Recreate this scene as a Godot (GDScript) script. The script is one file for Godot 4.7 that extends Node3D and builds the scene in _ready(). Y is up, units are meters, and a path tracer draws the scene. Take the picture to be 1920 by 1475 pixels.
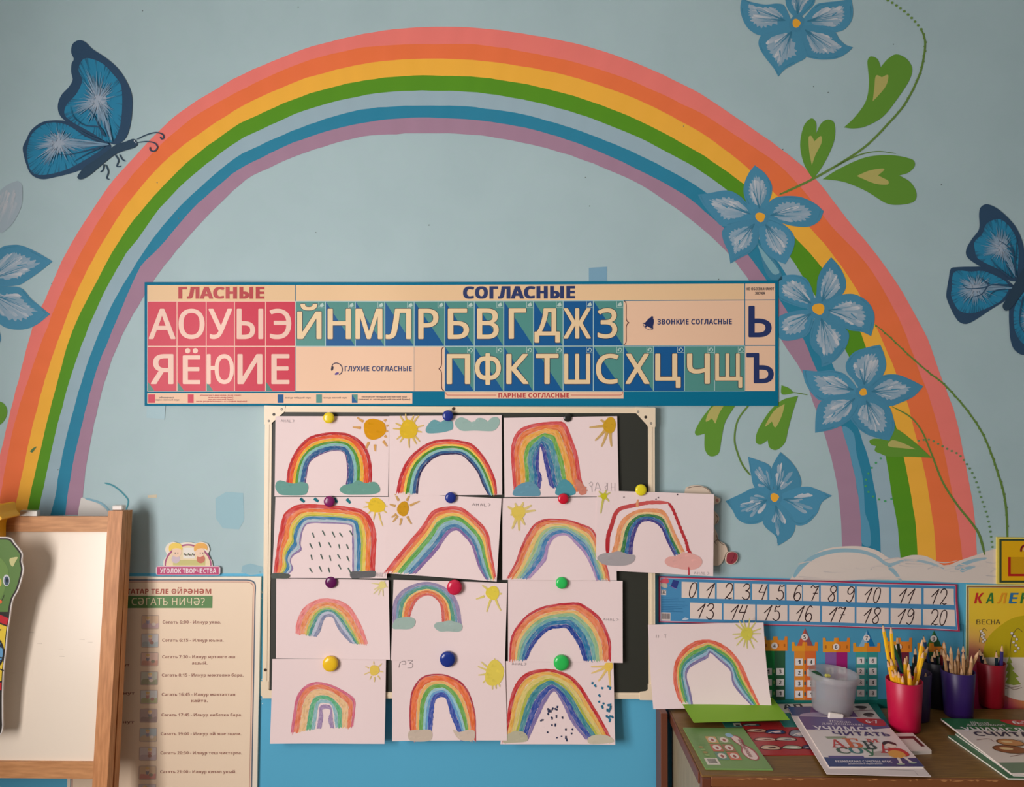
extends Node3D
# A classroom wall: painted rainbow mural, alphabet banner, chalkboard with children's paintings, easel, posters and a cabinet.
# Plane drawings are laid out on the wall in survey units (716 to the metre at the wall), y down.

const FOCAL := 1432.0
const EYE := Vector3(0.0, 1.55, 2.0)
const YAW := 0.8
const PITCH := 1.0
var cam_basis: Basis
var rng := RandomNumberGenerator.new()
var noise := FastNoiseLite.new()
var counts := {}
var mats := {}
var texts := {}
var fonts := {}
var top_y := 0.75
var WALL: Callable

# ------------------------------------------------------------------ drawing on surfaces
class Art:
	var v := PackedVector3Array()
	var n := PackedVector3Array()
	var c := PackedColorArray()
	var m: Callable
	var lift := 0.0
	var step := 0.000015
	var most := 0.0
	func _init(map: Callable, start := 0.0, longest := 0.0) -> void:
		m = map
		lift = start
		most = longest
	func nm(p: Vector2) -> Vector3:
		var a: Vector3 = m.call(p, 0.0)
		var dx: Vector3 = m.call(p + Vector2(0.5, 0), 0.0) - a
		var dy: Vector3 = m.call(p + Vector2(0, 0.5), 0.0) - a
		return dy.cross(dx).normalized()
	func tri(a: Vector2, b: Vector2, d: Vector2, ca: Color, cb: Color, cd: Color) -> void:
		if most > 0.0:
			var ab := a.distance_to(b)
			var bd := b.distance_to(d)
			var da := d.distance_to(a)
			var lg := maxf(ab, maxf(bd, da))
			if lg > most:
				if lg == ab:
					var e := (a + b) / 2
					var ce := ca.lerp(cb, 0.5)
					tri(a, e, d, ca, ce, cd)
					tri(e, b, d, ce, cb, cd)
				elif lg == bd:
					var e2 := (b + d) / 2
					var ce2 := cb.lerp(cd, 0.5)
					tri(a, b, e2, ca, cb, ce2)
					tri(a, e2, d, ca, ce2, cd)
				else:
					var e3 := (d + a) / 2
					var ce3 := cd.lerp(ca, 0.5)
					tri(a, b, e3, ca, cb, ce3)
					tri(e3, b, d, ce3, cb, cd)
				return
		if (b - a).cross(d - a) < 0.0:
			var t := b
			b = d
			d = t
			var tc := cb
			cb = cd
			cd = tc
		for q in [[a, ca], [b, cb], [d, cd]]:
			v.append(m.call(q[0], lift))
			n.append(nm(q[0]))
			c.append(q[1])
	func quad(a: Vector2, b: Vector2, d: Vector2, e: Vector2, ca: Color, cb: Color, cd: Color, ce: Color) -> void:
		tri(a, b, d, ca, cb, cd)
		tri(a, d, e, ca, cd, ce)
	func fill(pts: PackedVector2Array, col: Color) -> void:
		lift += step
		var ix := Geometry2D.triangulate_polygon(pts)
		if ix.is_empty():
			print("outline crosses itself near ", pts[0])
		for i in range(0, ix.size(), 3):
			tri(pts[ix[i]], pts[ix[i + 1]], pts[ix[i + 2]], col, col, col)
	func rect(x0: float, y0: float, x1: float, y1: float, col: Color) -> void:
		lift += step
		quad(Vector2(x0, y0), Vector2(x1, y0), Vector2(x1, y1), Vector2(x0, y1), col, col, col, col)
	func dab(x: float, y: float, rx: float, ry: float, col: Color, ang := 0.0, wob := 0.0, k := 14) -> void:
		var pts := PackedVector2Array()
		for i in k:
			var t := TAU * i / k
			var r := 1.0 + wob * sin(i * 7.3 + x * 3.1 + y) 
			pts.append(Vector2(x, y) + Vector2(cos(t) * rx * r, sin(t) * ry * r).rotated(ang))
		fill(pts, col)
	func line(pts: PackedVector2Array, w0: float, w1: float, ca: Color, cb: Color, soft := true, wob := 0.0) -> void:
		lift += step
		var k := pts.size()
		var la := Vector2.ZERO
		var lb := Vector2.ZERO
		var lc := ca
		for i in k:
			var t := float(i) / (k - 1)
			var d := (pts[mini(i + 1, k - 1)] - pts[maxi(i - 1, 0)]).normalized()
			var w := lerpf(w0, w1, t) * 0.5
			if soft:
				w *= sqrt(minf(1.0, minf(t, 1.0 - t) / 0.08 + 0.12))
			w *= 1.0 + wob * sin(i * 2.7 + pts[0].x)
			var s := Vector2(-d.y, d.x) * w
			var col := ca.lerp(cb, t)
			if i > 0:
				quad(la, pts[i] + s, pts[i] - s, lb, lc, col, col, lc)
			la = pts[i] + s
			lb = pts[i] - s
			lc = col
	func size() -> int:
		return v.size()

func sp(flat: Array, closed := false, corners: Array = [], sub := 6) -> PackedVector2Array:
	var p := PackedVector2Array()
	for i in range(0, flat.size(), 2):
		p.append(Vector2(flat[i], flat[i + 1]))
	var out := PackedVector2Array()
	var k := p.size()
	var last := k if closed else k - 1
	for i in last:
		var a := p[i]
		var b := p[(i + 1) % k]
		var ta := (b - p[(i - 1 + k) % k]) * 0.5 if (closed or i > 0) else (b - a) * 0.5
		var tb := (p[(i + 2) % k] - a) * 0.5 if (closed or i < k - 2) else (b - a) * 0.5
		if i in corners:
			ta = (b - a) * 0.6
		if ((i + 1) % k) in corners:
			tb = (b - a) * 0.6
		var lim := a.distance_to(b) * 1.1
		ta = ta.limit_length(lim)
		tb = tb.limit_length(lim)
		for j in sub:
			var t := float(j) / sub
			var t2 := t * t
			var t3 := t2 * t
			out.append(a * (2 * t3 - 3 * t2 + 1) + ta * (t3 - 2 * t2 + t) + b * (-2 * t3 + 3 * t2) + tb * (t3 - t2))
	if not closed:
		out.append(p[k - 1])
	return out

func even(pts: PackedVector2Array, k: int) -> PackedVector2Array:
	var total := 0.0
	for i in pts.size() - 1:
		total += pts[i].distance_to(pts[i + 1])
	var out := PackedVector2Array()
	var at := 0
	var run := 0.0
	for j in k:
		var want := total * j / (k - 1)
		while at < pts.size() - 2 and run + pts[at].distance_to(pts[at + 1]) < want:
			run += pts[at].distance_to(pts[at + 1])
			at += 1
		var seg := pts[at].distance_to(pts[at + 1])
		out.append(pts[at].lerp(pts[at + 1], clampf((want - run) / maxf(seg, 1e-6), 0, 1)))
	return out

func flat_pts(flat: Array) -> PackedVector2Array:
	var p := PackedVector2Array()
	for i in range(0, flat.size(), 2):
		p.append(Vector2(flat[i], flat[i + 1]))
	return p

func hue(r: float, g: float, b: float) -> Color:
	return Color(r / 255.0, g / 255.0, b / 255.0).srgb_to_linear()

# ------------------------------------------------------------------ places
func ray(x: float, y: float) -> Vector3:
	return cam_basis * Vector3((x - 960.0) / FOCAL, -(y - 737.5) / FOCAL, -1.0)

func P(x: float, y: float, z := 0.0) -> Vector3:      # survey mark on the upright plane z
	var d := ray(x, y)
	return EYE + d * ((z - EYE.z) / d.z)

func T(x: float, y: float, h := 0.0) -> Vector3:      # survey mark on the level plane h above the cabinet top
	var d := ray(x, y)
	return EYE + d * ((top_y + h - EYE.y) / d.y)

func level_map(c: Array, w: float, h: float) -> Callable:   # four corners (back left, back right, front right, front left) of a sheet of w by h units
	var a: Vector3 = c[0]
	var b: Vector3 = c[1]
	var d: Vector3 = c[2]
	var e: Vector3 = c[3]
	return func(p: Vector2, l: float) -> Vector3:
		var u := p.x / w
		var t := p.y / h
		return a.lerp(b, u).lerp(e.lerp(d, u), t) + Vector3(0, l, 0)

func upright_map(z: float) -> Callable:
	return func(p: Vector2, l: float) -> Vector3:
		return P(p.x, p.y, z) + Vector3(0, 0, l)

# ------------------------------------------------------------------ objects
func numbered(called: String) -> String:
	counts[called] = counts.get(called, -1) + 1
	return called if counts[called] == 0 else "%s_%03d" % [called, counts[called]]

func thing(called: String, label: String, category: String, at := Vector3.ZERO, group := "") -> Node3D:
	var o := Node3D.new()
	o.name = numbered(called)
	add_child(o)
	o.position = at
	o.set_meta("label", label)
	o.set_meta("category", category)
	if group:
		o.set_meta("group", group)
	return o

func origin(o: Node) -> Vector3:
	var s := Vector3.ZERO
	while o != self and o is Node3D:
		s += o.position
		o = o.get_parent()
	return s

func mat(r: float, g: float, b: float, rough := 0.7, metal := 0.0, spec := 0.5) -> StandardMaterial3D:
	var key := "%d %d %d %.2f %.2f %.2f" % [r, g, b, rough, metal, spec]
	if not mats.has(key):
		var m := StandardMaterial3D.new()
		m.albedo_color = Color(r / 255.0, g / 255.0, b / 255.0)
		m.roughness = rough
		m.metallic = metal
		m.metallic_specular = spec
		mats[key] = m
	return mats[key]

func tinted(rough: float) -> StandardMaterial3D:
	var key := "tinted %.2f" % rough
	if not mats.has(key):
		var m := StandardMaterial3D.new()
		m.vertex_color_use_as_albedo = true
		m.roughness = rough
		m.metallic_specular = 0.25 if rough >= 0.6 else 0.4
		mats[key] = m
	return mats[key]

func mesh_node(called: String, mesh: Mesh, m: Material, parent: Node, world := true) -> MeshInstance3D:
	var o := MeshInstance3D.new()
	o.name = called if parent != self else numbered(called)
	o.mesh = mesh
	o.material_override = m
	parent.add_child(o, true)
	if world:
		o.position = -origin(parent)
	return o

func commit(a: Art, called: String, parent: Node, rough := 0.75) -> MeshInstance3D:
	var one := true
	for k in a.c:
		if not k.is_equal_approx(a.c[0]):
			one = false
			break
	var arr := []
	arr.resize(Mesh.ARRAY_MAX)
	arr[Mesh.ARRAY_VERTEX] = a.v
	arr[Mesh.ARRAY_NORMAL] = a.n
	if not one:
		arr[Mesh.ARRAY_COLOR] = a.c
	var mesh := ArrayMesh.new()
	mesh.add_surface_from_arrays(Mesh.PRIMITIVE_TRIANGLES, arr)
	var m: Material = tinted(rough)
	if one:
		var s := a.c[0].linear_to_srgb()
		m = mat(s.r * 255, s.g * 255, s.b * 255, rough, 0.0, 0.25 if rough >= 0.6 else 0.4)
	return mesh_node(called, mesh, m, parent)

func font(kind: String) -> Font:
	if not fonts.has(kind):
		var f := SystemFont.new()
		f.font_names = PackedStringArray(["Droid Serif" if "serif" in kind else "Droid Sans Mono" if "mono" in kind else "Droid Sans"])
		f.font_weight = 700 if "bold" in kind else 400
		var out: Font = f
		fonts[kind] = out
	return fonts[kind]

func glyph(ch: String, kind: String) -> Array:       # [triangles of one letter, advance]; two Tatar letters are composed from others
	var key := ch + kind
	if texts.has(key):
		return texts[key]
	var src := ch
	if ch == "ә" or ch == "Ә":
		src = "е"
	elif ch == "Ө":
		src = "Θ"
	var t := TextMesh.new()
	t.text = src
	t.font = font(kind)
	t.font_size = 48
	t.pixel_size = 0.01
	t.depth = 0.0
	t.curve_step = 2.0
	t.horizontal_alignment = HORIZONTAL_ALIGNMENT_LEFT
	var out := PackedVector2Array()
	if ch != " ":
		var arr := t.get_mesh_arrays()
		var vs: PackedVector3Array = arr[Mesh.ARRAY_VERTEX]
		if arr[Mesh.ARRAY_INDEX] != null and arr[Mesh.ARRAY_INDEX].size() > 0:
			for i in arr[Mesh.ARRAY_INDEX]:
				out.append(Vector2(vs[i].x, vs[i].y))
		else:
			for v in vs:
				out.append(Vector2(v.x, v.y))
	var adv: float = font(kind).get_string_size(src, HORIZONTAL_ALIGNMENT_LEFT, -1, 48).x * 0.01
	if ch == "ә" or ch == "Ә":
		var lo := Vector2(1e9, 1e9)
		var hi := -lo
		for p in out:
			lo = lo.min(p)
			hi = hi.max(p)
		var grow := 1.0 if ch == "ә" else 1.34
		for i in out.size():
			out[i] = Vector2(lo.x + (hi.x - out[i].x) * grow, lo.y + (hi.y - out[i].y) * grow)
		adv *= grow
	texts[key] = [out, adv]
	return texts[key]

func typeset(s: String, kind: String) -> Array:        # [triangles, lower corner, upper corner]
	var out := PackedVector2Array()
	var x := 0.0
	for ch in s:
		var g := glyph(ch, kind)
		for p in g[0]:
			out.append(p + Vector2(x, 0))
		x += g[1]
	var lo := Vector2(1e9, 1e9)
	var hi := -lo
	for p in out:
		lo = lo.min(p)
		hi = hi.max(p)
	return [out, lo, hi]

func write(parent: Node, s: String, x0: float, y0: float, x1: float, y1: float, m: Material, map: Callable, lift := 0.0003, kind := "bold", called := "lettering", slant := 0.0, rim := 0.0, bent := false) -> MeshInstance3D:
	var t := typeset(s, kind)
	var lo: Vector2 = t[1]
	var hi: Vector2 = t[2]
	var k := Vector2((x1 - x0) / maxf(hi.x - lo.x, 1e-4), (y1 - y0) / maxf(hi.y - lo.y, 1e-4))
	if bent:
		var a := Art.new(map, lift, 7.0)
		for o in ([Vector2.ZERO] if rim <= 0.0 else [Vector2(rim, rim * 0.5), Vector2(-rim, rim * 0.5), Vector2(rim, -rim * 0.5), Vector2(-rim, -rim * 0.5)]):
			a.lift += 0.000003
			for i in range(0, t[0].size(), 3):
				var q := []
				for j in 3:
					var p: Vector2 = t[0][i + j] - lo
					q.append(Vector2(x0 + p.x * k.x + p.y * k.y * slant, y1 - p.y * k.y) + o)
				a.tri(q[0], q[1], q[2], Color.WHITE, Color.WHITE, Color.WHITE)
		var b := commit(a, called, parent)
		b.material_override = m
		return b
	var pc := Vector2((x0 + x1) / 2, (y0 + y1) / 2)
	var c: Vector3 = map.call(pc, lift)
	var ex: Vector3 = map.call(pc + Vector2(1, 0), lift) - c
	var ey: Vector3 = map.call(pc + Vector2(0, 1), lift) - c
	var nn := ey.cross(ex).normalized()
	var v := PackedVector3Array()
	var n := PackedVector3Array()
	var offs := [Vector2.ZERO]
	if rim > 0.0:
		offs = []
		for i in 8:
			offs.append(Vector2(cos(TAU * i / 8), sin(TAU * i / 8)) * rim)
	var oi := 0
	for o in offs:
		oi += 1
		for p in t[0]:
			var d: Vector2 = Vector2(x0 + (p.x - lo.x) * k.x + (p.y - lo.y) * k.y * slant, y1 - (p.y - lo.y) * k.y) + o - pc
			v.append(c + ex * d.x + ey * d.y + nn * (0.000002 * oi) - origin(parent))
			n.append(nn)
	for i in range(0, v.size(), 3):
		if (v[i + 1] - v[i]).cross(v[i + 2] - v[i]).dot(nn) > 0:
			var w := v[i + 1]
			v[i + 1] = v[i + 2]
			v[i + 2] = w
	var arr := []
	arr.resize(Mesh.ARRAY_MAX)
	arr[Mesh.ARRAY_VERTEX] = v
	arr[Mesh.ARRAY_NORMAL] = n
	var mesh := ArrayMesh.new()
	mesh.add_surface_from_arrays(Mesh.PRIMITIVE_TRIANGLES, arr)
	return mesh_node(called, mesh, m, parent, false)

func soup(tris: PackedVector3Array, called: String, m: Material, parent: Node, smooth := false, world := true) -> MeshInstance3D:
	var st := SurfaceTool.new()
	st.begin(Mesh.PRIMITIVE_TRIANGLES)
	st.set_smooth_group(0 if smooth else -1)
	for p in tris:
		st.add_vertex(p)
	if smooth:
		st.index()
	st.generate_normals()
	return mesh_node(called, st.commit(), m, parent, world)

func chamfer(lo: Vector3, hi: Vector3, b: float) -> PackedVector3Array:   # a box with chamfered edges
	var out := PackedVector3Array()
	var c := (lo + hi) / 2
	var h := (hi - lo) / 2
	b = minf(b, minf(h.x, minf(h.y, h.z)) * 0.49)
	var pt := func(sx: int, sy: int, sz: int, ax: int) -> Vector3:
		return c + Vector3(sx * (h.x - (0.0 if ax == 0 else b)), sy * (h.y - (0.0 if ax == 1 else b)), sz * (h.z - (0.0 if ax == 2 else b)))
	var add := func(ps: Array) -> void:
		var nn: Vector3 = (ps[1] - ps[0]).cross(ps[2] - ps[0])
		if nn.dot((ps[0] + ps[1] + ps[2]) / 3.0 - c) > 0:
			ps.reverse()
		for i in range(1, ps.size() - 1):
			out.append(ps[0])
			out.append(ps[i])
			out.append(ps[i + 1])
	for s in [-1, 1]:
		add.call([pt.call(s, -1, -1, 0), pt.call(s, 1, -1, 0), pt.call(s, 1, 1, 0), pt.call(s, -1, 1, 0)])
		add.call([pt.call(-1, s, -1, 1), pt.call(1, s, -1, 1), pt.call(1, s, 1, 1), pt.call(-1, s, 1, 1)])
		add.call([pt.call(-1, -1, s, 2), pt.call(1, -1, s, 2), pt.call(1, 1, s, 2), pt.call(-1, 1, s, 2)])
		for t in [-1, 1]:
			add.call([pt.call(s, t, -1, 0), pt.call(s, t, 1, 0), pt.call(s, t, 1, 1), pt.call(s, t, -1, 1)])
			add.call([pt.call(s, -1, t, 0), pt.call(s, 1, t, 0), pt.call(s, 1, t, 2), pt.call(s, -1, t, 2)])
			add.call([pt.call(-1, s, t, 1), pt.call(1, s, t, 1), pt.call(1, s, t, 2), pt.call(-1, s, t, 2)])
			for u in [-1, 1]:
				add.call([pt.call(s, t, u, 0), pt.call(s, t, u, 1), pt.call(s, t, u, 2)])
	return out

func box(called: String, lo: Vector3, hi: Vector3, m: Material, parent: Node, b := 0.002) -> MeshInstance3D:
	return soup(chamfer(lo, hi, b), called, m, parent)

func prism(called: String, base: Array, up: Vector3, m: Material, parent: Node) -> MeshInstance3D:   # a slab over a flat outline
	var out := PackedVector3Array()
	var mid := Vector3.ZERO
	for p in base:
		mid += p
	mid = mid / base.size() + up / 2
	var add := func(a: Vector3, b: Vector3, d: Vector3) -> void:
		if (b - a).cross(d - a).dot((a + b + d) / 3.0 - mid) > 0:
			out.append_array([a, d, b])
		else:
			out.append_array([a, b, d])
	for i in base.size():
		var a: Vector3 = base[i]
		var b: Vector3 = base[(i + 1) % base.size()]
		add.call(a, b, b + up)
		add.call(a, b + up, a + up)
		if i > 0 and i < base.size() - 1:
			add.call(base[0], a, b)
			add.call(base[0] + up, a + up, b + up)
	return soup(out, called, m, parent)

func lathe(prof: Array, k := 28) -> PackedVector3Array:     # [r, y, r, y ...] turned about y
	var out := PackedVector3Array()
	for i in range(0, prof.size() - 2, 2):
		for j in k:
			var a := TAU * j / k
			var b := TAU * (j + 1) / k
			var p0 := Vector3(cos(a) * prof[i], prof[i + 1], sin(a) * prof[i])
			var p1 := Vector3(cos(b) * prof[i], prof[i + 1], sin(b) * prof[i])
			var p2 := Vector3(cos(b) * prof[i + 2], prof[i + 3], sin(b) * prof[i + 2])
			var p3 := Vector3(cos(a) * prof[i + 2], prof[i + 3], sin(a) * prof[i + 2])
			if prof[i] > 1e-6:
				out.append_array([p0, p1, p2])
			if prof[i + 2] > 1e-6:
				out.append_array([p0, p2, p3])
	return out

func extrude(outline: PackedVector2Array, map: Callable, depth: float, called: String, m: Material, parent: Node, lift := 0.0) -> MeshInstance3D:   # a cut-out board standing off a surface
	var out := PackedVector3Array()
	var ix := Geometry2D.triangulate_polygon(outline)
	for i in range(0, ix.size(), 3):
		var a := outline[ix[i]]
		var b := outline[ix[i + 1]]
		var d := outline[ix[i + 2]]
		if (b - a).cross(d - a) < 0:
			var t := b
			b = d
			d = t
		out.append_array([map.call(a, lift + depth), map.call(b, lift + depth), map.call(d, lift + depth)])
		out.append_array([map.call(a, lift), map.call(d, lift), map.call(b, lift)])
	var cw := not Geometry2D.is_polygon_clockwise(outline)
	for i in outline.size():
		var a2 := outline[i]
		var b2 := outline[(i + 1) % outline.size()]
		if not cw:
			var t2 := a2
			a2 = b2
			b2 = t2
		var q := [map.call(a2, lift), map.call(b2, lift), map.call(b2, lift + depth), map.call(a2, lift + depth)]
		out.append_array([q[0], q[1], q[2], q[0], q[2], q[3]])
	return soup(out, called, m, parent)

func grain_texture(a: Color, b: Color, fx: float, seed_: int, wide := 512) -> NoiseTexture2D:
	var f := FastNoiseLite.new()
	f.seed = seed_
	f.noise_type = FastNoiseLite.TYPE_SIMPLEX_SMOOTH
	f.frequency = fx
	f.fractal_octaves = 4
	var t := NoiseTexture2D.new()
	t.width = wide
	t.height = wide
	t.seamless = true
	t.noise = f
	var g := Gradient.new()
	g.set_color(0, a)
	g.set_color(1, b)
	t.color_ramp = g
	return t

func grained(a: Color, b: Color, scale: Vector3, freq: float, rough: float, seed_: int) -> StandardMaterial3D:
	var m := StandardMaterial3D.new()
	m.albedo_texture = grain_texture(a, b, freq, seed_)
	m.uv1_triplanar = true
	m.uv1_world_triplanar = true
	m.uv1_scale = scale
	m.roughness = rough
	return m

# ------------------------------------------------------------------ the build
func _ready() -> void:
	rng.seed = 4711
	noise.seed = 5
	noise.frequency = 0.11
	cam_basis = Basis(Vector3.UP, deg_to_rad(YAW)) * Basis(Vector3.RIGHT, deg_to_rad(PITCH))
	WALL = upright_map(0.0)
	var cam := Camera3D.new()
	cam.name = "camera"
	cam.transform = Transform3D(cam_basis, EYE)
	cam.fov = rad_to_deg(2.0 * atan(737.5 / FOCAL))
	cam.near = 0.05
	add_child(cam)
	cam.current = true
	var env := Environment.new()
	env.background_mode = Environment.BG_SKY
	var sky := Sky.new()
	var sm := ProceduralSkyMaterial.new()
	sm.sky_top_color = Color(0.72, 0.78, 0.86)
	sm.sky_horizon_color = Color(0.9, 0.9, 0.9)
	sm.ground_horizon_color = Color(0.62, 0.6, 0.56)
	sm.ground_bottom_color = Color(0.4, 0.38, 0.35)
	sm.sky_energy_multiplier = 1.0
	sky.sky_material = sm
	env.sky = sky
	env.tonemap_mode = Environment.TONE_MAPPER_LINEAR
	env.tonemap_exposure = 1.0
	env.sdfgi_enabled = true
	env.ssao_enabled = true
	env.ssil_enabled = true
	var we := WorldEnvironment.new()
	we.name = "world"
	we.environment = env
	add_child(we)
	for wz in [[1.4, 2.15], [2.4, 3.15]]:
		var al := AreaLight3D.new()
		al.name = numbered("window_daylight")
		al.area_size = Vector2(wz[1] - wz[0], 1.3)
		al.light_color = Color(1.0, 0.968, 0.96)
		al.light_energy = 5.35
		al.area_range = 12.0
		al.shadow_enabled = true
		add_child(al)
		al.position = Vector3(-1.785, 1.45, (wz[0] + wz[1]) / 2)
		al.rotation.y = -PI / 2
	top_y = P(1245, 1322, 0.02).y
	room()
	mural()
	banner()
	chalkboard()
	paintings()
	posters()
	easel()
	cabinet()
	table_items()
	print("built ", Time.get_ticks_msec())

# ------------------------------------------------------------------ room shell
func structure(o: Node, label: String) -> void:
	o.set_meta("kind", "structure")
	o.set_meta("label", label)

func room() -> void:
	var paint := grained(Color(0.672, 0.775, 0.79), Color(0.695, 0.798, 0.812), Vector3(0.7, 0.7, 0.7), 0.012, 0.62, 3)
	var plain := mat(140, 156, 160, 0.8)
	var wb := box("wall_back", Vector3(-2.0, 0, -0.2), Vector3(3.4, 2.95, 0), paint, self, 0.0005)
	structure(wb, "pale blue wall painted with a large rainbow mural")
	# lower wall paint
	var a := Art.new(WALL, 0.0001)
	var da := hue(92, 182, 218)
	var db := hue(84, 160, 190)
	var ys := [[-640, 1070], [480, 1075], [1225, 1078], [1800, 1091], [3080, 1120]]
	for i in ys.size() - 1:
		a.quad(Vector2(ys[i][0], ys[i][1]), Vector2(ys[i + 1][0], ys[i + 1][1]), Vector2(ys[i + 1][0], 1830), Vector2(ys[i][0], 1830), da, da, da, da)
	var d := commit(a, "lower_wall_paint", wb, 0.5)
	d.set_meta("label", "deep sky blue lower wall paint")
	var wr := box("wall_right", Vector3(3.2, 0, -0.2), Vector3(3.4, 2.95, 5.6), plain, self, 0.0005)
	structure(wr, "plain light side wall")
	var wf := box("wall_front", Vector3(-2.0, 0, 5.6), Vector3(3.4, 2.95, 5.8), plain, self, 0.0005)
	structure(wf, "plain light wall opposite the mural")
	var fl := box("floor", Vector3(-2.0, -0.1, -0.2), Vector3(3.4, 0, 5.8), grained(Color(0.40, 0.27, 0.17), Color(0.50, 0.35, 0.22), Vector3(0.4, 0.4, 3.0), 0.02, 0.45, 8), self, 0.0005)
	structure(fl, "brown wooden classroom floor")
	var ce := box("ceiling", Vector3(-2.0, 2.95, -0.2), Vector3(3.4, 3.05, 5.8), mat(200, 200, 198, 0.9), self, 0.0005)
	structure(ce, "white ceiling")
	# left wall with two window openings
	var wl := Node3D.new()
	wl.name = "wall_left"
	add_child(wl)
	structure(wl, "light side wall with two tall windows")
	for q in [[0.0, 0.8, 0.0, 5.6], [2.1, 2.95, 0.0, 5.6], [0.8, 2.1, 0.0, 1.4], [0.8, 2.1, 2.15, 2.4], [0.8, 2.1, 3.15, 5.6]]:
		box("wall_section", Vector3(-2.0, q[0], q[2]), Vector3(-1.8, q[1], q[3]), plain, wl, 0.0005)
	var glass := StandardMaterial3D.new()
	glass.albedo_color = Color(0.95, 0.97, 0.98, 0.06)
	glass.transparency = BaseMaterial3D.TRANSPARENCY_ALPHA
	glass.roughness = 0.03
	var n := 1
	for wz in [[1.4, 2.15], [2.4, 3.15]]:
		var w := Node3D.new()
		w.name = "window_%d" % n
		n += 1
		add_child(w)
		structure(w, "white framed window with clear panes")
		var white := mat(235, 235, 232, 0.4)
		var zm: float = (wz[0] + wz[1]) / 2
		for bar in [[0.8, 0.86, wz[0], wz[1]], [2.04, 2.1, wz[0], wz[1]], [0.86, 2.04, wz[0], wz[0] + 0.06], [0.86, 2.04, wz[1] - 0.06, wz[1]], [0.86, 2.04, zm - 0.035, zm + 0.035]]:
			box("window_frame", Vector3(-1.94, bar[0], bar[2]), Vector3(-1.87, bar[1], bar[3]), white, w, 0.004)
		for s in [[wz[0] + 0.06, zm - 0.035], [zm + 0.035, wz[1] - 0.06]]:
			box("pane", Vector3(-1.908, 0.86, s[0]), Vector3(-1.902, 2.04, s[1]), glass, w, 0.0001)
		box("window_sill", Vector3(-1.8, 0.76, wz[0] - 0.05), Vector3(-1.66, 0.8, wz[1] + 0.05), white, w, 0.006)

# ------------------------------------------------------------------ the mural, paint on the back wall
func part_node(called: String, parent: Node, label := "") -> Node3D:
	var o := Node3D.new()
	o.name = called
	parent.add_child(o, true)
	if label:
		o.set_meta("label", label)
	return o

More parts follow.
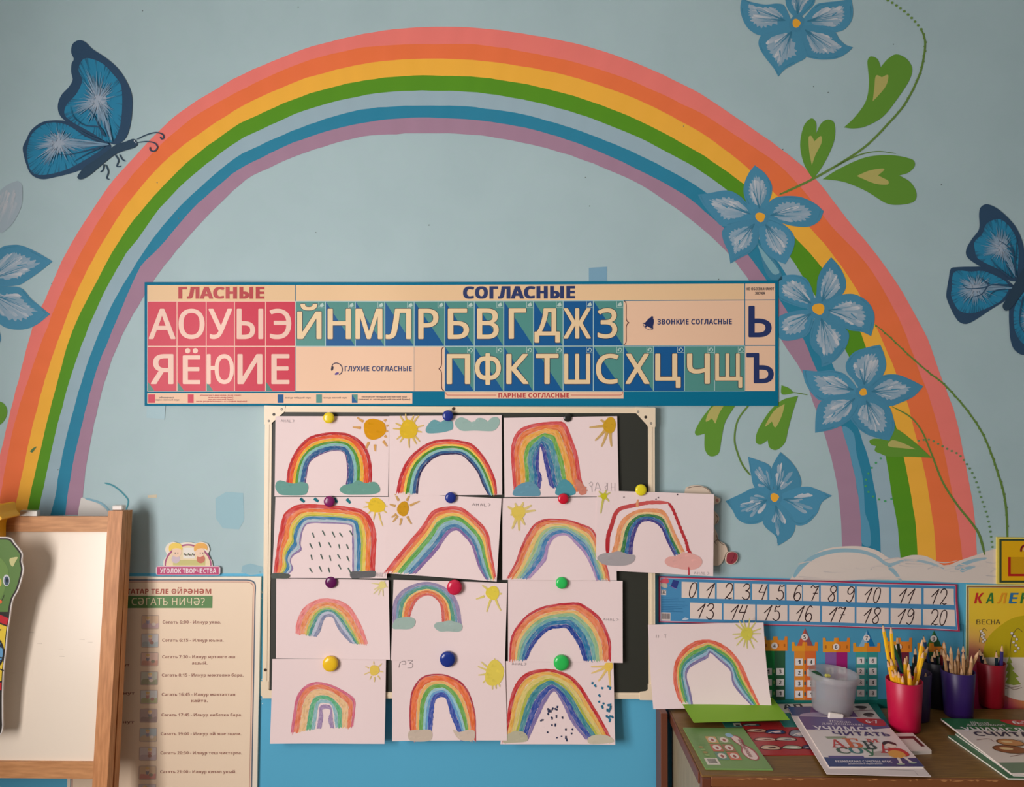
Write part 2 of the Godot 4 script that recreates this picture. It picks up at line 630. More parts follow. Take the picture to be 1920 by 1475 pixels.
func mural() -> void:
	var wall := get_node("wall_back")
	var edges := [
		[-6, 965, -6, 880, 0, 852, 20, 770, 38, 700, 62, 611, 85, 560, 129, 464, 201, 353, 229, 320, 296, 247, 351, 201, 440, 147, 480, 128, 570, 92, 670, 66, 750, 54, 820, 50, 900, 53, 1000, 66, 1100, 87, 1200, 121, 1300, 168, 1320, 180, 1442, 263, 1523, 329, 1590, 413, 1644, 478, 1681, 530, 1716, 590, 1741, 640, 1763, 703, 1790, 774, 1807, 855, 1822, 931, 1828, 978, 1832, 1060],
		[-6, 965, 5, 906, 19, 830, 35, 765, 57, 700, 85, 622, 111, 557, 139, 498, 168, 444, 206, 382, 254, 322, 310, 263, 370, 215, 440, 175, 480, 155, 570, 116, 670, 91, 750, 84, 820, 83, 900, 84, 1000, 100, 1100, 123, 1200, 158, 1300, 205, 1320, 215, 1448, 300, 1499, 348, 1564, 429, 1615, 482, 1653, 538, 1691, 610, 1716, 675, 1743, 748, 1762, 812, 1775, 870, 1786, 928, 1797, 981, 1806, 1060],
		[26, 965, 33, 928, 49, 852, 68, 773, 88, 700, 126, 591, 155, 524, 191, 457, 232, 392, 291, 320, 350, 268, 440, 207, 480, 186, 570, 148, 670, 122, 750, 112, 820, 110, 900, 114, 1000, 128, 1100, 152, 1200, 189, 1300, 240, 1320, 252, 1384, 300, 1448, 358, 1518, 427, 1570, 488, 1610, 550, 1641, 608, 1661, 653, 1681, 701, 1701, 755, 1719, 825, 1731, 872, 1742, 931, 1753, 1006, 1755, 1060],
		[50, 965, 54, 939, 69, 874, 87, 795, 112, 700, 124, 655, 144, 601, 180, 531, 211, 472, 247, 418, 300, 355, 360, 297, 440, 237, 480, 217, 570, 179, 670, 153, 750, 143, 820, 142, 900, 145, 1000, 161, 1100, 188, 1200, 227, 1300, 280, 1331, 300, 1396, 347, 1488, 442, 1541, 502, 1580, 562, 1613, 623, 1624, 653, 1655, 730, 1680, 800, 1695, 858, 1706, 917, 1717, 983, 1721, 1060],
		[70, 965, 81, 917, 95, 852, 111, 784, 135, 700, 165, 616, 191, 557, 232, 482, 260, 446, 300, 390, 360, 330, 440, 268, 480, 247, 570, 208, 670, 181, 750, 171, 820, 170, 900, 174, 1000, 191, 1100, 219, 1200, 259, 1300, 312, 1320, 325, 1363, 357, 1430, 420, 1483, 484, 1503, 515, 1550, 590, 1583, 653, 1593, 671, 1625, 745, 1645, 805, 1660, 853, 1672, 928, 1683, 989, 1689, 1060],
		[94, 965, 102, 939, 114, 868, 130, 798, 158, 700, 186, 624, 216, 560, 253, 498, 300, 430, 360, 365, 440, 297, 480, 276, 570, 237, 670, 207, 750, 199, 820, 198, 900, 202, 1000, 219, 1100, 250, 1200, 291, 1280, 333, 1324, 361, 1400, 425, 1450, 480, 1490, 540, 1530, 610, 1560, 681, 1590, 750, 1615, 819, 1631, 872, 1643, 936, 1650, 1000, 1652, 1060],
		[122, 965, 127, 928, 138, 863, 155, 792, 179, 700, 204, 637, 227, 580, 265, 498, 300, 463, 360, 393, 440, 323, 480, 300, 570, 260, 670, 232, 750, 222, 820, 221, 900, 226, 1000, 243, 1100, 275, 1200, 320, 1280, 363, 1320, 395, 1380, 450, 1433, 519, 1470, 575, 1506, 635, 1530, 691, 1560, 755, 1579, 801, 1596, 861, 1608, 922, 1614, 978, 1616, 1060],
		[153, 965, 156, 925, 164, 860, 179, 784, 201, 700, 232, 622, 263, 567, 300, 509, 370, 425, 457, 340, 500, 317, 570, 287, 670, 258, 750, 251, 820, 250, 900, 254, 1000, 272, 1100, 302, 1200, 346, 1280, 400, 1320, 432, 1360, 470, 1400, 519, 1440, 590, 1466, 640, 1503, 696, 1526, 758, 1545, 812, 1567, 895, 1576, 967, 1580, 1060]]
	var cols := [["pink_stripe", 247, 133, 123], ["orange_stripe", 247, 125, 75], ["yellow_stripe", 252, 188, 71], ["green_stripe", 93, 155, 40], ["pale_blue_stripe", 160, 187, 198], ["blue_stripe", 50, 137, 168], ["purple_stripe", 171, 137, 159]]
	var bow := part_node("painted_rainbow", wall, "seven striped rainbow arch painted across the wall")
	for i in cols.size():
		var a := Art.new(WALL, 0.0003 + i * 0.00002)
		var k := 150
		var o := even(sp(edges[i]), k)
		var q := even(sp(edges[i + 1]), k)
		var col := hue(cols[i][1], cols[i][2], cols[i][3])
		for j in k:                        # brush wavers a little
			o[j] += Vector2(noise.get_noise_2d(j * 9.0, i * 50), noise.get_noise_2d(j * 9.0, i * 50 + 20)) * 1.2
			q[j] += Vector2(noise.get_noise_2d(j * 9.0, i * 50 + 50), noise.get_noise_2d(j * 9.0, i * 50 + 70)) * 1.2
		for j in k - 1:
			var c0 := tone(col, 0.05 * noise.get_noise_2d(j * 5.0, i * 31.0))
			var c1 := tone(col, 0.05 * noise.get_noise_2d(j * 5.0 + 5.0, i * 31.0))
			a.quad(o[j], o[j + 1], q[j + 1], q[j], c0, c1, c1, c0)
		commit(a, cols[i][0], bow, 0.6)
	# second tone of the blue stripe near its foot
	var bt := Art.new(WALL, 0.0005)
	bt.fill(sp([1579, 801, 1596, 861, 1608, 922, 1614, 978, 1616, 1018, 1632, 1022, 1630, 985, 1622, 960, 1618, 900, 1606, 850, 1600, 812], true), hue(95, 160, 190))
	commit(bt, "blue_overpaint", bow, 0.6)
	# clouds
	var cl := Art.new(WALL, 0.0008)
	var white := hue(226, 214, 204)
	cl.fill(sp([1480, 1092, 1490, 1075, 1510, 1050, 1545, 1030, 1580, 1024, 1615, 1024, 1645, 1032, 1668, 1046, 1690, 1045, 1712, 1040, 1738, 1043, 1762, 1056, 1775, 1060, 1800, 1050, 1830, 1040, 1868, 1028, 1900, 1028, 1950, 1040, 2010, 1070, 2020, 1096, 1800, 1092, 1640, 1086], true), white)
	var sb := hue(140, 185, 202)
	for l in [[1488, 1082, 1502, 1062, 1530, 1042, 1570, 1032, 1610, 1033, 1640, 1042, 1665, 1058, 1690, 1052, 1715, 1050, 1745, 1056, 1770, 1066], [1665, 1060, 1680, 1076, 1690, 1090], [1790, 1066, 1820, 1052, 1850, 1046], [1800, 1070, 1830, 1060]]:
		cl.line(sp(l), 9, 4, sb, sb.lerp(white, 0.3))
	for k in 46:
		var x := rng.randf_range(1495, 1990)
		var y := rng.randf_range(1046, 1086)
		cl.line(sp([x, y, x + rng.randf_range(10, 30), y - rng.randf_range(-4, 8), x + rng.randf_range(30, 55), y - rng.randf_range(-4, 6)]), 2.4, 0.8, white.lerp(hue(198, 192, 190), rng.randf()), white)
	var cm := commit(cl, "painted_cloud", wall, 0.7)
	cm.set_meta("label", "white painted cloud at the rainbow's end")
	var c2 := Art.new(WALL, 0.0008)
	c2.fill(sp([151, 990, 152, 934, 165, 937, 185, 944, 200, 956, 208, 972, 215, 990], true), hue(222, 220, 214))
	c2.line(sp([160, 934, 190, 943, 206, 958]), 4, 3, sb, sb)
	commit(c2, "painted_cloud", wall, 0.7)
	var c3 := Art.new(WALL, 0.0008)
	c3.line(sp([196, 905, 212, 910, 228, 922, 240, 936, 240, 945, 236, 957]), 3.2, 2.6, hue(92, 160, 172), hue(80, 150, 165))
	commit(c3, "painted_curl", wall, 0.7)
	# flowers: centre, then petals with the index of the tip
	flower("five petalled blue flower painted above the heart leaves", 1493, 44, [
		[[1471, 12, 1457, 7, 1436, 9, 1417, 6, 1402, 2, 1391, -4, 1388, 12, 1389, 25, 1394, 40, 1405, 56, 1426, 67, 1450, 62, 1483, 50], 5],
		[[1476, 16, 1472, -15, 1480, -45, 1490, -68, 1508, -45, 1526, -15, 1527, 5, 1515, 20, 1495, 34], 3],
		[[1512, 28, 1530, 9, 1546, 5, 1574, 2, 1596, -2, 1599, 19, 1597, 37, 1587, 52, 1575, 59, 1560, 61, 1530, 55, 1502, 46], 4],
		[[1563, 59, 1574, 74, 1585, 84, 1599, 89, 1586, 101, 1567, 110, 1542, 112, 1524, 110, 1511, 105, 1500, 75, 1496, 52, 1520, 48], 3],
		[[1512, 104, 1492, 119, 1472, 130, 1459, 144, 1451, 129, 1436, 110, 1424, 91, 1422, 78, 1428, 66, 1455, 57, 1488, 50, 1500, 62], 3]], 8)
	flower("blue flower painted over the rainbow where the leafy stem starts", 1425, 407, [
		[[1415, 402, 1402, 383, 1385, 366, 1363, 357, 1330, 362, 1308, 365, 1319, 385, 1337, 407, 1354, 424, 1383, 420, 1411, 412], 5],
		[[1413, 397, 1400, 380, 1394, 361, 1396, 342, 1404, 324, 1415, 310, 1433, 324, 1446, 344, 1447, 361, 1442, 377, 1431, 398], 5],
		[[1432, 394, 1446, 375, 1466, 368, 1499, 369, 1527, 381, 1544, 396, 1536, 414, 1516, 425, 1488, 424, 1461, 417, 1433, 409], 5],
		[[1432, 409, 1455, 413, 1477, 427, 1489, 444, 1488, 464, 1479, 484, 1472, 495, 1455, 488, 1437, 475, 1426, 457, 1423, 430], 6],
		[[1421, 411, 1423, 435, 1420, 457, 1407, 473, 1387, 484, 1369, 494, 1366, 475, 1356, 451, 1354, 433, 1367, 422, 1389, 415], 5]], 9)
	flower("blue flower painted at the banner's end with a large orange centre", 1534, 579, [
		[[1524, 573, 1524, 548, 1512, 523, 1490, 515, 1465, 517, 1450, 535, 1455, 555, 1477, 568, 1510, 578], 4],
		[[1530, 570, 1531, 543, 1533, 522, 1542, 502, 1558, 482, 1575, 502, 1586, 528, 1582, 548, 1566, 562, 1545, 576], 4],
		[[1546, 572, 1560, 560, 1580, 552, 1603, 552, 1626, 565, 1638, 585, 1639, 605, 1633, 630, 1615, 622, 1590, 618, 1565, 602, 1543, 584], 7],
		[[1548, 588, 1575, 608, 1591, 624, 1588, 646, 1575, 666, 1558, 681, 1540, 688, 1538, 670, 1523, 653, 1518, 633, 1524, 606, 1533, 588], 6],
		[[1527, 586, 1516, 625, 1490, 637, 1466, 637, 1450, 620, 1455, 598, 1477, 586, 1515, 580], 4]], 11)
	flower("blue flower painted over the purple and blue stripes", 1618, 735, [
		[[1606, 728, 1600, 718, 1583, 701, 1560, 694, 1533, 696, 1504, 693, 1510, 718, 1525, 741, 1540, 751, 1570, 747, 1608, 738], 5],
		[[1612, 728, 1600, 712, 1588, 698, 1586, 681, 1600, 661, 1626, 651, 1650, 646, 1658, 666, 1661, 688, 1650, 711, 1630, 726], 6],
		[[1625, 730, 1640, 714, 1658, 703, 1681, 702, 1706, 711, 1731, 724, 1713, 743, 1688, 755, 1666, 761, 1640, 749, 1624, 740], 5],
		[[1622, 742, 1664, 760, 1674, 781, 1677, 803, 1667, 826, 1645, 821, 1623, 813, 1603, 797, 1592, 777, 1603, 757], 4],
		[[1616, 742, 1604, 776, 1580, 796, 1555, 806, 1528, 811, 1529, 781, 1535, 757, 1553, 744, 1590, 739], 4]], 7)
	flower("single blue flower painted below the drooping leaves", 1452, 932, [
		[[1444, 922, 1415, 914, 1390, 925, 1360, 939, 1373, 956, 1383, 973, 1403, 982, 1430, 976, 1446, 946], 3],
		[[1450, 918, 1448, 895, 1443, 873, 1423, 863, 1402, 856, 1405, 873, 1408, 890, 1415, 914, 1440, 928], 4],
		[[1456, 926, 1449, 903, 1446, 880, 1453, 863, 1463, 847, 1483, 865, 1498, 888, 1501, 911, 1478, 927], 4],
		[[1462, 928, 1491, 915, 1516, 912, 1538, 920, 1560, 929, 1541, 941, 1531, 963, 1511, 982, 1490, 983, 1470, 961, 1458, 940], 4],
		[[1458, 942, 1481, 961, 1491, 983, 1483, 1006, 1458, 1023, 1455, 1006, 1435, 988, 1430, 974, 1444, 948], 4]], 8, true)
	flower("blue flower with pointed petals painted beside the pink stripe", -46, 536, [
		[[-40, 520, 0, 466, 26, 459, 46, 462, 72, 474, 99, 490, 77, 508, 51, 526, 33, 535, -34, 538], 5],
		[[-38, 540, 0, 538, 38, 539, 59, 560, 77, 575, 94, 589, 67, 610, 38, 618, 5, 611, -30, 575], 5],
		[[-42, 548, -5, 612, 2, 636, -10, 660, -20, 685, -50, 650, -62, 600], 4],
		[[-56, 540, -100, 590, -140, 595, -170, 590, -150, 555, -110, 530], 3],
		[[-52, 528, -90, 480, -95, 450, -80, 415, -50, 440, -35, 490], 3]], 9)
	var pale := part_node("painted_petal", wall, "faded pale petal painted below the butterfly")
	var pa := Art.new(WALL, 0.0009)
	pa.fill(sp([-20, 420, -14, 372, 0, 358, 15, 346, 33, 339, 42, 348, 41, 384, 28, 413, 13, 430, 0, 436], true, [4]), hue(168, 186, 196))
	for k in 26:
		var x := rng.randf_range(-6, 32)
		var y := rng.randf_range(352, 392)
		pa.line(sp([x, y, x - 5, y + 16, x - 12, y + rng.randf_range(24, 40)]), rng.randf_range(2, 5), 1.0, hue(206, 204, 206).lerp(hue(172, 188, 198), rng.randf()), hue(170, 188, 198))
	commit(pa, "petal_paint", pale, 0.7)
	# heart leaves
	leaf("long curved", [1626, 116, 1632, 106, 1645, 111, 1651, 126, 1665, 110, 1681, 102, 1700, 111, 1710, 129, 1704, 152, 1681, 187, 1655, 219, 1623, 237, 1600, 241, 1582, 239, 1603, 219, 1623, 190, 1629, 155], [3, 13], [1642, 142, 1653, 145, 1665, 141, 1661, 161, 1645, 181, 1636, 190, 1639, 165], [1, 5])
	leaf("upright", [1524, 336, 1507, 307, 1500, 271, 1507, 236, 1521, 222, 1530, 231, 1530, 250, 1539, 232, 1552, 224, 1564, 231, 1565, 258, 1555, 287, 1539, 316], [0, 6], [1516, 257, 1521, 255, 1527, 265, 1539, 255, 1540, 268, 1529, 290, 1522, 310, 1517, 284], [2, 6])
	leaf("wide", [1542, 336, 1574, 316, 1623, 295, 1671, 291, 1710, 299, 1715, 310, 1704, 323, 1686, 329, 1707, 342, 1718, 362, 1713, 378, 1687, 384, 1661, 381, 1623, 358, 1581, 341], [0, 7], [1606, 330, 1629, 320, 1652, 316, 1658, 318, 1646, 329, 1665, 339, 1664, 346, 1639, 344], [0, 4])
	leaf("drooping", [1350, 738, 1335, 759, 1315, 785, 1303, 808, 1306, 816, 1321, 813, 1321, 840, 1328, 853, 1338, 855, 1348, 848, 1353, 820, 1360, 790, 1380, 757, 1390, 735], [5], [1323, 790, 1330, 770, 1343, 758, 1358, 757, 1349, 773, 1341, 794, 1335, 784], [5, 6])
	leaf("hanging", [1496, 742, 1486, 773, 1478, 803, 1471, 830, 1456, 843, 1443, 839, 1439, 825, 1426, 833, 1417, 828, 1420, 808, 1441, 773, 1466, 750], [0, 6], [1434, 799, 1451, 770, 1471, 757, 1466, 778, 1454, 801, 1447, 790], [2, 5])
	leaf("pointed", [1747, 858, 1714, 828, 1678, 803, 1669, 822, 1639, 822, 1630, 826, 1633, 833, 1642, 836, 1640, 845, 1650, 850, 1667, 856, 1708, 856], [0, 7], [1665, 836, 1672, 825, 1692, 830, 1717, 842, 1692, 840], [3])
	leaf("cut off", [-30, 745, -8, 750, 8, 757, 14, 771, 9, 787, -4, 797, -34, 790, -60, 770], [7], [-30, 765, -14, 762, -8, 772, -20, 780], [])
	var spr := Art.new(WALL, 0.0009)
	spr.fill(sp([1465, 722, 1480, 728, 1488, 737, 1466, 739], true, [0, 2]), hue(104, 158, 58))
	spr.fill(sp([57, 846, 62, 840, 69, 837, 65, 843, 61, 848], true), hue(90, 130, 85))
	commit(spr, "painted_leaf", wall, 0.6)
	# stems
	var g := hue(112, 148, 72)
	stem([1461, 365, 1490, 352, 1523, 336, 1574, 307, 1623, 274, 1665, 232, 1697, 194, 1723, 142, 1732, 105, 1734, 77, 1727, 55], 4.5, 3.6, g, true)
	stem([1565, 313, 1595, 297, 1623, 287, 1650, 284, 1680, 288], 3.2, 1.2, g, false)
	stem([1640, 608, 1666, 630, 1703, 665, 1741, 698, 1766, 717, 1791, 743, 1816, 773, 1841, 811, 1858, 850, 1870, 885, 1881, 922, 1887, 965, 1889, 1035], 2.4, 4.4, g, true)
	stem([1672, 762, 1706, 781, 1728, 808, 1746, 850, 1767, 903, 1795, 947, 1820, 978, 1836, 1003, 1846, 1040], 2.4, 5, g, false)
	stem([1410, 752, 1403, 760, 1383, 788, 1377, 823, 1383, 850, 1393, 873, 1407, 891], 3, 3.4, g, false)
	stem([1466, 735, 1490, 736, 1514, 740], 2.2, 1.6, g, false)
	dots([1727, 55, 1707, 32, 1681, 11, 1655, -3, 1620, -12], 9.0, 2.8, g)
	dots([1722, 826, 1742, 824, 1761, 833, 1779, 843, 1796, 851, 1808, 864, 1820, 882, 1831, 906, 1839, 933, 1847, 956, 1853, 978, 1858, 1008, 1860, 1025], 9.5, 2.4, hue(110, 150, 100))
	dots([1651, 859, 1636, 874, 1626, 892, 1622, 907, 1626, 918, 1633, 928, 1650, 937, 1660, 939, 1671, 935], 12.0, 2.4, hue(80, 170, 110))
	butterflies(wall)
	# bud between two flowers
	var bud := Art.new(WALL, 0.001)
	bud.fill(sp([1418, 452, 1424, 470, 1433, 505, 1446, 524, 1466, 524, 1462, 505, 1450, 485, 1436, 468], true, [0]), hue(74, 140, 168))
	bud.fill(sp([1420, 458, 1433, 473, 1453, 497, 1461, 511, 1450, 514, 1436, 495, 1427, 478], true, [0]), hue(134, 182, 194))
	commit(bud, "painted_bud", wall, 0.6)
	# worn patches and scraps of old sticky tape on the paint
	patch(wall, [1104, 502, 1138, 500, 1138, 530, 1104, 530], 128, 172, 196)
	patch(wall, [404, 934, 424, 922, 456, 924, 458, 975, 448, 992, 418, 990, 405, 972], 160, 198, 208)
	patch(wall, [277, 928, 294, 927, 294, 933, 277, 933], 216, 206, 180)
	patch(wall, [455, 1060, 470, 1056, 492, 1062, 496, 1074, 470, 1078, 452, 1072], 152, 190, 202)
	for k in 34:
		var x := rng.randf_range(-40, 1900)
		var y := rng.randf_range(10, 900)
		patch(wall, [x, y, x + rng.randf_range(1.4, 3.2), y - 0.7, x + 2.2, y + 1.8, x + 0.5, y + 1.6], 108, 122, 122)
	for s in [[480, 1290, 44, 215], [250, 1085, 40, 100]]:
		for k in 18:
			var x := 492.0 + rng.randf_range(-7, 12)
			var y: float = s[1] + rng.randf_range(-25, 40)
			if y > 1080 and x < 498 or s[1] < 1100 and x > 455:
				patch(wall, [x, y, x + 2.6, y - 1, x + 2.2, y + 1.6, x + 0.4, y + 1.8], 196, 220, 226)

func tone(c: Color, d: float) -> Color:
	return Color(clampf(c.r * (1 + d), 0, 1), clampf(c.g * (1 + d), 0, 1), clampf(c.b * (1 + d), 0, 1))

func patch(wall: Node, f: Array, r: float, g: float, b: float) -> void:
	var a := Art.new(WALL, 0.0004)
	a.fill(flat_pts(f), hue(r, g, b))
	commit(a, "paint_mark", wall, 0.6)

func stem(f: Array, w0: float, w1: float, col: Color, bumpy: bool) -> void:
	var a := Art.new(WALL, 0.00085)
	var p := sp(f, false, [], 10)
	a.line(p, w0, w1, col, tone(col, -0.15))
	if bumpy:
		for i in range(2, p.size(), 3):
			a.dab(p[i].x + (1.2 if i % 2 else -1.2), p[i].y, 2.1, 1.9, tone(col, -0.1), 0, 0, 7)
	commit(a, "painted_stem", get_node("wall_back"), 0.6)

func dots(f: Array, gap: float, r: float, col: Color) -> void:
	var a := Art.new(WALL, 0.0009)
	var p := sp(f)
	var total := 0.0
	for i in p.size() - 1:
		total += p[i].distance_to(p[i + 1])
	for q in even(p, int(total / gap) + 1):
		a.dab(q.x, q.y, r, r * 0.85, col, 0, 0, 8)
	commit(a, "dotted_tendril", get_node("wall_back"), 0.6)

func leaf(kind: String, outer: Array, oc: Array, inner: Array, ic: Array) -> void:
	var l := part_node("painted_leaf", get_node("wall_back"), "%s heart leaf painted in green" % kind)
	var a := Art.new(WALL, 0.00092)
	a.fill(sp(outer, true, oc), hue(104, 156, 58))
	commit(a, "leaf_blade", l, 0.6)
	var b := Art.new(WALL, 0.00098)
	b.fill(sp(inner, true, ic, 4), hue(190, 184, 108))
	commit(b, "leaf_heart", l, 0.6)

func flower(label: String, cx: float, cy: float, petals: Array, r: float, dull := false) -> void:
	var fl := part_node("painted_flower", get_node("wall_back"), label)
	var c := Vector2(cx, cy)
	var base := hue(80, 148, 180)
	var deep := hue(62, 124, 152)
	var pale := hue(208, 212, 216)
	for k in petals.size():
		var f: Array = petals[k][0]
		var ti: int = petals[k][1]
		var tip := Vector2(f[ti * 2], f[ti * 2 + 1])
		var out := sp(f, true, [ti])
		var a := Art.new(WALL, 0.001 + 0.00002 * k)
		a.fill(out, tone(base, rng.randf_range(-0.08, 0.05)))
		var mid := Vector2.ZERO
		for q in out:
			mid += q
		mid /= out.size()
		# rim strokes along the outline
		for s in 3:
			var i0 := rng.randi_range(0, out.size() - 14)
			var w := PackedVector2Array()
			for j in 12:
				w.append(out[i0 + j].lerp(mid, 0.1))
			a.line(w, 2.2, 1.2, deep.lerp(base, 0.4), base)
		var reach := c.distance_to(mid)
		if not dull:          # broad pale wash inside the petal
			var wash := PackedVector2Array()
			var pc := mid.lerp(c, 0.06)
			for j in out.size():
				var q0 := pc + (out[j] - pc) * (0.6 + 0.07 * sin(j * 1.9 + k))
				if q0.distance_to(c) < reach * 0.5:
					q0 = c + (q0 - c).normalized() * reach * 0.5
				wash.append(q0)
			if not Geometry2D.triangulate_polygon(wash).is_empty():
				a.fill(wash, base.lerp(pale, 0.42))
		var many := 16 if dull else 30
		for s in many:
			var q: Vector2 = out[rng.randi() % out.size()]
			var e := mid.lerp(q, rng.randf_range(0.2, 0.66))
			if (e - c).length() < reach * 0.75:
				e = mid.lerp(q, 0.25)
			var st := c.lerp(mid, rng.randf_range(0.42, 0.7)) + (e - mid) * 0.3
			var bend := st.lerp(e, 0.5) + (e - mid) * 0.16
			var pts := PackedVector2Array()
			for j in 8:
				var t := j / 7.0
				pts.append(st.lerp(bend, t).lerp(bend.lerp(e, t), t))
			var lt := base.lerp(pale, rng.randf_range(0.35, 0.8) * (0.7 if dull else 1.0))
			if s % 5 == 0:
				lt = pale
			a.line(pts, rng.randf_range(2.0, 5.0), rng.randf_range(3.0, 7.5), base.lerp(lt, 0.6), lt, true, 0.1)
		for s in 7:       # darker veins out of the centre
			var e2 := mid.lerp(out[rng.randi() % out.size()], 0.35)
			var s2 := c.lerp(mid, 0.3)
			a.line(sp([s2.x, s2.y, (s2.x + e2.x) / 2 + rng.randf_range(-2, 2), (s2.y + e2.y) / 2, e2.x, e2.y]), 1.8, 0.5, deep, base, true)
		if k % 2 == 0:
			var p2 := mid.lerp(tip, 0.25)
			a.line(sp([mid.x, mid.y, p2.x + 2, p2.y]), 3, 1, base, base)
		commit(a, "petal", fl, 0.6)
	var b := Art.new(WALL, 0.0014)
	b.dab(cx, cy, r * 1.9, r * 1.9, tone(base, -0.06), 0, 0.12, 12)
	b.dab(cx, cy, r, r, hue(246, 180, 62), 0.3, 0.1, 16)
	commit(b, "flower_centre", fl, 0.6)

func wing(parent: Node, outer: Array, inner: Array, mx: float, my: float, rx: float, ry: float, hx: float, hy: float, lift: float, veins: Array) -> void:
	var a := Art.new(WALL, lift)
	var dark := hue(54, 82, 110)
	var blue := hue(52, 140, 178)
	var pale := hue(176, 188, 202)
	a.fill(sp(outer, true), dark)
	a.fill(sp(inner, true), blue)
	var m := Vector2(mx, my)
	var h := Vector2(hx, hy)
	var rimline := sp(inner, true)
	for k in 70:          # frayed inner rim
		var q: Vector2 = rimline[rng.randi() % rimline.size()]
		var e := q.lerp(m, rng.randf_range(0.1, 0.36))
		a.line(sp([q.x, q.y, (q.x + e.x) / 2 + rng.randf_range(-1, 1), (q.y + e.y) / 2, e.x, e.y]), rng.randf_range(1.4, 3.4), 0.5, dark.lerp(blue, rng.randf_range(0.1, 0.5)), blue)
	var wash := PackedVector2Array()
	for k in rimline.size():
		wash.append(m.lerp(rimline[k], 0.36 + 0.05 * sin(k * 2.3)))
	a.fill(wash, blue.lerp(pale, 0.6))
	a.dab(mx, my, rx * 0.5, ry * 0.5, blue.lerp(pale, 0.9), 0, 0.14, 18)
	for k in 150:
		var q: Vector2 = rimline[rng.randi() % rimline.size()]
		var e := m.lerp(q, rng.randf_range(0.42, 0.78)) + Vector2(rng.randf_range(-2, 2), rng.randf_range(-2, 2))
		var s := m.lerp(q, rng.randf_range(0.12, 0.34))
		a.line(sp([s.x, s.y, (s.x + e.x) / 2, (s.y + e.y) / 2, e.x, e.y]), rng.randf_range(1.4, 3.0), 0.4, pale.lerp(blue, rng.randf_range(0.0, 0.45)), blue.lerp(pale, 0.25))
	for k in 16:
		var e := h.lerp(m, rng.randf_range(0.5, 0.95)) + Vector2(rng.randf_range(-rx, rx), rng.randf_range(-ry, ry)) * 0.3
		a.line(sp([h.x, h.y, (h.x + e.x) / 2, (h.y + e.y) / 2 - 1, e.x, e.y]), 2.6, 0.5, blue.lerp(pale, 0.4) if k % 2 else dark, pale.lerp(blue, 0.4))
	for l in veins:
		a.line(sp(l), 3.0, 0.8, dark, dark.lerp(blue, 0.2))
	commit(a, "wing", parent, 0.6)

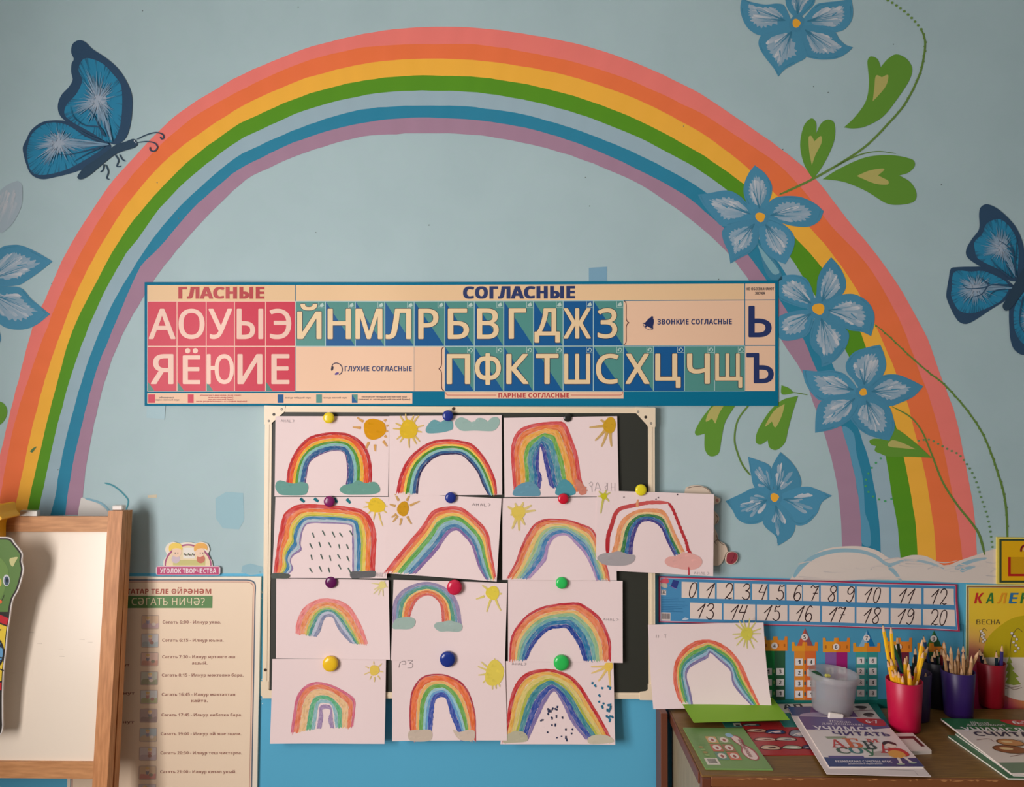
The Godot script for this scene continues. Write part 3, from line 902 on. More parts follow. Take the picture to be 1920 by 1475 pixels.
func butterflies(wall: Node) -> void:
	var b := part_node("painted_butterfly", wall, "blue butterfly painted flying toward the rainbow")
	wing(b, [208, 271, 176, 253, 140, 233, 118, 226, 83, 228, 60, 243, 49, 263, 43, 278, 48, 303, 58, 326, 78, 336, 105, 332, 140, 323, 170, 311, 201, 288], [196, 273, 160, 256, 125, 234, 90, 231, 63, 248, 53, 271, 51, 293, 60, 322, 83, 328, 125, 318, 163, 298, 190, 281], 113, 268, 36, 30, 206, 272, 0.001, [[200, 274, 160, 284, 130, 291, 106, 290], [205, 270, 175, 258, 150, 246], [190, 277, 160, 292, 140, 304]])
	wing(b, [233, 263, 243, 243, 248, 213, 248, 180, 238, 153, 221, 128, 198, 108, 175, 93, 160, 79, 148, 76, 137, 83, 134, 98, 139, 111, 135, 120, 134, 135, 137, 150, 130, 163, 115, 180, 109, 200, 114, 218, 130, 231, 176, 253, 213, 271], [160, 110, 190, 118, 213, 140, 228, 163, 229, 213, 221, 251, 206, 268, 176, 251, 135, 228, 122, 215, 125, 198, 145, 175, 155, 150, 148, 130], 185, 190, 28, 32, 212, 266, 0.0018, [[196, 256, 185, 232, 176, 214, 166, 204], [200, 258, 188, 240, 160, 236, 140, 220, 134, 200], [206, 258, 200, 240, 198, 228]])
	var a := Art.new(WALL, 0.0028)
	var dark := hue(54, 78, 98)
	a.fill(sp([258, 268, 251, 261, 236, 266, 216, 273, 186, 296, 160, 313, 146, 332, 153, 337, 170, 328, 196, 306, 221, 288, 251, 278, 258, 273], true), dark)
	a.dab(253, 265, 1.2, 1.2, hue(220, 226, 230))
	a.dab(256, 268, 1.0, 1.0, hue(220, 226, 230))
	commit(a, "body", b, 0.6)
	for l in [[257, 262, 276, 253, 293, 249, 305, 252, 308, 258, 304, 261, 301, 257], [258, 268, 276, 266, 291, 269, 296, 277, 290, 284, 283, 282, 282, 276], [196, 308, 194, 319, 189, 323], [199, 309, 204, 322, 201, 334, 206, 337], [217, 291, 223, 301, 220, 312, 228, 312], [225, 290, 230, 299, 236, 303]]:
		var s := Art.new(WALL, 0.0029)
		s.line(sp(l), 2.0 if l[1] < 275 else 2.6, 2.6 if l[1] < 275 else 1.8, dark, dark)
		commit(s, "antenna" if l[1] < 275 else "leg", b, 0.6)
	var d := part_node("painted_butterfly", wall, "blue butterfly painted with spread wings beyond the stem")
	wing(d, [1898, 533, 1849, 502, 1821, 500, 1792, 501, 1782, 504, 1778, 525, 1774, 549, 1775, 561, 1788, 590, 1799, 604, 1813, 607, 1831, 598, 1858, 580, 1882, 565, 1899, 549], [1890, 533, 1847, 509, 1821, 509, 1789, 510, 1784, 543, 1783, 555, 1797, 581, 1821, 587, 1847, 579, 1878, 562], 1828, 540, 22, 22, 1896, 540, 0.001, [[1894, 536, 1860, 534, 1840, 540, 1812, 541, 1802, 534], [1850, 536, 1838, 552, 1818, 558], [1885, 542, 1862, 546, 1850, 560], [1852, 534, 1842, 526, 1836, 520]])
	wing(d, [1915, 521, 1920, 492, 1918, 460, 1906, 429, 1886, 405, 1866, 389, 1849, 383, 1838, 389, 1835, 402, 1835, 429, 1821, 449, 1811, 468, 1813, 482, 1831, 496, 1856, 508, 1894, 527], [1856, 415, 1874, 411, 1892, 425, 1906, 451, 1909, 484, 1902, 520, 1874, 506, 1841, 490, 1831, 482, 1827, 468, 1827, 453, 1841, 439, 1847, 423], 1876, 466, 22, 30, 1903, 520, 0.0016, [[1902, 520, 1898, 480, 1886, 462, 1872, 452], [1898, 476, 1892, 458, 1886, 450], [1894, 522, 1868, 502, 1854, 484], [1896, 520, 1886, 500, 1882, 488], [1901, 490, 1903, 465, 1902, 445]])
	wing(d, [1925, 520, 1894, 560, 1892, 624, 1898, 651, 1910, 663, 1922, 665, 1955, 655, 1978, 620, 1980, 580, 1955, 545], [1928, 540, 1902, 575, 1901, 614, 1910, 636, 1922, 645, 1950, 636, 1966, 610, 1966, 580, 1950, 556], 1934, 596, 18, 26, 1924, 535, 0.0022, [[1916, 555, 1910, 585, 1910, 610, 1918, 624]])
	wing(d, [1922, 522, 1930, 470, 1950, 430, 1985, 395, 2030, 385, 2040, 420, 2020, 470, 1980, 505], [1930, 510, 1940, 470, 1958, 440, 1988, 412, 2018, 404, 2020, 425, 2004, 462, 1970, 494], 1976, 455, 22, 26, 1926, 518, 0.0028, [[1928, 516, 1950, 480, 1980, 440]])
	var e := Art.new(WALL, 0.0038)
	e.fill(sp([1884, 583, 1878, 574, 1884, 562, 1896, 540, 1908, 518, 1922, 498, 1932, 496, 1934, 508, 1924, 535, 1908, 560, 1894, 578], true), hue(50, 74, 94))
	commit(e, "body", d, 0.6)
# ------------------------------------------------------------------ alphabet banner
func knots(x: float, ks: Array) -> float:
	for i in range(1, ks.size()):
		if x <= ks[i][0] or i == ks.size() - 1:
			return lerpf(ks[i - 1][1], ks[i][1], clampf((x - ks[i - 1][0]) / (ks[i][0] - ks[i - 1][0]), 0, 1))
	return 0.0

func banner() -> void:
	# the sheet was folded: shallow ridges and valleys run across it
	var folds := [[260, 0.003], [325.4, 0.004], [434.3, 0.017], [549.6, 0.006], [663, 0.005], [774.5, 0.011], [888.3, 0.006], [1113.8, 0.004], [1343.4, 0.005], [1470, 0.003]]
	var m := func(p: Vector2, l: float) -> Vector3:
		var y := p.y
		if p.x > 775:
			y -= 3.2 * (p.x - 775) / 690.0 * (760.0 - p.y) / 235.0
		return P(p.x, y, 0.02 + knots(p.x, folds)) + Vector3(0, 0, l - 0.02)
	var b := thing("alphabet_banner", "long alphabet banner of red, teal and blue letter squares above the chalkboard", "poster", P(862, 760, 0.004))
	var xs := [264.0, 325.4, 380.7, 434.3, 493.0, 549.6, 606.6, 663.0, 718.8, 774.5, 832.5, 888.3, 1000.5, 1113.8, 1228.0, 1343.4, 1401.0, 1464.0]
	var a := Art.new(m, 0.0)
	for i in xs.size() - 1:
		for j in 4:
			var y0 := 526.5 + 58.5 * j
			a.rect(xs[i], y0, xs[i + 1], y0 + 58.5, hue(6, 116, 150))
			a.lift = 0.0
	commit(a, "sheet", b, 0.62)
	var cream := hue(246, 206, 173)
	var fills := [["title_field", 269, 532, 549, 562], ["title_field", 550.5, 532, 1400, 562], ["corner_field", 1401.5, 532, 1458, 562], ["blank_field", 550.5, 648.5, 774, 733], ["blank_field", 774.5, 648.5, 832, 733], ["blank_field", 1171, 563.5, 1400, 647], ["sign_field", 1401.5, 563.5, 1458, 647], ["sign_field", 1401.5, 648.5, 1458, 733], ["legend_field", 269, 736.5, 771, 756.5], ["pairs_field", 832.5, 734, 1171, 747], ["lines", 269, 562, 549.6, 733.5], ["lines", 549.6, 562, 1171, 648.5], ["lines", 832, 648, 1401, 733.5]]
	for f in fills:
		var q := Art.new(m, 0.0001, 0.0)
		var col := cream
		if f[0] == "lines":
			col = hue(250, 206, 186) if f[1] < 300 else hue(176, 208, 206)
		if f[0] == "title_field":
			col = hue(242, 206, 160)
		var x: float = f[1]
		while x < f[3]:
			var nx: float = f[3]
			for k in xs:
				if k > x + 0.5 and k < nx:
					nx = k
					break
			q.lift = 0.0001
			q.rect(x, f[2], nx, f[4], col)
			x = nx
		commit(q, f[0], b, 0.5)
	var red := [hue(216, 62, 86), hue(206, 60, 78)]
	var teal := hue(84, 150, 142)
	var blue := hue(18, 92, 152)
	var e1 := [269.2, 325.4, 380.7, 434.3, 493.0, 549.6, 606.6, 663.0, 718.8, 774.5, 832.5, 888.3, 944.0, 1000.5, 1056.5, 1113.8, 1171.0, 1228.0, 1286.3, 1343.4, 1401.0]
	var pink := mat(248, 208, 190, 0.5)
	var sand := mat(242, 214, 168, 0.5)
	var ink := mat(48, 44, 60, 0.5)
	var rows := [["А", "О", "У", "Ы", "Э", "Й", "Н", "М", "Л", "Р", "Б", "В", "Г", "Д", "Ж", "З"], ["Я", "Ё", "Ю", "И", "Е", "", "", "", "", "", "П", "Ф", "К", "Т", "Ш", "С", "Х", "Ц", "Ч", "Щ"]]
	for r in 2:
		for i in rows[r].size():
			var s: String = rows[r][i]
			if s == "":
				continue
			var x0: float = e1[i] + 0.8
			var x1: float = e1[i + 1] - 0.8
			var y0 := 563.6 if r == 0 else 649.2
			var y1 := 647.2 if r == 0 else 732.6
			var t := Art.new(m, 0.0002)
			if i < 5:
				t.rect(x0, y0, x1, y1, red[0])
				if r == 1 and i != 3:
					t.fill(flat_pts([x0, y1 - 18, x0 + 13, y1, x0, y1]), hue(84, 140, 128))
			else:
				var full := teal if s in ["Й", "Ч", "Щ"] else blue if s in ["Ж", "Ш", "Ц"] else Color(-1, 0, 0)
				if full.r >= 0:
					t.rect(x0, y0, x1, y1, full)
				else:
					t.rect(x0, y0, x1, y1, teal)
					t.fill(flat_pts([x0, y0, x1, y1, x0, y1]), blue)
			var cell := commit(t, "letter_tile", b, 0.45)
			if i >= 5:         # a small bell or headphone sign in the corner
				var k := Art.new(m, 0.0003)
				var w := hue(190, 214, 206)
				for l in [[x1 - 12, y0 + 0.6, x1 - 12, y0 + 12], [x1 - 12, y0 + 11.6, x1 - 0.4, y0 + 11.6]]:
					k.line(flat_pts(l), 0.7, 0.7, w, w, false)
				if r == 0:
					k.fill(flat_pts([x1 - 4, y0 + 2, x1 - 2, y0 + 8, x1 - 6, y0 + 10, x1 - 11, y0 + 9, x1 - 8, y0 + 4]), w)
				else:
					k.line(sp([x1 - 9, y0 + 5, x1 - 6, y0 + 3, x1 - 3, y0 + 5, x1 - 3, y0 + 8, x1 - 6, y0 + 10]), 1.4, 1.4, w, w)
					k.dab(x1 - 9, y0 + 6.5, 1.6, 2, w)
				commit(k, "corner_sign", cell, 0.5)
			var natural := {"А": 49, "О": 47, "У": 43, "Ы": 48, "Э": 39, "Й": 44, "Н": 42, "М": 49, "Л": 46, "Р": 36, "Б": 38, "В": 39, "Г": 31, "Д": 46, "Ж": 50, "З": 35, "Я": 41, "Ё": 31, "Ю": 49, "И": 45, "Е": 32, "П": 42, "Ф": 47, "К": 40, "Т": 41, "Ш": 47, "С": 41, "Х": 44, "Ц": 46, "Ч": 41, "Щ": 49}
			var w2: float = natural[s] / 2.0
			var mid := (x0 + x1) / 2 - (2.0 if i >= 5 else 0.0)
			var ya := 578.0 if r == 0 else 663.8
			var yb := 633.0 if r == 0 else 718.3
			if s == "Й":
				ya = 568.5
			if s == "Ё":
				ya = 652.5
			if s in ["Д", "Ц", "Щ"]:
				yb += 7.5
			if s == "Ф":
				ya -= 1.5
				yb += 1.5
			if i >= 5:
				write(cell, s, mid - w2, ya, mid + w2, yb, ink, m, 0.00035, "sans", "letter_outline", 0.0, 2.2)
			write(cell, s, mid - w2, ya, mid + w2, yb, pink if i < 5 else sand, m, 0.0005, "sans", "letter", 0.0, 1.15)
	var navy := mat(34, 52, 106, 0.5)
	write(b, "Ь", 1409, 575, 1450, 631, navy, m, 0.0004, "sans", "letter", 0.0, 1.5)
	write(b, "Ъ", 1405, 663, 1454, 717, navy, m, 0.0004, "sans", "letter", 0.0, 1.5)
	var wine := mat(190, 58, 62, 0.5)
	write(b, "ГЛАСНЫЕ", 329, 536, 490, 557.5, wine, m, 0.0006, "bold", "title", 0.0, 1.0, true)
	write(b, "СОГЛАСНЫЕ", 868, 535.5, 1078, 558, navy, m, 0.0006, "bold", "title", 0.0, 1.0, true)
	write(b, "ЗВОНКИЕ СОГЛАСНЫЕ", 1235, 598, 1376, 608, navy, m, 0.0006, "bold", "caption", 0.0, 0.0, true)
	write(b, "ГЛУХИЕ СОГЛАСНЫЕ", 643, 685.5, 770, 695, navy, m, 0.0006, "bold", "caption", 0.0, 0.0, true)
	write(b, "ПАРНЫЕ СОГЛАСНЫЕ", 934, 736.5, 1068, 745, wine, m, 0.0006, "bold", "caption", 0.0, 0.0, true)
	write(b, "НЕ ОБОЗНАЧАЮТ", 1403, 539.5, 1456, 544.5, ink, m, 0.0006, "bold", "caption", 0.0, 0.0, true)
	write(b, "ЗВУКА", 1420, 547.5, 1439, 552.5, ink, m, 0.0006, "bold", "caption", 0.0, 0.0, true)
	var grey := mat(110, 92, 92, 0.5)
	write(b, "обозначает", 292, 743, 320, 746.4, grey, m, 0.0006, "bold", "caption", 0.0, 0.0, true)
	write(b, "один гласный звук", 285, 747.5, 330, 751.5, grey, m, 0.0006, "bold", "caption", 0.0, 0.0, true)
	write(b, "обозначает два звука, если стоит:", 369, 739, 447, 742.6, wine, m, 0.0006, "bold", "caption", 0.0, 0.0, true)
	write(b, "в начале слова (яма)", 385, 743.2, 432, 746.5, wine, m, 0.0006, "bold", "caption", 0.0, 0.0, true)
	write(b, "после гласной (моя)", 385, 747, 432, 750, wine, m, 0.0006, "bold", "caption", 0.0, 0.0, true)
	write(b, "после разделительных ь и ъ (семья, подъезд)", 362, 750.6, 458, 754.4, wine, m, 0.0006, "bold", "caption", 0.0, 0.0, true)
	write(b, "всегда твёрдый звук", 530, 743.6, 579, 747.5, grey, m, 0.0006, "bold", "caption", 0.0, 0.0, true)
	write(b, "всегда мягкий звук", 603, 743.6, 647, 747.5, grey, m, 0.0006, "bold", "caption", 0.0, 0.0, true)
	write(b, "обозначает твёрдый или мягкий звук", 675, 742, 761, 745.8, grey, m, 0.0006, "bold", "caption", 0.0, 0.0, true)
	write(b, "(зависит от последующей гласной буквы)", 669, 746.5, 767, 750.6, grey, m, 0.0006, "bold", "caption", 0.0, 0.0, true)
	for k in [[271, 284, red[0], red[0]], [346, 357, red[0], red[0]], [516, 527, blue, blue], [589, 600, teal, teal], [656.5, 667.5, teal, blue]]:
		var t := Art.new(m, 0.0003)
		t.rect(k[0], 739, k[1], 755, k[2])
		if k[2] != k[3]:
			t.fill(flat_pts([k[0], 739, k[1], 755, k[0], 755]), k[3])
		commit(t, "legend_swatch", b, 0.5)
	# braces, bell and headphones
	var g := Art.new(m, 0.0004)
	var br := hue(96, 56, 56)
	for l in [[1172, 564, 1175, 566, 1176, 572, 1176, 596, 1178, 602, 1181, 604.5, 1178, 607, 1176, 613, 1176, 637, 1175, 643, 1171, 646], [832, 649, 827.5, 652, 826.5, 658, 826.5, 681, 825, 687, 821.5, 690.5, 825, 694, 826.5, 700, 826.5, 722, 827.5, 729, 831, 732]]:
		g.line(sp(l), 1.5, 1.5, br, br, false)
	commit(g, "brace", b, 0.5)
	var pl := Art.new(m, 0.0004)
	var rd := hue(200, 70, 70)
	pl.line(sp([834, 735, 836, 739.5, 841, 740.5, 930, 740.5]), 1.0, 1.0, rd, rd, false)
	pl.line(sp([1071, 740.5, 1163, 740.5, 1168, 739, 1169, 734]), 1.0, 1.0, rd, rd, false)
	commit(pl, "pair_line", b, 0.5)
	var be := Art.new(m, 0.0004)
	var nv := hue(36, 48, 96)
	be.fill(sp([1220, 596, 1224.5, 595, 1228, 598, 1228.3, 605, 1227, 611, 1227.4, 616.5, 1217, 612.5, 1207, 605, 1212, 604, 1215.5, 600], true, [5, 7]), nv)
	be.fill(sp([1207.5, 605.5, 1215, 610.5, 1221, 614, 1227, 616.5, 1220, 618, 1211, 613], true, [0, 3]), cream)
	be.line(sp([1207.5, 605.5, 1211, 613, 1220, 618, 1227, 616.5]), 1.0, 1.0, nv, nv, false)
	be.dab(1213.5, 611.5, 2.3, 2.1, nv)
	be.dab(1225, 594.5, 2.4, 2.2, nv)
	commit(be, "bell_sign", b, 0.5)
	var he := Art.new(m, 0.0004)
	he.line(sp([618, 691, 620, 683, 627, 679.5, 635, 683, 638.5, 690, 637, 698, 632, 702]), 1.8, 1.8, hue(60, 50, 78), hue(60, 50, 78))
	he.dab(619.5, 690, 2.2, 4.5, hue(40, 34, 56), 0.3)
	he.dab(628, 699.5, 4.2, 2.2, hue(92, 70, 150), -0.4)
	commit(he, "headphone_sign", b, 0.5)
	# scrap of clear tape below its corner
	var tp := thing("tape_scrap", "crumpled clear tape scrap under the banner's red corner", "tape", P(293, 787, 0.001))
	var ta := Art.new(WALL, 0.0012)
	ta.fill(flat_pts([276, 758, 311, 758, 309, 786, 275, 783]), hue(168, 200, 208))
	for k in 12:
		var x := rng.randf_range(278, 305)
		var y := rng.randf_range(762, 780)
		ta.line(flat_pts([x, y, x + rng.randf_range(-6, 8), y + rng.randf_range(-5, 5)]), 0.9, 0.3, hue(196, 216, 220), hue(180, 206, 212))
	commit(ta, "film", tp, 0.5)

# ------------------------------------------------------------------ chalkboard, paintings and magnets
const BOARD_Z := 0.0185
func chalkboard() -> void:
	var b := thing("chalkboard", "black magnetic chalkboard in a cream aluminium frame under the alphabet banner", "chalkboard", P(860, 1302, 0.0))
	var slate := mat(46, 48, 40, 0.55)
	var cr := mat(244, 226, 196, 0.35)
	var m := upright_map(0.0)
	extrude(flat_pts([508, 768, 1219, 770, 1219, 1298, 503, 1298]), m, BOARD_Z, "writing_surface", slate, b, 0.001)
	var rails := [[502, 760.5, 1225, 763.5, 1225, 774.5, 502, 772], [497, 1291, 1226, 1292.5, 1226, 1304, 497, 1303], [502, 772, 515, 772, 510, 1291, 497, 1291], [1212.5, 774, 1225, 774, 1226, 1293, 1214, 1293]]
	for i in 4:
		extrude(flat_pts(rails[i]), m, 0.021, "frame_rail", cr, b, 0.0005)
		var r: Array = rails[i]          # raised bead along the rail
		var f := [0.35, 0.65]
		var bead := []
		var p: Array = []
		for k in 4:
			p.append(Vector2(r[k * 2], r[k * 2 + 1]))
		if i < 2:
			bead = [p[0].lerp(p[3], f[0]), p[1].lerp(p[2], f[0]), p[1].lerp(p[2], f[1]), p[0].lerp(p[3], f[1])]
		else:
			bead = [p[0].lerp(p[1], f[0]), p[0].lerp(p[1], f[1]), p[3].lerp(p[2], f[1]), p[3].lerp(p[2], f[0])]
		extrude(PackedVector2Array(bead), m, 0.0009, "frame_bead", cr, b, 0.0216)
	var caps := [[[501, 760, 540, 760.5, 539, 771, 515.5, 792, 514.5, 795, 501, 795], [519, 776.5, 533.5, 767, 509.5, 788.5]], [[1189, 763, 1226, 764, 1226, 800, 1212, 800, 1211, 797, 1192, 776, 1189, 774], [1208, 781.5, 1194, 771.5, 1218, 793]], [[494.5, 1271, 508, 1271, 508, 1285, 511, 1288, 522, 1288, 522, 1302, 500, 1302, 494.5, 1297], []], [[1197, 1290.5, 1209, 1289, 1212, 1286, 1212, 1276, 1227, 1276, 1227, 1302, 1223, 1306, 1197, 1305.5], []]]
	for c in caps:
		var cap := extrude(flat_pts(c[0]), m, 0.0018, "corner_cap", cr, b, 0.0214)
		for k in range(0, c[1].size(), 2):
			var s := Art.new(m, 0.0233)
			var rad := 2.8 if k == 0 else 2.3
			s.dab(c[1][k], c[1][k + 1], rad, rad, hue(60, 52, 44) if k == 0 else hue(120, 112, 100))
			if k > 0:
				s.dab(c[1][k], c[1][k + 1], 1.2, 1.2, hue(190, 182, 168))
			commit(s, "screw_hole" if k == 0 else "rivet", cap, 0.4)
	for h in [[852, 766, 3.2], [503, 1250, 2.9]]:
		var s := Art.new(m, 0.0227)
		s.dab(h[0], h[1], h[2], h[2], hue(66, 48, 34))
		commit(s, "screw_hole", b, 0.5)

func rainbow_paint(parent: Node, m: Callable, outer: Array, inner: Array, bands: Array, seed_: int, wet := 0.25) -> void:
	var k := 72
	var o := even(sp(outer), k)
	var q := even(sp(inner), k)
	var bow := part_node("painted_rainbow", parent)
	var paper := hue(214, 202, 200)
	for bi in bands.size():
		var d: Array = bands[bi]
		var f0: float = bands[bi - 1][0] if bi > 0 else 0.0
		var f1: float = d[0]
		if d.size() < 4:
			continue
		var col := hue(d[1], d[2], d[3])
		var a := Art.new(m, 0.0003 + bi * 0.00003, 12.0)
		var rows := 6
		var grid := []
		var cg := []
		for j in k:
			var line := []
			var cl := []
			for r in rows + 1:
				var f := lerpf(f0, f1, float(r) / rows)
				var nz := noise.get_noise_2d(j * 11.0 + seed_ * 97.0, bi * 60.0 + (40.0 if r == rows else 0.0) * (1.0 if r in [0, rows] else 0.0))
				if r == 0:
					f += (f1 - f0) * (0.1 * nz - 0.02)
				elif r == rows:
					f += (f1 - f0) * (0.16 * nz - 0.04)
				var pnt := o[j].lerp(q[j], f)
				if j == 0 or j == k - 1:
					pnt += (pnt - o[1 if j == 0 else k - 2].lerp(q[1 if j == 0 else k - 2], f)) * (noise.get_noise_2d(seed_ * 13.0 + r * 77.0, bi * 33.0 + j) * 2.2)
				line.append(pnt)
				var w := noise.get_noise_2d(j * 1.6 + seed_ * 31.0, bi * 80.0 + r * 9.0)
				var w2 := noise.get_noise_2d(j * 2.2 + seed_ * 51.0, bi * 90.0 + r * 23.0)
				var cc := col.lerp(paper, clampf(wet * (w * 2.0 + 0.2) + 0.45 * maxf(w2 - 0.08, 0.0), 0.0, 0.7))
				cl.append(tone(cc, 0.5 * minf(w, 0.0) + 0.1 * w2))
			grid.append(line)
			cg.append(cl)
		for j in k - 1:
			for r in rows:
				a.quad(grid[j][r], grid[j + 1][r], grid[j + 1][r + 1], grid[j][r + 1], cg[j][r], cg[j + 1][r], cg[j + 1][r + 1], cg[j][r + 1])
		# glints of bare paper between two strokes
		a.lift = 0.0003 + bands.size() * 0.00003 + 0.0001
		if bi > 0:
			for s in 5:
				var j0 := rng.randi_range(1, k - 10)
				var pts := PackedVector2Array()
				for j in rng.randi_range(4, 8):
					pts.append(grid[j0 + j][0])
				a.line(pts, 0.3, 0.9, paper.lerp(col, 0.35), paper.lerp(col, 0.1))
		commit(a, "paint_stroke", bow, 0.7)

func sun_paint(parent: Node, m: Callable, x: float, y: float, rx: float, ry: float, c: Array, rays: Array, w := 4.0) -> void:
	var a := Art.new(m, 0.0008, 12.0)
	var col := hue(c[0], c[1], c[2])
	var pal := col.lerp(hue(214, 202, 200), 0.3)
	for r in rays:
		var d := Vector2(cos(deg_to_rad(r[0])), sin(deg_to_rad(r[0])))
		var p := Vector2(x, y)
		a.line(sp([p.x + d.x * rx * r[1], p.y + d.y * ry * r[1], p.x + d.x * rx * (r[1] + r[2]) * 0.5 + rng.randf_range(-1, 1), p.y + d.y * ry * (r[1] + r[2]) * 0.5, p.x + d.x * rx * r[2], p.y + d.y * ry * r[2]]), w, w * 0.5, col.lerp(pal, 0.5), pal)
	if rx > 1:
		a.dab(x, y, rx, ry, col, 0.2, 0.06, 20)
		for k in 6:
			var t := rng.randf() * TAU
			var e := Vector2(x + cos(t) * rx * 0.55, y + sin(t) * ry * 0.55)
			a.line(sp([e.x - rx * 0.3, e.y - 1, e.x, e.y + 1, e.x + rx * 0.3, e.y]), ry * 0.22, ry * 0.1, tone(col, rng.randf_range(-0.16, 0.1)), col)
	commit(a, "painted_sun", parent, 0.75)

func blob(parent: Node, m: Callable, called: String, f: Array, c: Array, lift := 0.0009) -> void:
	var a := Art.new(m, lift, 10.0)
	var col := hue(c[0], c[1], c[2])
	var pts := sp(f, true)
	a.fill(pts, col)
	var mid := Vector2.ZERO
	for p in pts:
		mid += p
	mid /= pts.size()
	for k in 7:
		var p: Vector2 = pts[rng.randi() % pts.size()].lerp(mid, rng.randf_range(0.25, 0.7))
		a.line(sp([p.x - 5, p.y + 1, p.x, p.y - 1, p.x + 6, p.y]), 4, 2, tone(col, rng.randf_range(-0.1, 0.12)), col)
	commit(a, called, parent, 0.75)

func drops(parent: Node, m: Callable, list: Array, c: Array, wid: float, called := "painted_drops") -> void:
	var a := Art.new(m, 0.0011)
	var col := hue(c[0], c[1], c[2])
	for d in list:
		a.line(sp([d[0], d[1], d[0] + d[2] * 0.5, d[1] + d[3] * 0.5, d[0] + d[2], d[1] + d[3]]), wid, wid * 0.7, tone(col, rng.randf_range(-0.3, 0.3)), col)
	var o := commit(a, called, parent, 0.75)
	o.set_meta("kind", "stuff")

func scrawl(parent: Node, m: Callable, x0: float, y0: float, x1: float, y1: float, lines: Array, c := 150.0) -> void:   # pencil handwriting in unit strokes
	var a := Art.new(m, 0.0012)
	var col := hue(c, c - 8, c - 6)
	for l in lines:
		var pts := []
		for i in range(0, l.size(), 2):
			pts.append(lerpf(x0, x1, l[i]))
			pts.append(lerpf(y0, y1, l[i + 1]))
		a.line(sp(pts), 0.7, 0.6, col, col, false)
	commit(a, "pencil_name", parent, 0.8)

func sheet(label: String, q: Array, z: float, curl: Array) -> Array:   # a paper: corners in survey units, distance from the wall, curl at its top, bottom, left, right
	var cx: float = (q[0] + q[2] + q[4] + q[6]) / 4
	var by: float = (q[5] + q[7]) / 2
	var ty: float = (q[1] + q[3]) / 2
	var hw: float = (q[2] - q[0]) / 2
	var m := func(p: Vector2, l: float) -> Vector3:
		var v := clampf((p.y - ty) / (by - ty), 0.0, 1.05)
		var u := clampf((p.x - cx) / hw, -1.05, 1.05)
		var zz: float = z + curl[1] * pow(v, 2.5) + curl[0] * pow(1.0 - minf(v, 1.0), 3.0) + (curl[2] * u * u if u < 0 else curl[3] * u * u) + 0.0006 * sin(u * 3.0 + z * 900.0) * sin(v * 2.6)
		return P(p.x, p.y, z) + Vector3(0, 0, zz - z + l)
	var o := thing("child_painting", label, "painting", P(cx, by, z), "children's rainbow paintings on and beside the chalkboard")
	var a := Art.new(m, 0.0)
	var col := hue(243, 223, 221)
	var n := 10
	var at := func(i: int, j: int) -> Vector2:
		return Vector2(q[0], q[1]).lerp(Vector2(q[2], q[3]), float(i) / n).lerp(Vector2(q[6], q[7]).lerp(Vector2(q[4], q[5]), float(i) / n), float(j) / n)
	for i in n:
		for j in n:
			a.quad(at.call(i, j), at.call(i + 1, j), at.call(i + 1, j + 1), at.call(i, j + 1), col, col, col, col)
	commit(a, "paper", o, 0.8)
	return [o, m]

func ring(k: int, r0: float, r1: float, off := 0.0) -> Array:
	var out := []
	for i in k:
		out.append([off + 360.0 * i / k + rng.randf_range(-8, 8), r0, r1 * rng.randf_range(0.88, 1.1)])
	return out

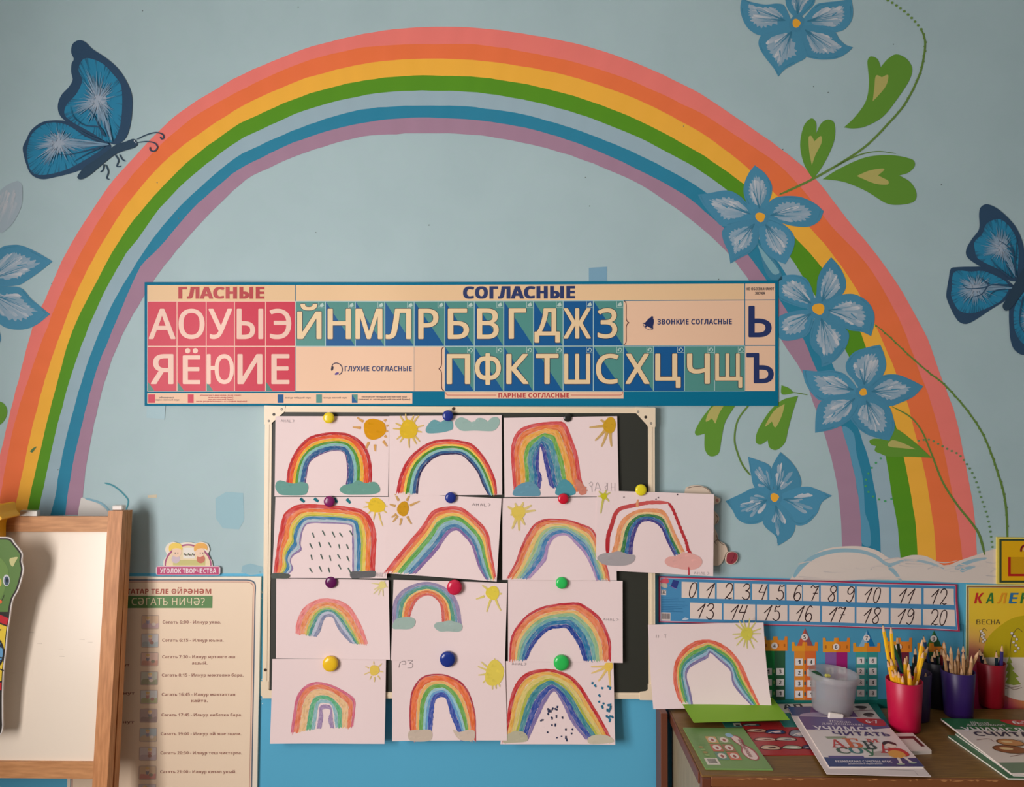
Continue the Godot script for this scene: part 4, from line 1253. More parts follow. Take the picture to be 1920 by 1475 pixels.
func paintings() -> void:
	var B := 0.0238
	var name_a := [[0.0, 0.8, 0.05, 0.2, 0.12, 0.8], [0.2, 0.2, 0.2, 0.9], [0.2, 0.5, 0.32, 0.5], [0.32, 0.2, 0.32, 0.9], [0.42, 0.9, 0.46, 0.2, 0.54, 0.9], [0.62, 0.2, 0.62, 0.9, 0.74, 0.9], [0.84, 0.2, 0.94, 0.5, 0.84, 0.9]]
	# first row
	var s := sheet("painting of a rainbow between two teal clouds with a round orange sun", [516.5, 780, 730, 780, 728, 929.5, 515, 930], B, [0.0, 0.002, 0.0, 0.0])
	rainbow_paint(s[0], s[1], [537, 906, 541, 876, 554, 846, 577, 821, 602, 812.5, 627, 810, 653, 813, 677, 827, 691, 848, 697, 876, 697, 906], [573, 908, 577, 882, 582, 866, 598, 854, 620, 846, 639, 846, 647, 852, 650, 869, 651, 889, 648, 909], [[0.14, 198, 44, 50], [0.33, 238, 96, 52], [0.47, 246, 186, 56], [0.6, 86, 158, 56], [0.73, 138, 198, 194], [0.95, 48, 102, 154], [1.0, 104, 74, 136]], 1, 0.08)
	blob(s[0], s[1], "painted_cloud", [518, 905, 525, 900, 540, 904, 552, 906, 565, 903, 577, 907, 578, 918, 572, 927, 540, 928, 525, 926, 517, 915], [112, 164, 154])
	blob(s[0], s[1], "painted_cloud", [637, 918, 645, 909, 660, 906, 672, 900, 685, 905, 702, 903, 711, 911, 712, 921, 700, 926, 670, 927, 648, 926], [112, 164, 150])
	sun_paint(s[0], s[1], 702, 804, 21, 20, [222, 156, 22], [[185, 1.2, 1.95], [215, 1.2, 1.9], [320, 1.15, 1.4], [345, 1.1, 1.3], [35, 1.1, 1.35], [55, 1.35, 2.0], [88, 1.45, 2.1], [112, 1.3, 2.0], [10, 1.05, 1.25]], 5.5)
	scrawl(s[0], s[1], 527, 785, 553, 792, name_a, 196)
	s = sheet("painting of a rainbow with a yellow rayed sun and two pale clouds", [730, 779.5, 940.6, 778, 941.5, 927, 729.5, 929], B + 0.0012, [0.0, 0.003, 0.0, 0.0])
	rainbow_paint(s[0], s[1], [743, 924, 750, 891, 764, 862, 785, 841, 810, 827, 840, 823, 864, 826, 885, 832, 905, 852, 922, 881, 930, 904, 932, 926], [784, 925, 786, 904, 791, 885, 805, 866, 824, 854.5, 845, 852, 864, 853, 879, 865, 895, 885, 904, 907, 915, 927], [[0.17, 202, 50, 56], [0.32, 246, 112, 68], [0.44, 250, 212, 88], [0.6, 76, 148, 50], [0.75, 148, 204, 200], [0.9, 44, 98, 150], [1.0, 50, 44, 92]], 2, 0.06)
	sun_paint(s[0], s[1], 766, 805, 16.5, 18, [228, 190, 50], ring(13, 0.95, 1.75, 10), 4.0)
	blob(s[0], s[1], "painted_cloud", [798, 806, 803, 795, 812, 787, 820, 788, 825, 792, 831, 788, 838, 786, 848, 790, 849, 803, 843, 807, 825, 811, 803, 812], [112, 168, 174])
	blob(s[0], s[1], "painted_cloud", [853, 795, 856, 786, 865, 782, 875, 786, 887, 792, 895, 784, 905, 784, 913, 790, 922, 783, 932, 782, 937, 790, 932, 802, 922, 808, 890, 807, 865, 807], [158, 188, 180])
	s = sheet("painting of a tall narrow rainbow and a golden half sun with long rays", [944.5, 783, 1157, 780, 1160, 930, 946, 931.5], B + 0.0008, [0.0, 0.002, 0.0, 0.002])
	rainbow_paint(s[0], s[1], [963, 918, 958, 845, 965, 817, 978, 802, 1007, 793, 1043, 790, 1059, 793, 1070, 816, 1083, 853, 1089, 893, 1098, 924], [1013, 916, 1016, 895, 1011, 880, 1011, 853, 1012.5, 837, 1017, 850, 1022, 877, 1031, 913], [[0.12, 222, 78, 78], [0.28, 240, 128, 68], [0.45, 246, 178, 78], [0.58, 118, 182, 78], [0.75, 82, 158, 170], [0.87, 44, 118, 170], [1.0, 60, 70, 158]], 3, 0.18)
	blob(s[0], s[1], "painted_cloud", [961, 925, 967, 913, 980, 905, 995, 903, 1007, 910, 1013, 922, 1011, 929, 990, 930, 966, 929], [106, 156, 176])
	blob(s[0], s[1], "painted_cloud", [1041, 925, 1048, 905, 1058, 898, 1070, 905, 1079, 920, 1076, 927, 1058, 929], [86, 156, 170])
	blob(s[0], s[1], "painted_smudge", [1078, 898, 1088, 902, 1096, 912, 1099, 924, 1088, 927, 1082, 914], [212, 136, 116])
	sun_paint(s[0], s[1], 1143, 797, 12, 15, [210, 164, 44], [[175, 0.8, 3.2], [140, 0.9, 3.0], [116, 0.8, 3.0], [84, 0.8, 2.7], [205, 0.8, 1.6], [250, 0.6, 1.0]], 6.0)
	scrawl(s[0], s[1], 1104, 903, 1153, 922, [[0.0, 0.2, 0.08, 0.0, 0.14, 0.2, 0.08, 0.45, 0.02, 0.3], [0.1, 0.45, 0.12, 1.0], [0.22, 0.9, 0.32, 0.05, 0.44, 0.9], [0.26, 0.6, 0.42, 0.6], [0.6, 0.1, 0.68, 0.15, 0.66, 0.4, 0.6, 0.5, 0.7, 0.9], [0.7, 0.1, 0.7, 0.9], [0.84, 0.1, 0.84, 0.9], [0.84, 0.5, 0.98, 0.5], [0.98, 0.1, 0.98, 0.9]], 176)
	# second row
	s = sheet("painting of a broad square rainbow with grey feet and rain strokes beneath it", [516.5, 931.5, 729, 931, 726, 1083, 511.5, 1082], B + 0.0022, [0.0, 0.006, 0.0, 0.0])
	rainbow_paint(s[0], s[1], [514, 1074, 522, 1009, 529, 972, 538, 957, 560, 946, 588, 945, 620, 947, 653, 950, 677, 955, 693, 967, 703, 988, 706, 1012, 704, 1040, 704, 1072], [541, 1076, 551, 1066, 546, 1052, 551, 1041, 566, 1031, 564, 1021, 568, 995, 578, 982, 610, 981, 657, 985, 660, 1001, 660.6, 1040, 661, 1072], [[0.22, 218, 66, 62], [0.42, 246, 132, 68], [0.56, 240, 206, 80], [0.64, 180, 196, 70], [0.8, 56, 132, 178], [0.92, 184, 206, 216], [1.0, 146, 126, 176]], 4, 0.2)
	blob(s[0], s[1], "painted_ground", [511.5, 1074, 530, 1073, 545, 1076, 541, 1083, 522, 1083, 511, 1082], [92, 98, 92])
	blob(s[0], s[1], "painted_ground", [659, 1071, 680, 1070, 703, 1069, 703, 1080, 680, 1082, 660, 1082], [104, 104, 106])
	var dl := []
	for r in 4:
		for c in 5:
			dl.append([583.0 + c * 17.0 + rng.randf_range(-2, 2) + (4 if r == 0 else 0), 996.0 + r * 21.5 + rng.randf_range(-3, 3), rng.randf_range(2, 6), rng.randf_range(8, 11)])
	drops(s[0], s[1], dl, [84, 108, 100], 2.2, "painted_rain")
	drops(s[0], s[1], [[563, 934, 8, 7], [589, 934, 8, 6], [627, 933, 5, 9], [650, 935, 7, 8]], [36, 118, 130], 6.0)
	sun_paint(s[0], s[1], 706, 947, 16, 14, [236, 200, 58], [[5, 0.9, 1.3], [40, 0.9, 1.6], [75, 1.0, 2.9], [100, 0.9, 2.0], [130, 0.9, 1.5], [170, 0.9, 1.6], [200, 0.9, 1.4], [230, 0.8, 1.1]], 3.4)
	scrawl(s[0], s[1], 705, 1070, 725, 1081, name_a, 196)
	s = sheet("painting of a slanting rainbow peak with a small brown yellow sun", [730, 924, 940.6, 934, 931.5, 1088.5, 719.5, 1073], B + 0.0036, [0.0, 0.006, 0.0, 0.003])
	rainbow_paint(s[0], s[1], [721, 1072, 742, 1045, 765, 1017, 790, 987, 808, 960, 823, 952, 845, 949, 865, 951, 883, 963, 903, 981, 916, 1000, 921, 1028, 926, 1056, 931, 1083], [780, 1075, 800, 1054, 821, 1031, 839, 1004, 855, 994, 868, 1003, 883, 1021, 890, 1041, 898, 1064, 911, 1085], [[0.15, 222, 82, 78], [0.27, 244, 134, 84], [0.4, 248, 202, 98], [0.57, 102, 178, 84], [0.72, 148, 194, 206], [0.87, 72, 134, 176], [1.0, 138, 108, 168]], 5, 0.16)
	sun_paint(s[0], s[1], 756, 953.5, 11, 14, [210, 156, 36], [[150, 1.35, 2.3], [195, 1.35, 2.4], [235, 1.3, 2.4], [300, 1.2, 2.3], [340, 1.2, 3.0], [55, 1.2, 2.5], [105, 1.3, 2.3], [135, 1.3, 2.5]], 5.0)
	scrawl(s[0], s[1], 886, 942, 921, 949, name_a, 132)
	s = sheet("painting of a loose rainbow with a pale yellow sun smudge and blue inner stripe", [942, 934, 1154, 931, 1156, 1087, 942, 1086], B + 0.0026, [0.0, 0.004, 0.0, 0.0])
	rainbow_paint(s[0], s[1], [950, 1083, 967, 1052, 975, 1028, 987, 1003, 1002, 982, 1020, 973, 1040, 972, 1065, 974, 1091, 982, 1109, 990, 1119, 1005, 1128, 1032, 1139, 1065, 1143, 1085], [993, 1085, 1013, 1063, 1025, 1048, 1028, 1030, 1036, 1013, 1048, 1005, 1064, 1005, 1081, 1022, 1096, 1039, 1106, 1058, 1114, 1078, 1117, 1086], [[0.1, 212, 66, 68], [0.28, 240, 134, 84], [0.43, 244, 204, 118], [0.55, 172, 202, 140], [0.68, 132, 188, 186], [0.86, 72, 138, 190], [1.0, 178, 148, 198]], 6, 0.26)
	sun_paint(s[0], s[1], 972, 961, 13, 13, [230, 204, 94], [[210, 0.8, 1.8], [250, 0.8, 1.5], [295, 0.8, 1.7], [330, 0.8, 2.2], [352, 0.8, 2.5], [62, 0.8, 2.0], [88, 0.8, 2.6], [112, 0.8, 2.5], [165, 0.8, 1.2]], 6.0)
	s = sheet("painting with a separate dark red arc over a rainbow standing on grey and pink clouds", [1119.5, 919, 1338, 926, 1336.5, 1079.5, 1117, 1068], B + 0.0058, [0.0, 0.0, 0.0, 0.004])
	var ra := Art.new(s[1], 0.0003, 12.0)
	ra.line(sp([1139, 1040, 1140, 1007, 1147, 984, 1154, 963, 1164, 953, 1194, 946, 1217, 942, 1253, 942]), 8, 7, hue(182, 40, 50), hue(214, 102, 98), true, 0.08)
	commit(ra, "red_stroke", s[0], 0.75)
	ra = Art.new(s[1], 0.0005, 12.0)
	ra.line(sp([1253, 942, 1261, 954, 1269, 973, 1278, 996, 1286, 1015, 1290, 1030, 1296, 1039]), 5, 6, hue(190, 58, 62), hue(192, 60, 66), true, 0.25)
	commit(ra, "red_stroke", s[0], 0.75)
	ra = Art.new(s[1], 0.0012, 12.0)
	ra.line(sp([1291, 1062, 1291, 1078]), 2.5, 3, hue(200, 80, 88), hue(196, 64, 74))
	commit(ra, "pink_drip", s[0], 0.75)
	ra = Art.new(s[1], 0.0007, 12.0)
	ra.line(sp([1195, 950, 1195, 942, 1196, 936]), 6, 3, hue(232, 158, 112), hue(232, 168, 124))
	commit(ra, "orange_dab", s[0], 0.75)
	rainbow_paint(s[0], s[1], [1146, 1038, 1153, 1015, 1159, 987, 1170, 970, 1194, 956, 1225, 953, 1244, 957, 1255, 973, 1266, 999, 1284, 1035], [1186, 1039, 1187, 1020, 1192, 999, 1200, 982, 1212, 977, 1225, 979, 1239, 990, 1250, 1015, 1264, 1042], [[0.27, 242, 162, 108], [0.42, 244, 212, 148], [0.62, 46, 128, 68], [0.8, 50, 112, 170], [1.0, 66, 62, 140]], 7, 0.1)
	blob(s[0], s[1], "painted_cloud", [1120, 1046, 1128, 1038, 1145, 1036, 1160, 1033, 1176, 1038, 1190, 1041, 1188, 1052, 1175, 1059, 1150, 1060, 1130, 1057], [172, 166, 168])
	blob(s[0], s[1], "painted_cloud", [1246, 1052, 1252, 1044, 1266, 1042, 1280, 1036, 1296, 1037, 1312, 1044, 1316, 1054, 1308, 1064, 1290, 1068, 1266, 1064, 1252, 1060], [234, 176, 168])
	sun_paint(s[0], s[1], 1132, 930, 6, 6, [206, 200, 46], [[100, 0.8, 5.5], [225, 0.6, 2.2], [290, 0.6, 2.0], [330, 0.6, 2.3], [45, 0.6, 2.3], [180, 0.6, 1.8]], 4.5)
	drops(s[0], s[1], [[1233, 932, 2, 1.5], [1229, 935, 1.4, 1.2], [1269, 926, 2, 1.4], [1169, 931, 1.4, 1.4]], [78, 62, 74], 2.6, "paint_spatter")
	scrawl(s[0], s[1], 1301, 1070, 1330, 1077, name_a, 190)
	# third row
	s = sheet("painting of a small faded rainbow alone on white paper", [518, 1083.7, 729, 1087, 732, 1235, 518, 1233.5], B + 0.0014, [0.0, 0.003, 0.0, 0.003])
	rainbow_paint(s[0], s[1], [555, 1188, 556, 1168, 564, 1147, 578, 1132, 598, 1123, 620, 1122, 640, 1127, 657, 1138, 672, 1161, 683, 1185, 691, 1208], [594, 1193, 602, 1181, 606, 1166, 612, 1157, 624, 1158, 631, 1174, 640, 1187, 657, 1205], [[0.2, 246, 142, 138], [0.4, 246, 154, 100], [0.5, 244, 190, 100], [0.6, 158, 198, 100], [0.72, 78, 158, 150], [0.85, 192, 202, 222], [1.0, 138, 148, 180]], 8, 0.3)
	sun_paint(s[0], s[1], 717, 1096, 7, 7, [232, 218, 140], [[110, 1.0, 2.9], [135, 1.0, 3.4], [150, 1.0, 2.6], [85, 1.0, 3.0], [190, 1.0, 3.0], [20, 1.0, 1.6], [300, 0.8, 1.4]], 3.0)
	s = sheet("painting of a rainbow with violet outermost on two grey green clouds", [738.5, 1086, 951, 1092.5, 947, 1232, 734, 1236], B + 0.0024, [0.0, 0.002, 0.005, 0.003])
	rainbow_paint(s[0], s[1], [737, 1172, 738, 1130, 749, 1111, 770, 1097, 797, 1090.5, 820, 1094, 839, 1104, 854, 1120, 862, 1142, 866, 1170], [768, 1160, 775, 1138, 784, 1124, 800, 1116, 814, 1120, 825, 1134, 828, 1157, 828, 1168], [[0.2, 160, 148, 184], [0.33, 124, 164, 190], [0.52, 92, 164, 140], [0.62, 246, 208, 120], [0.85, 240, 134, 84], [1.0, 224, 104, 94]], 9, 0.12)
	blob(s[0], s[1], "painted_cloud", [737, 1170, 742, 1160, 755, 1156, 770, 1156, 779, 1162, 777, 1172, 768, 1178, 750, 1178, 738, 1177], [168, 192, 182])
	blob(s[0], s[1], "painted_cloud", [814, 1174, 818, 1167, 830, 1165, 843, 1163, 856, 1166, 866, 1170, 866, 1180, 858, 1184, 840, 1183, 824, 1183], [166, 188, 180])
	sun_paint(s[0], s[1], 924, 1111, 13, 13, [232, 212, 78], [[215, 1.0, 1.9], [160, 1.3, 2.6], [108, 1.0, 2.9], [65, 1.0, 2.8], [5, 1.0, 1.3]], 4.5)
	s = sheet("painting of a wide thick rainbow with a dark blue inner edge", [952.5, 1085.6, 1167, 1088, 1167, 1241, 952.5, 1239], B + 0.0036, [0.0, 0.002, 0.0, 0.004])
	rainbow_paint(s[0], s[1], [955, 1238, 957, 1200, 968, 1175, 990, 1151, 1018, 1137, 1049, 1131, 1077, 1129, 1090, 1131, 1112, 1145, 1127, 1160, 1138, 1182, 1145, 1204, 1145, 1238], [988, 1236, 999, 1214, 1013, 1195, 1030, 1181, 1049, 1178, 1062, 1178, 1073, 1192, 1085, 1211, 1094, 1238], [[0.1, 208, 56, 66], [0.3, 242, 138, 90], [0.42, 246, 198, 120], [0.55, 158, 198, 148], [0.68, 118, 184, 180], [0.85, 46, 128, 176], [1.0, 40, 72, 160]], 10, 0.16)
	scrawl(s[0], s[1], 1131, 1157, 1160, 1163, name_a, 180)
	# fourth row
	s = sheet("painting of a low pastel rainbow with a lilac centre and faint sun", [511, 1234.6, 723.7, 1235.5, 722, 1391.5, 508.5, 1390.6], B + 0.0032, [0.0, 0.008, 0.002, 0.0])
	rainbow_paint(s[0], s[1], [546, 1373, 551, 1334, 555, 1310, 565, 1292, 580, 1281, 598, 1278, 620, 1283, 642, 1293, 662, 1306, 667, 1316, 663, 1362], [604, 1363, 607, 1342, 605, 1331, 611, 1328, 620, 1331, 616, 1347, 620, 1363], [[0.1, 222, 112, 138], [0.27, 240, 134, 94], [0.5, 244, 202, 148], [0.66, 98, 188, 138], [0.78, 148, 198, 204], [0.84], [1.0, 172, 148, 188]], 11, 0.2)
	sun_paint(s[0], s[1], 702, 1256, 9, 10, [234, 204, 96], [[200, 1.2, 2.0], [160, 1.1, 2.3], [120, 1.2, 2.0], [90, 1.2, 2.2], [55, 1.2, 2.1], [10, 1.1, 1.9], [320, 1.1, 2.0], [265, 1.1, 1.7]], 2.6)
	s = sheet("painting of an upright rainbow arch with a ragged blue inside and big yellow sun", [735, 1231, 946.8, 1230, 951, 1385, 736.5, 1386], B + 0.005, [0.0, 0.007, 0.003, 0.002])
	rainbow_paint(s[0], s[1], [771, 1385, 768, 1347, 769, 1314, 773, 1293, 786, 1273, 802, 1264.5, 828, 1263, 846, 1268, 865, 1278, 879, 1296, 888, 1321, 892, 1341, 893, 1385], [806, 1385, 811, 1367, 812.5, 1347, 814.5, 1323, 818, 1311, 827, 1306, 835, 1308, 840, 1321, 843, 1334, 851, 1354, 860, 1374, 863, 1385], [[0.07, 186, 50, 66], [0.3, 244, 122, 68], [0.43, 246, 190, 110], [0.6, 112, 178, 84], [0.7, 158, 212, 222], [0.8, 102, 168, 214], [1.0, 66, 92, 180]], 12, 0.14)
	blob(s[0], s[1], "painted_wash", [768, 1368, 790, 1366, 809, 1367, 807, 1385, 770, 1385], [206, 190, 172])
	blob(s[0], s[1], "painted_wash", [850, 1366, 862, 1370, 876, 1366, 890, 1368, 888, 1384, 866, 1385, 856, 1378], [214, 196, 178])
	sun_paint(s[0], s[1], 927, 1261, 17, 25, [232, 212, 92], [[195, 0.8, 1.9], [175, 0.8, 1.8], [210, 0.8, 1.7], [150, 0.8, 1.5], [80, 0.8, 1.2], [100, 0.8, 1.25], [60, 0.8, 1.2], [270, 0.8, 1.1]], 4.0)
	scrawl(s[0], s[1], 748, 1236, 775, 1252, [[0.0, 0.9, 0.1, 0.3, 0.4, 0.15, 0.46, 0.5, 0.2, 0.5], [0.6, 0.1, 0.95, 0.1, 0.75, 0.4, 0.95, 0.5, 0.9, 0.9, 0.6, 0.95]], 120)
	s = sheet("painting of a steep rainbow tent among many dark blue raindrops", [948.5, 1239, 1150, 1239, 1152.5, 1392, 938.5, 1392], B + 0.0042, [0.0, 0.009, 0.0, 0.003])
	rainbow_paint(s[0], s[1], [942, 1388, 951, 1341, 954, 1320, 962, 1292, 975, 1271, 995, 1258, 1024, 1253.5, 1051, 1258, 1072, 1268, 1091, 1288, 1108, 1315, 1124, 1341, 1140, 1370, 1147, 1385], [991, 1384, 1007, 1349, 1020, 1322, 1034, 1299, 1041, 1296, 1056, 1322, 1072, 1354, 1098, 1384], [[0.13, 208, 50, 52], [0.28, 244, 188, 88], [0.42, 232, 212, 120], [0.52, 182, 192, 70], [0.7, 66, 148, 160], [0.88, 50, 82, 170], [1.0, 136, 122, 178]], 13, 0.16)
	sun_paint(s[0], s[1], 1141, 1248, 8, 9, [242, 204, 92], [[178, 0.8, 4.2], [160, 0.8, 4.4], [128, 0.8, 4.0], [85, 0.8, 4.2]], 5.0)
	dl = []
	for k in 26:
		var y := rng.randf_range(1318, 1386)
		var hw := (y - 1306) * 0.62
		dl.append([1036.0 + rng.randf_range(-hw, hw * 1.1), y, rng.randf_range(-2, 2), rng.randf_range(2, 6)])
	drops(s[0], s[1], dl, [52, 62, 92], 3.2)
	dl = []
	for k in 20:
		dl.append([rng.randf_range(1108, 1148), rng.randf_range(1272, 1345), rng.randf_range(-2, 3), rng.randf_range(3, 8)])
	for d in dl:
		if d[0] < 1090 + (d[1] - 1272) * 0.62:
			d[0] += 26
			d[0] = minf(d[0], 1146)
	drops(s[0], s[1], dl, [46, 118, 150], 4.2)
	blob(s[0], s[1], "painted_wash", [946, 1378, 966, 1368, 985, 1372, 988, 1386, 960, 1389, 944, 1389], [190, 186, 160])
	blob(s[0], s[1], "painted_wash", [1102, 1380, 1118, 1374, 1140, 1376, 1150, 1386, 1130, 1390, 1104, 1390], [206, 198, 176])
	scrawl(s[0], s[1], 960, 1241, 988, 1247, name_a, 150)
	s = sheet("painting of a thin rainbow pinned low above the green paper on the cabinet", [1215, 1171, 1430.5, 1166, 1439, 1317, 1221, 1320], 0.026, [0.0, 0.03, 0.0, 0.004])
	rainbow_paint(s[0], s[1], [1269, 1307, 1262, 1282, 1261, 1260, 1267, 1236, 1283, 1214, 1306, 1201, 1329, 1199, 1352, 1206, 1373, 1222, 1390, 1246, 1401, 1273, 1411, 1296, 1419, 1316], [1295, 1314, 1292, 1290, 1286, 1266, 1292, 1251, 1309, 1241, 1327, 1232, 1331, 1223, 1346, 1236, 1367, 1255, 1371, 1278, 1387, 1299, 1407, 1318], [[0.25, 236, 108, 80], [0.38, 242, 190, 100], [0.55, 108, 178, 80], [0.7, 66, 148, 150], [0.85, 158, 194, 220], [1.0, 128, 118, 170]], 14, 0.15)
	sun_paint(s[0], s[1], 1400, 1187, 11, 12, [216, 206, 84], ring(14, 0.8, 2.4, 5), 3.4)
	scrawl(s[0], s[1], 1230, 1189, 1250, 1195, [[0.0, 0.0, 0.0, 1.0], [0.2, 0.1, 0.2, 1.0], [0.7, 0.1, 0.95, 0.0], [0.85, 0.1, 0.85, 1.0]], 170)
	# magnets: x, y, radius, colour, what it holds
	var mg := [[617, 783, 10.4, [240, 212, 40], "yellow", "at the top of the painting with the round orange sun"], [840, 779, 10.2, [34, 52, 140], "dark blue", "at the top edge of the painting with two pale clouds"], [1064, 783, 7.6, [44, 44, 40], "small black", "above the tall narrow rainbow"], [618, 939.5, 10.2, [128, 30, 96], "purple", "above the square rainbow with rain"], [845, 932.5, 10.2, [34, 52, 140], "dark blue", "above the slanting rainbow peak"], [1056, 934.5, 10.0, [208, 26, 52], "red", "above the loose rainbow with the blue stripe"], [1201.5, 918, 10.6, [238, 222, 40], "yellow", "holding the painting with the dark red arc"], [621.5, 1090.5, 11.2, [98, 20, 84], "dark purple", "above the small faded rainbow"], [852.5, 1100, 14.2, [206, 36, 72], "large crimson", "beside the violet edged rainbow"], [1053, 1092, 11.0, [50, 200, 96], "green", "above the wide thick rainbow"], [620, 1243, 14.4, [246, 200, 40], "large yellow", "above the low pastel rainbow"], [839.5, 1234.5, 14.4, [26, 54, 140], "large blue", "above the upright rainbow arch"], [1052.5, 1241, 14.4, [48, 196, 90], "large green", "above the steep rainbow tent"]]
	for g in mg:
		var z := B + 0.0062
		if g[0] < 700 and g[1] > 1080 and g[1] < 1095:
			z = B + 0.0018
		if g[2] < 8:
			z = B + 0.001
		var r: float = g[2] * (2.0 - z) / FOCAL
		var o := thing("board_magnet", "%s round magnet %s" % [g[4], g[5]], "magnet", P(g[0], g[1], z), "round board magnets")
		var prof := [0.0, 0.0, r, 0.0, r, r * 0.28]
		for k in 9:
			var t := PI / 2 * (k + 1) / 9.0
			prof.append_array([r * (0.3 + 0.7 * cos(t) if k < 8 else 0.0), r * (0.28 + 0.34 * sin(t))])
		var cap := soup(lathe(prof, 32), "cap", mat(g[3][0], g[3][1], g[3][2], 0.22), o, true, false)
		cap.rotation.x = PI / 2

# ------------------------------------------------------------------ posters and signs
const DIGITS := {
	"0": [[0.75, 0.02, 0.42, 0.12, 0.14, 0.52, 0.1, 0.85, 0.3, 1.0, 0.6, 0.86, 0.9, 0.45, 0.95, 0.12, 0.75, 0.02]],
	"1": [[0.02, 0.52, 0.5, 0.28, 1.0, 0.02], [1.0, 0.02, 0.6, 0.5, 0.2, 1.0]],
	"2": [[0.15, 0.28, 0.35, 0.06, 0.7, 0.0, 0.95, 0.15, 0.85, 0.45, 0.4, 0.78, 0.05, 1.0], [0.05, 1.0, 0.25, 0.9, 0.55, 0.98, 0.9, 0.92]],
	"3": [[0.2, 0.2, 0.5, 0.02, 0.9, 0.05, 0.95, 0.25, 0.65, 0.42, 0.45, 0.45], [0.45, 0.45, 0.8, 0.5, 0.95, 0.7, 0.75, 0.95, 0.35, 1.0, 0.05, 0.85]],
	"4": [[0.42, 0.02, 0.2, 0.3, 0.0, 0.5, 0.4, 0.51, 0.8, 0.5], [1.0, 0.05, 0.7, 0.5, 0.35, 1.0]],
	"5": [[0.48, 0.03, 0.35, 0.25, 0.25, 0.42], [0.48, 0.06, 0.7, 0.12, 1.0, 0.02], [0.25, 0.42, 0.6, 0.38, 0.85, 0.55, 0.8, 0.85, 0.4, 1.0, 0.0, 0.85]],
	"6": [[0.95, 0.12, 0.7, 0.0, 0.35, 0.2, 0.05, 0.7, 0.2, 0.98, 0.6, 0.98, 0.85, 0.7, 0.65, 0.48, 0.3, 0.55, 0.1, 0.75]],
	"7": [[0.05, 0.15, 0.3, 0.02, 0.6, 0.12, 1.0, 0.02], [1.0, 0.02, 0.55, 0.5, 0.15, 1.0], [0.3, 0.52, 0.6, 0.51, 0.85, 0.5]],
	"8": [[0.6, 0.48, 0.3, 0.3, 0.4, 0.06, 0.8, 0.0, 1.0, 0.15, 0.85, 0.35, 0.4, 0.55, 0.02, 0.8, 0.2, 1.0, 0.6, 0.95, 0.75, 0.72, 0.6, 0.48]],
	"9": [[0.95, 0.15, 0.65, 0.0, 0.3, 0.15, 0.2, 0.4, 0.45, 0.5, 0.8, 0.35, 0.95, 0.14, 0.9, 0.5, 0.6, 0.9, 0.3, 1.0, 0.0, 0.9]]}

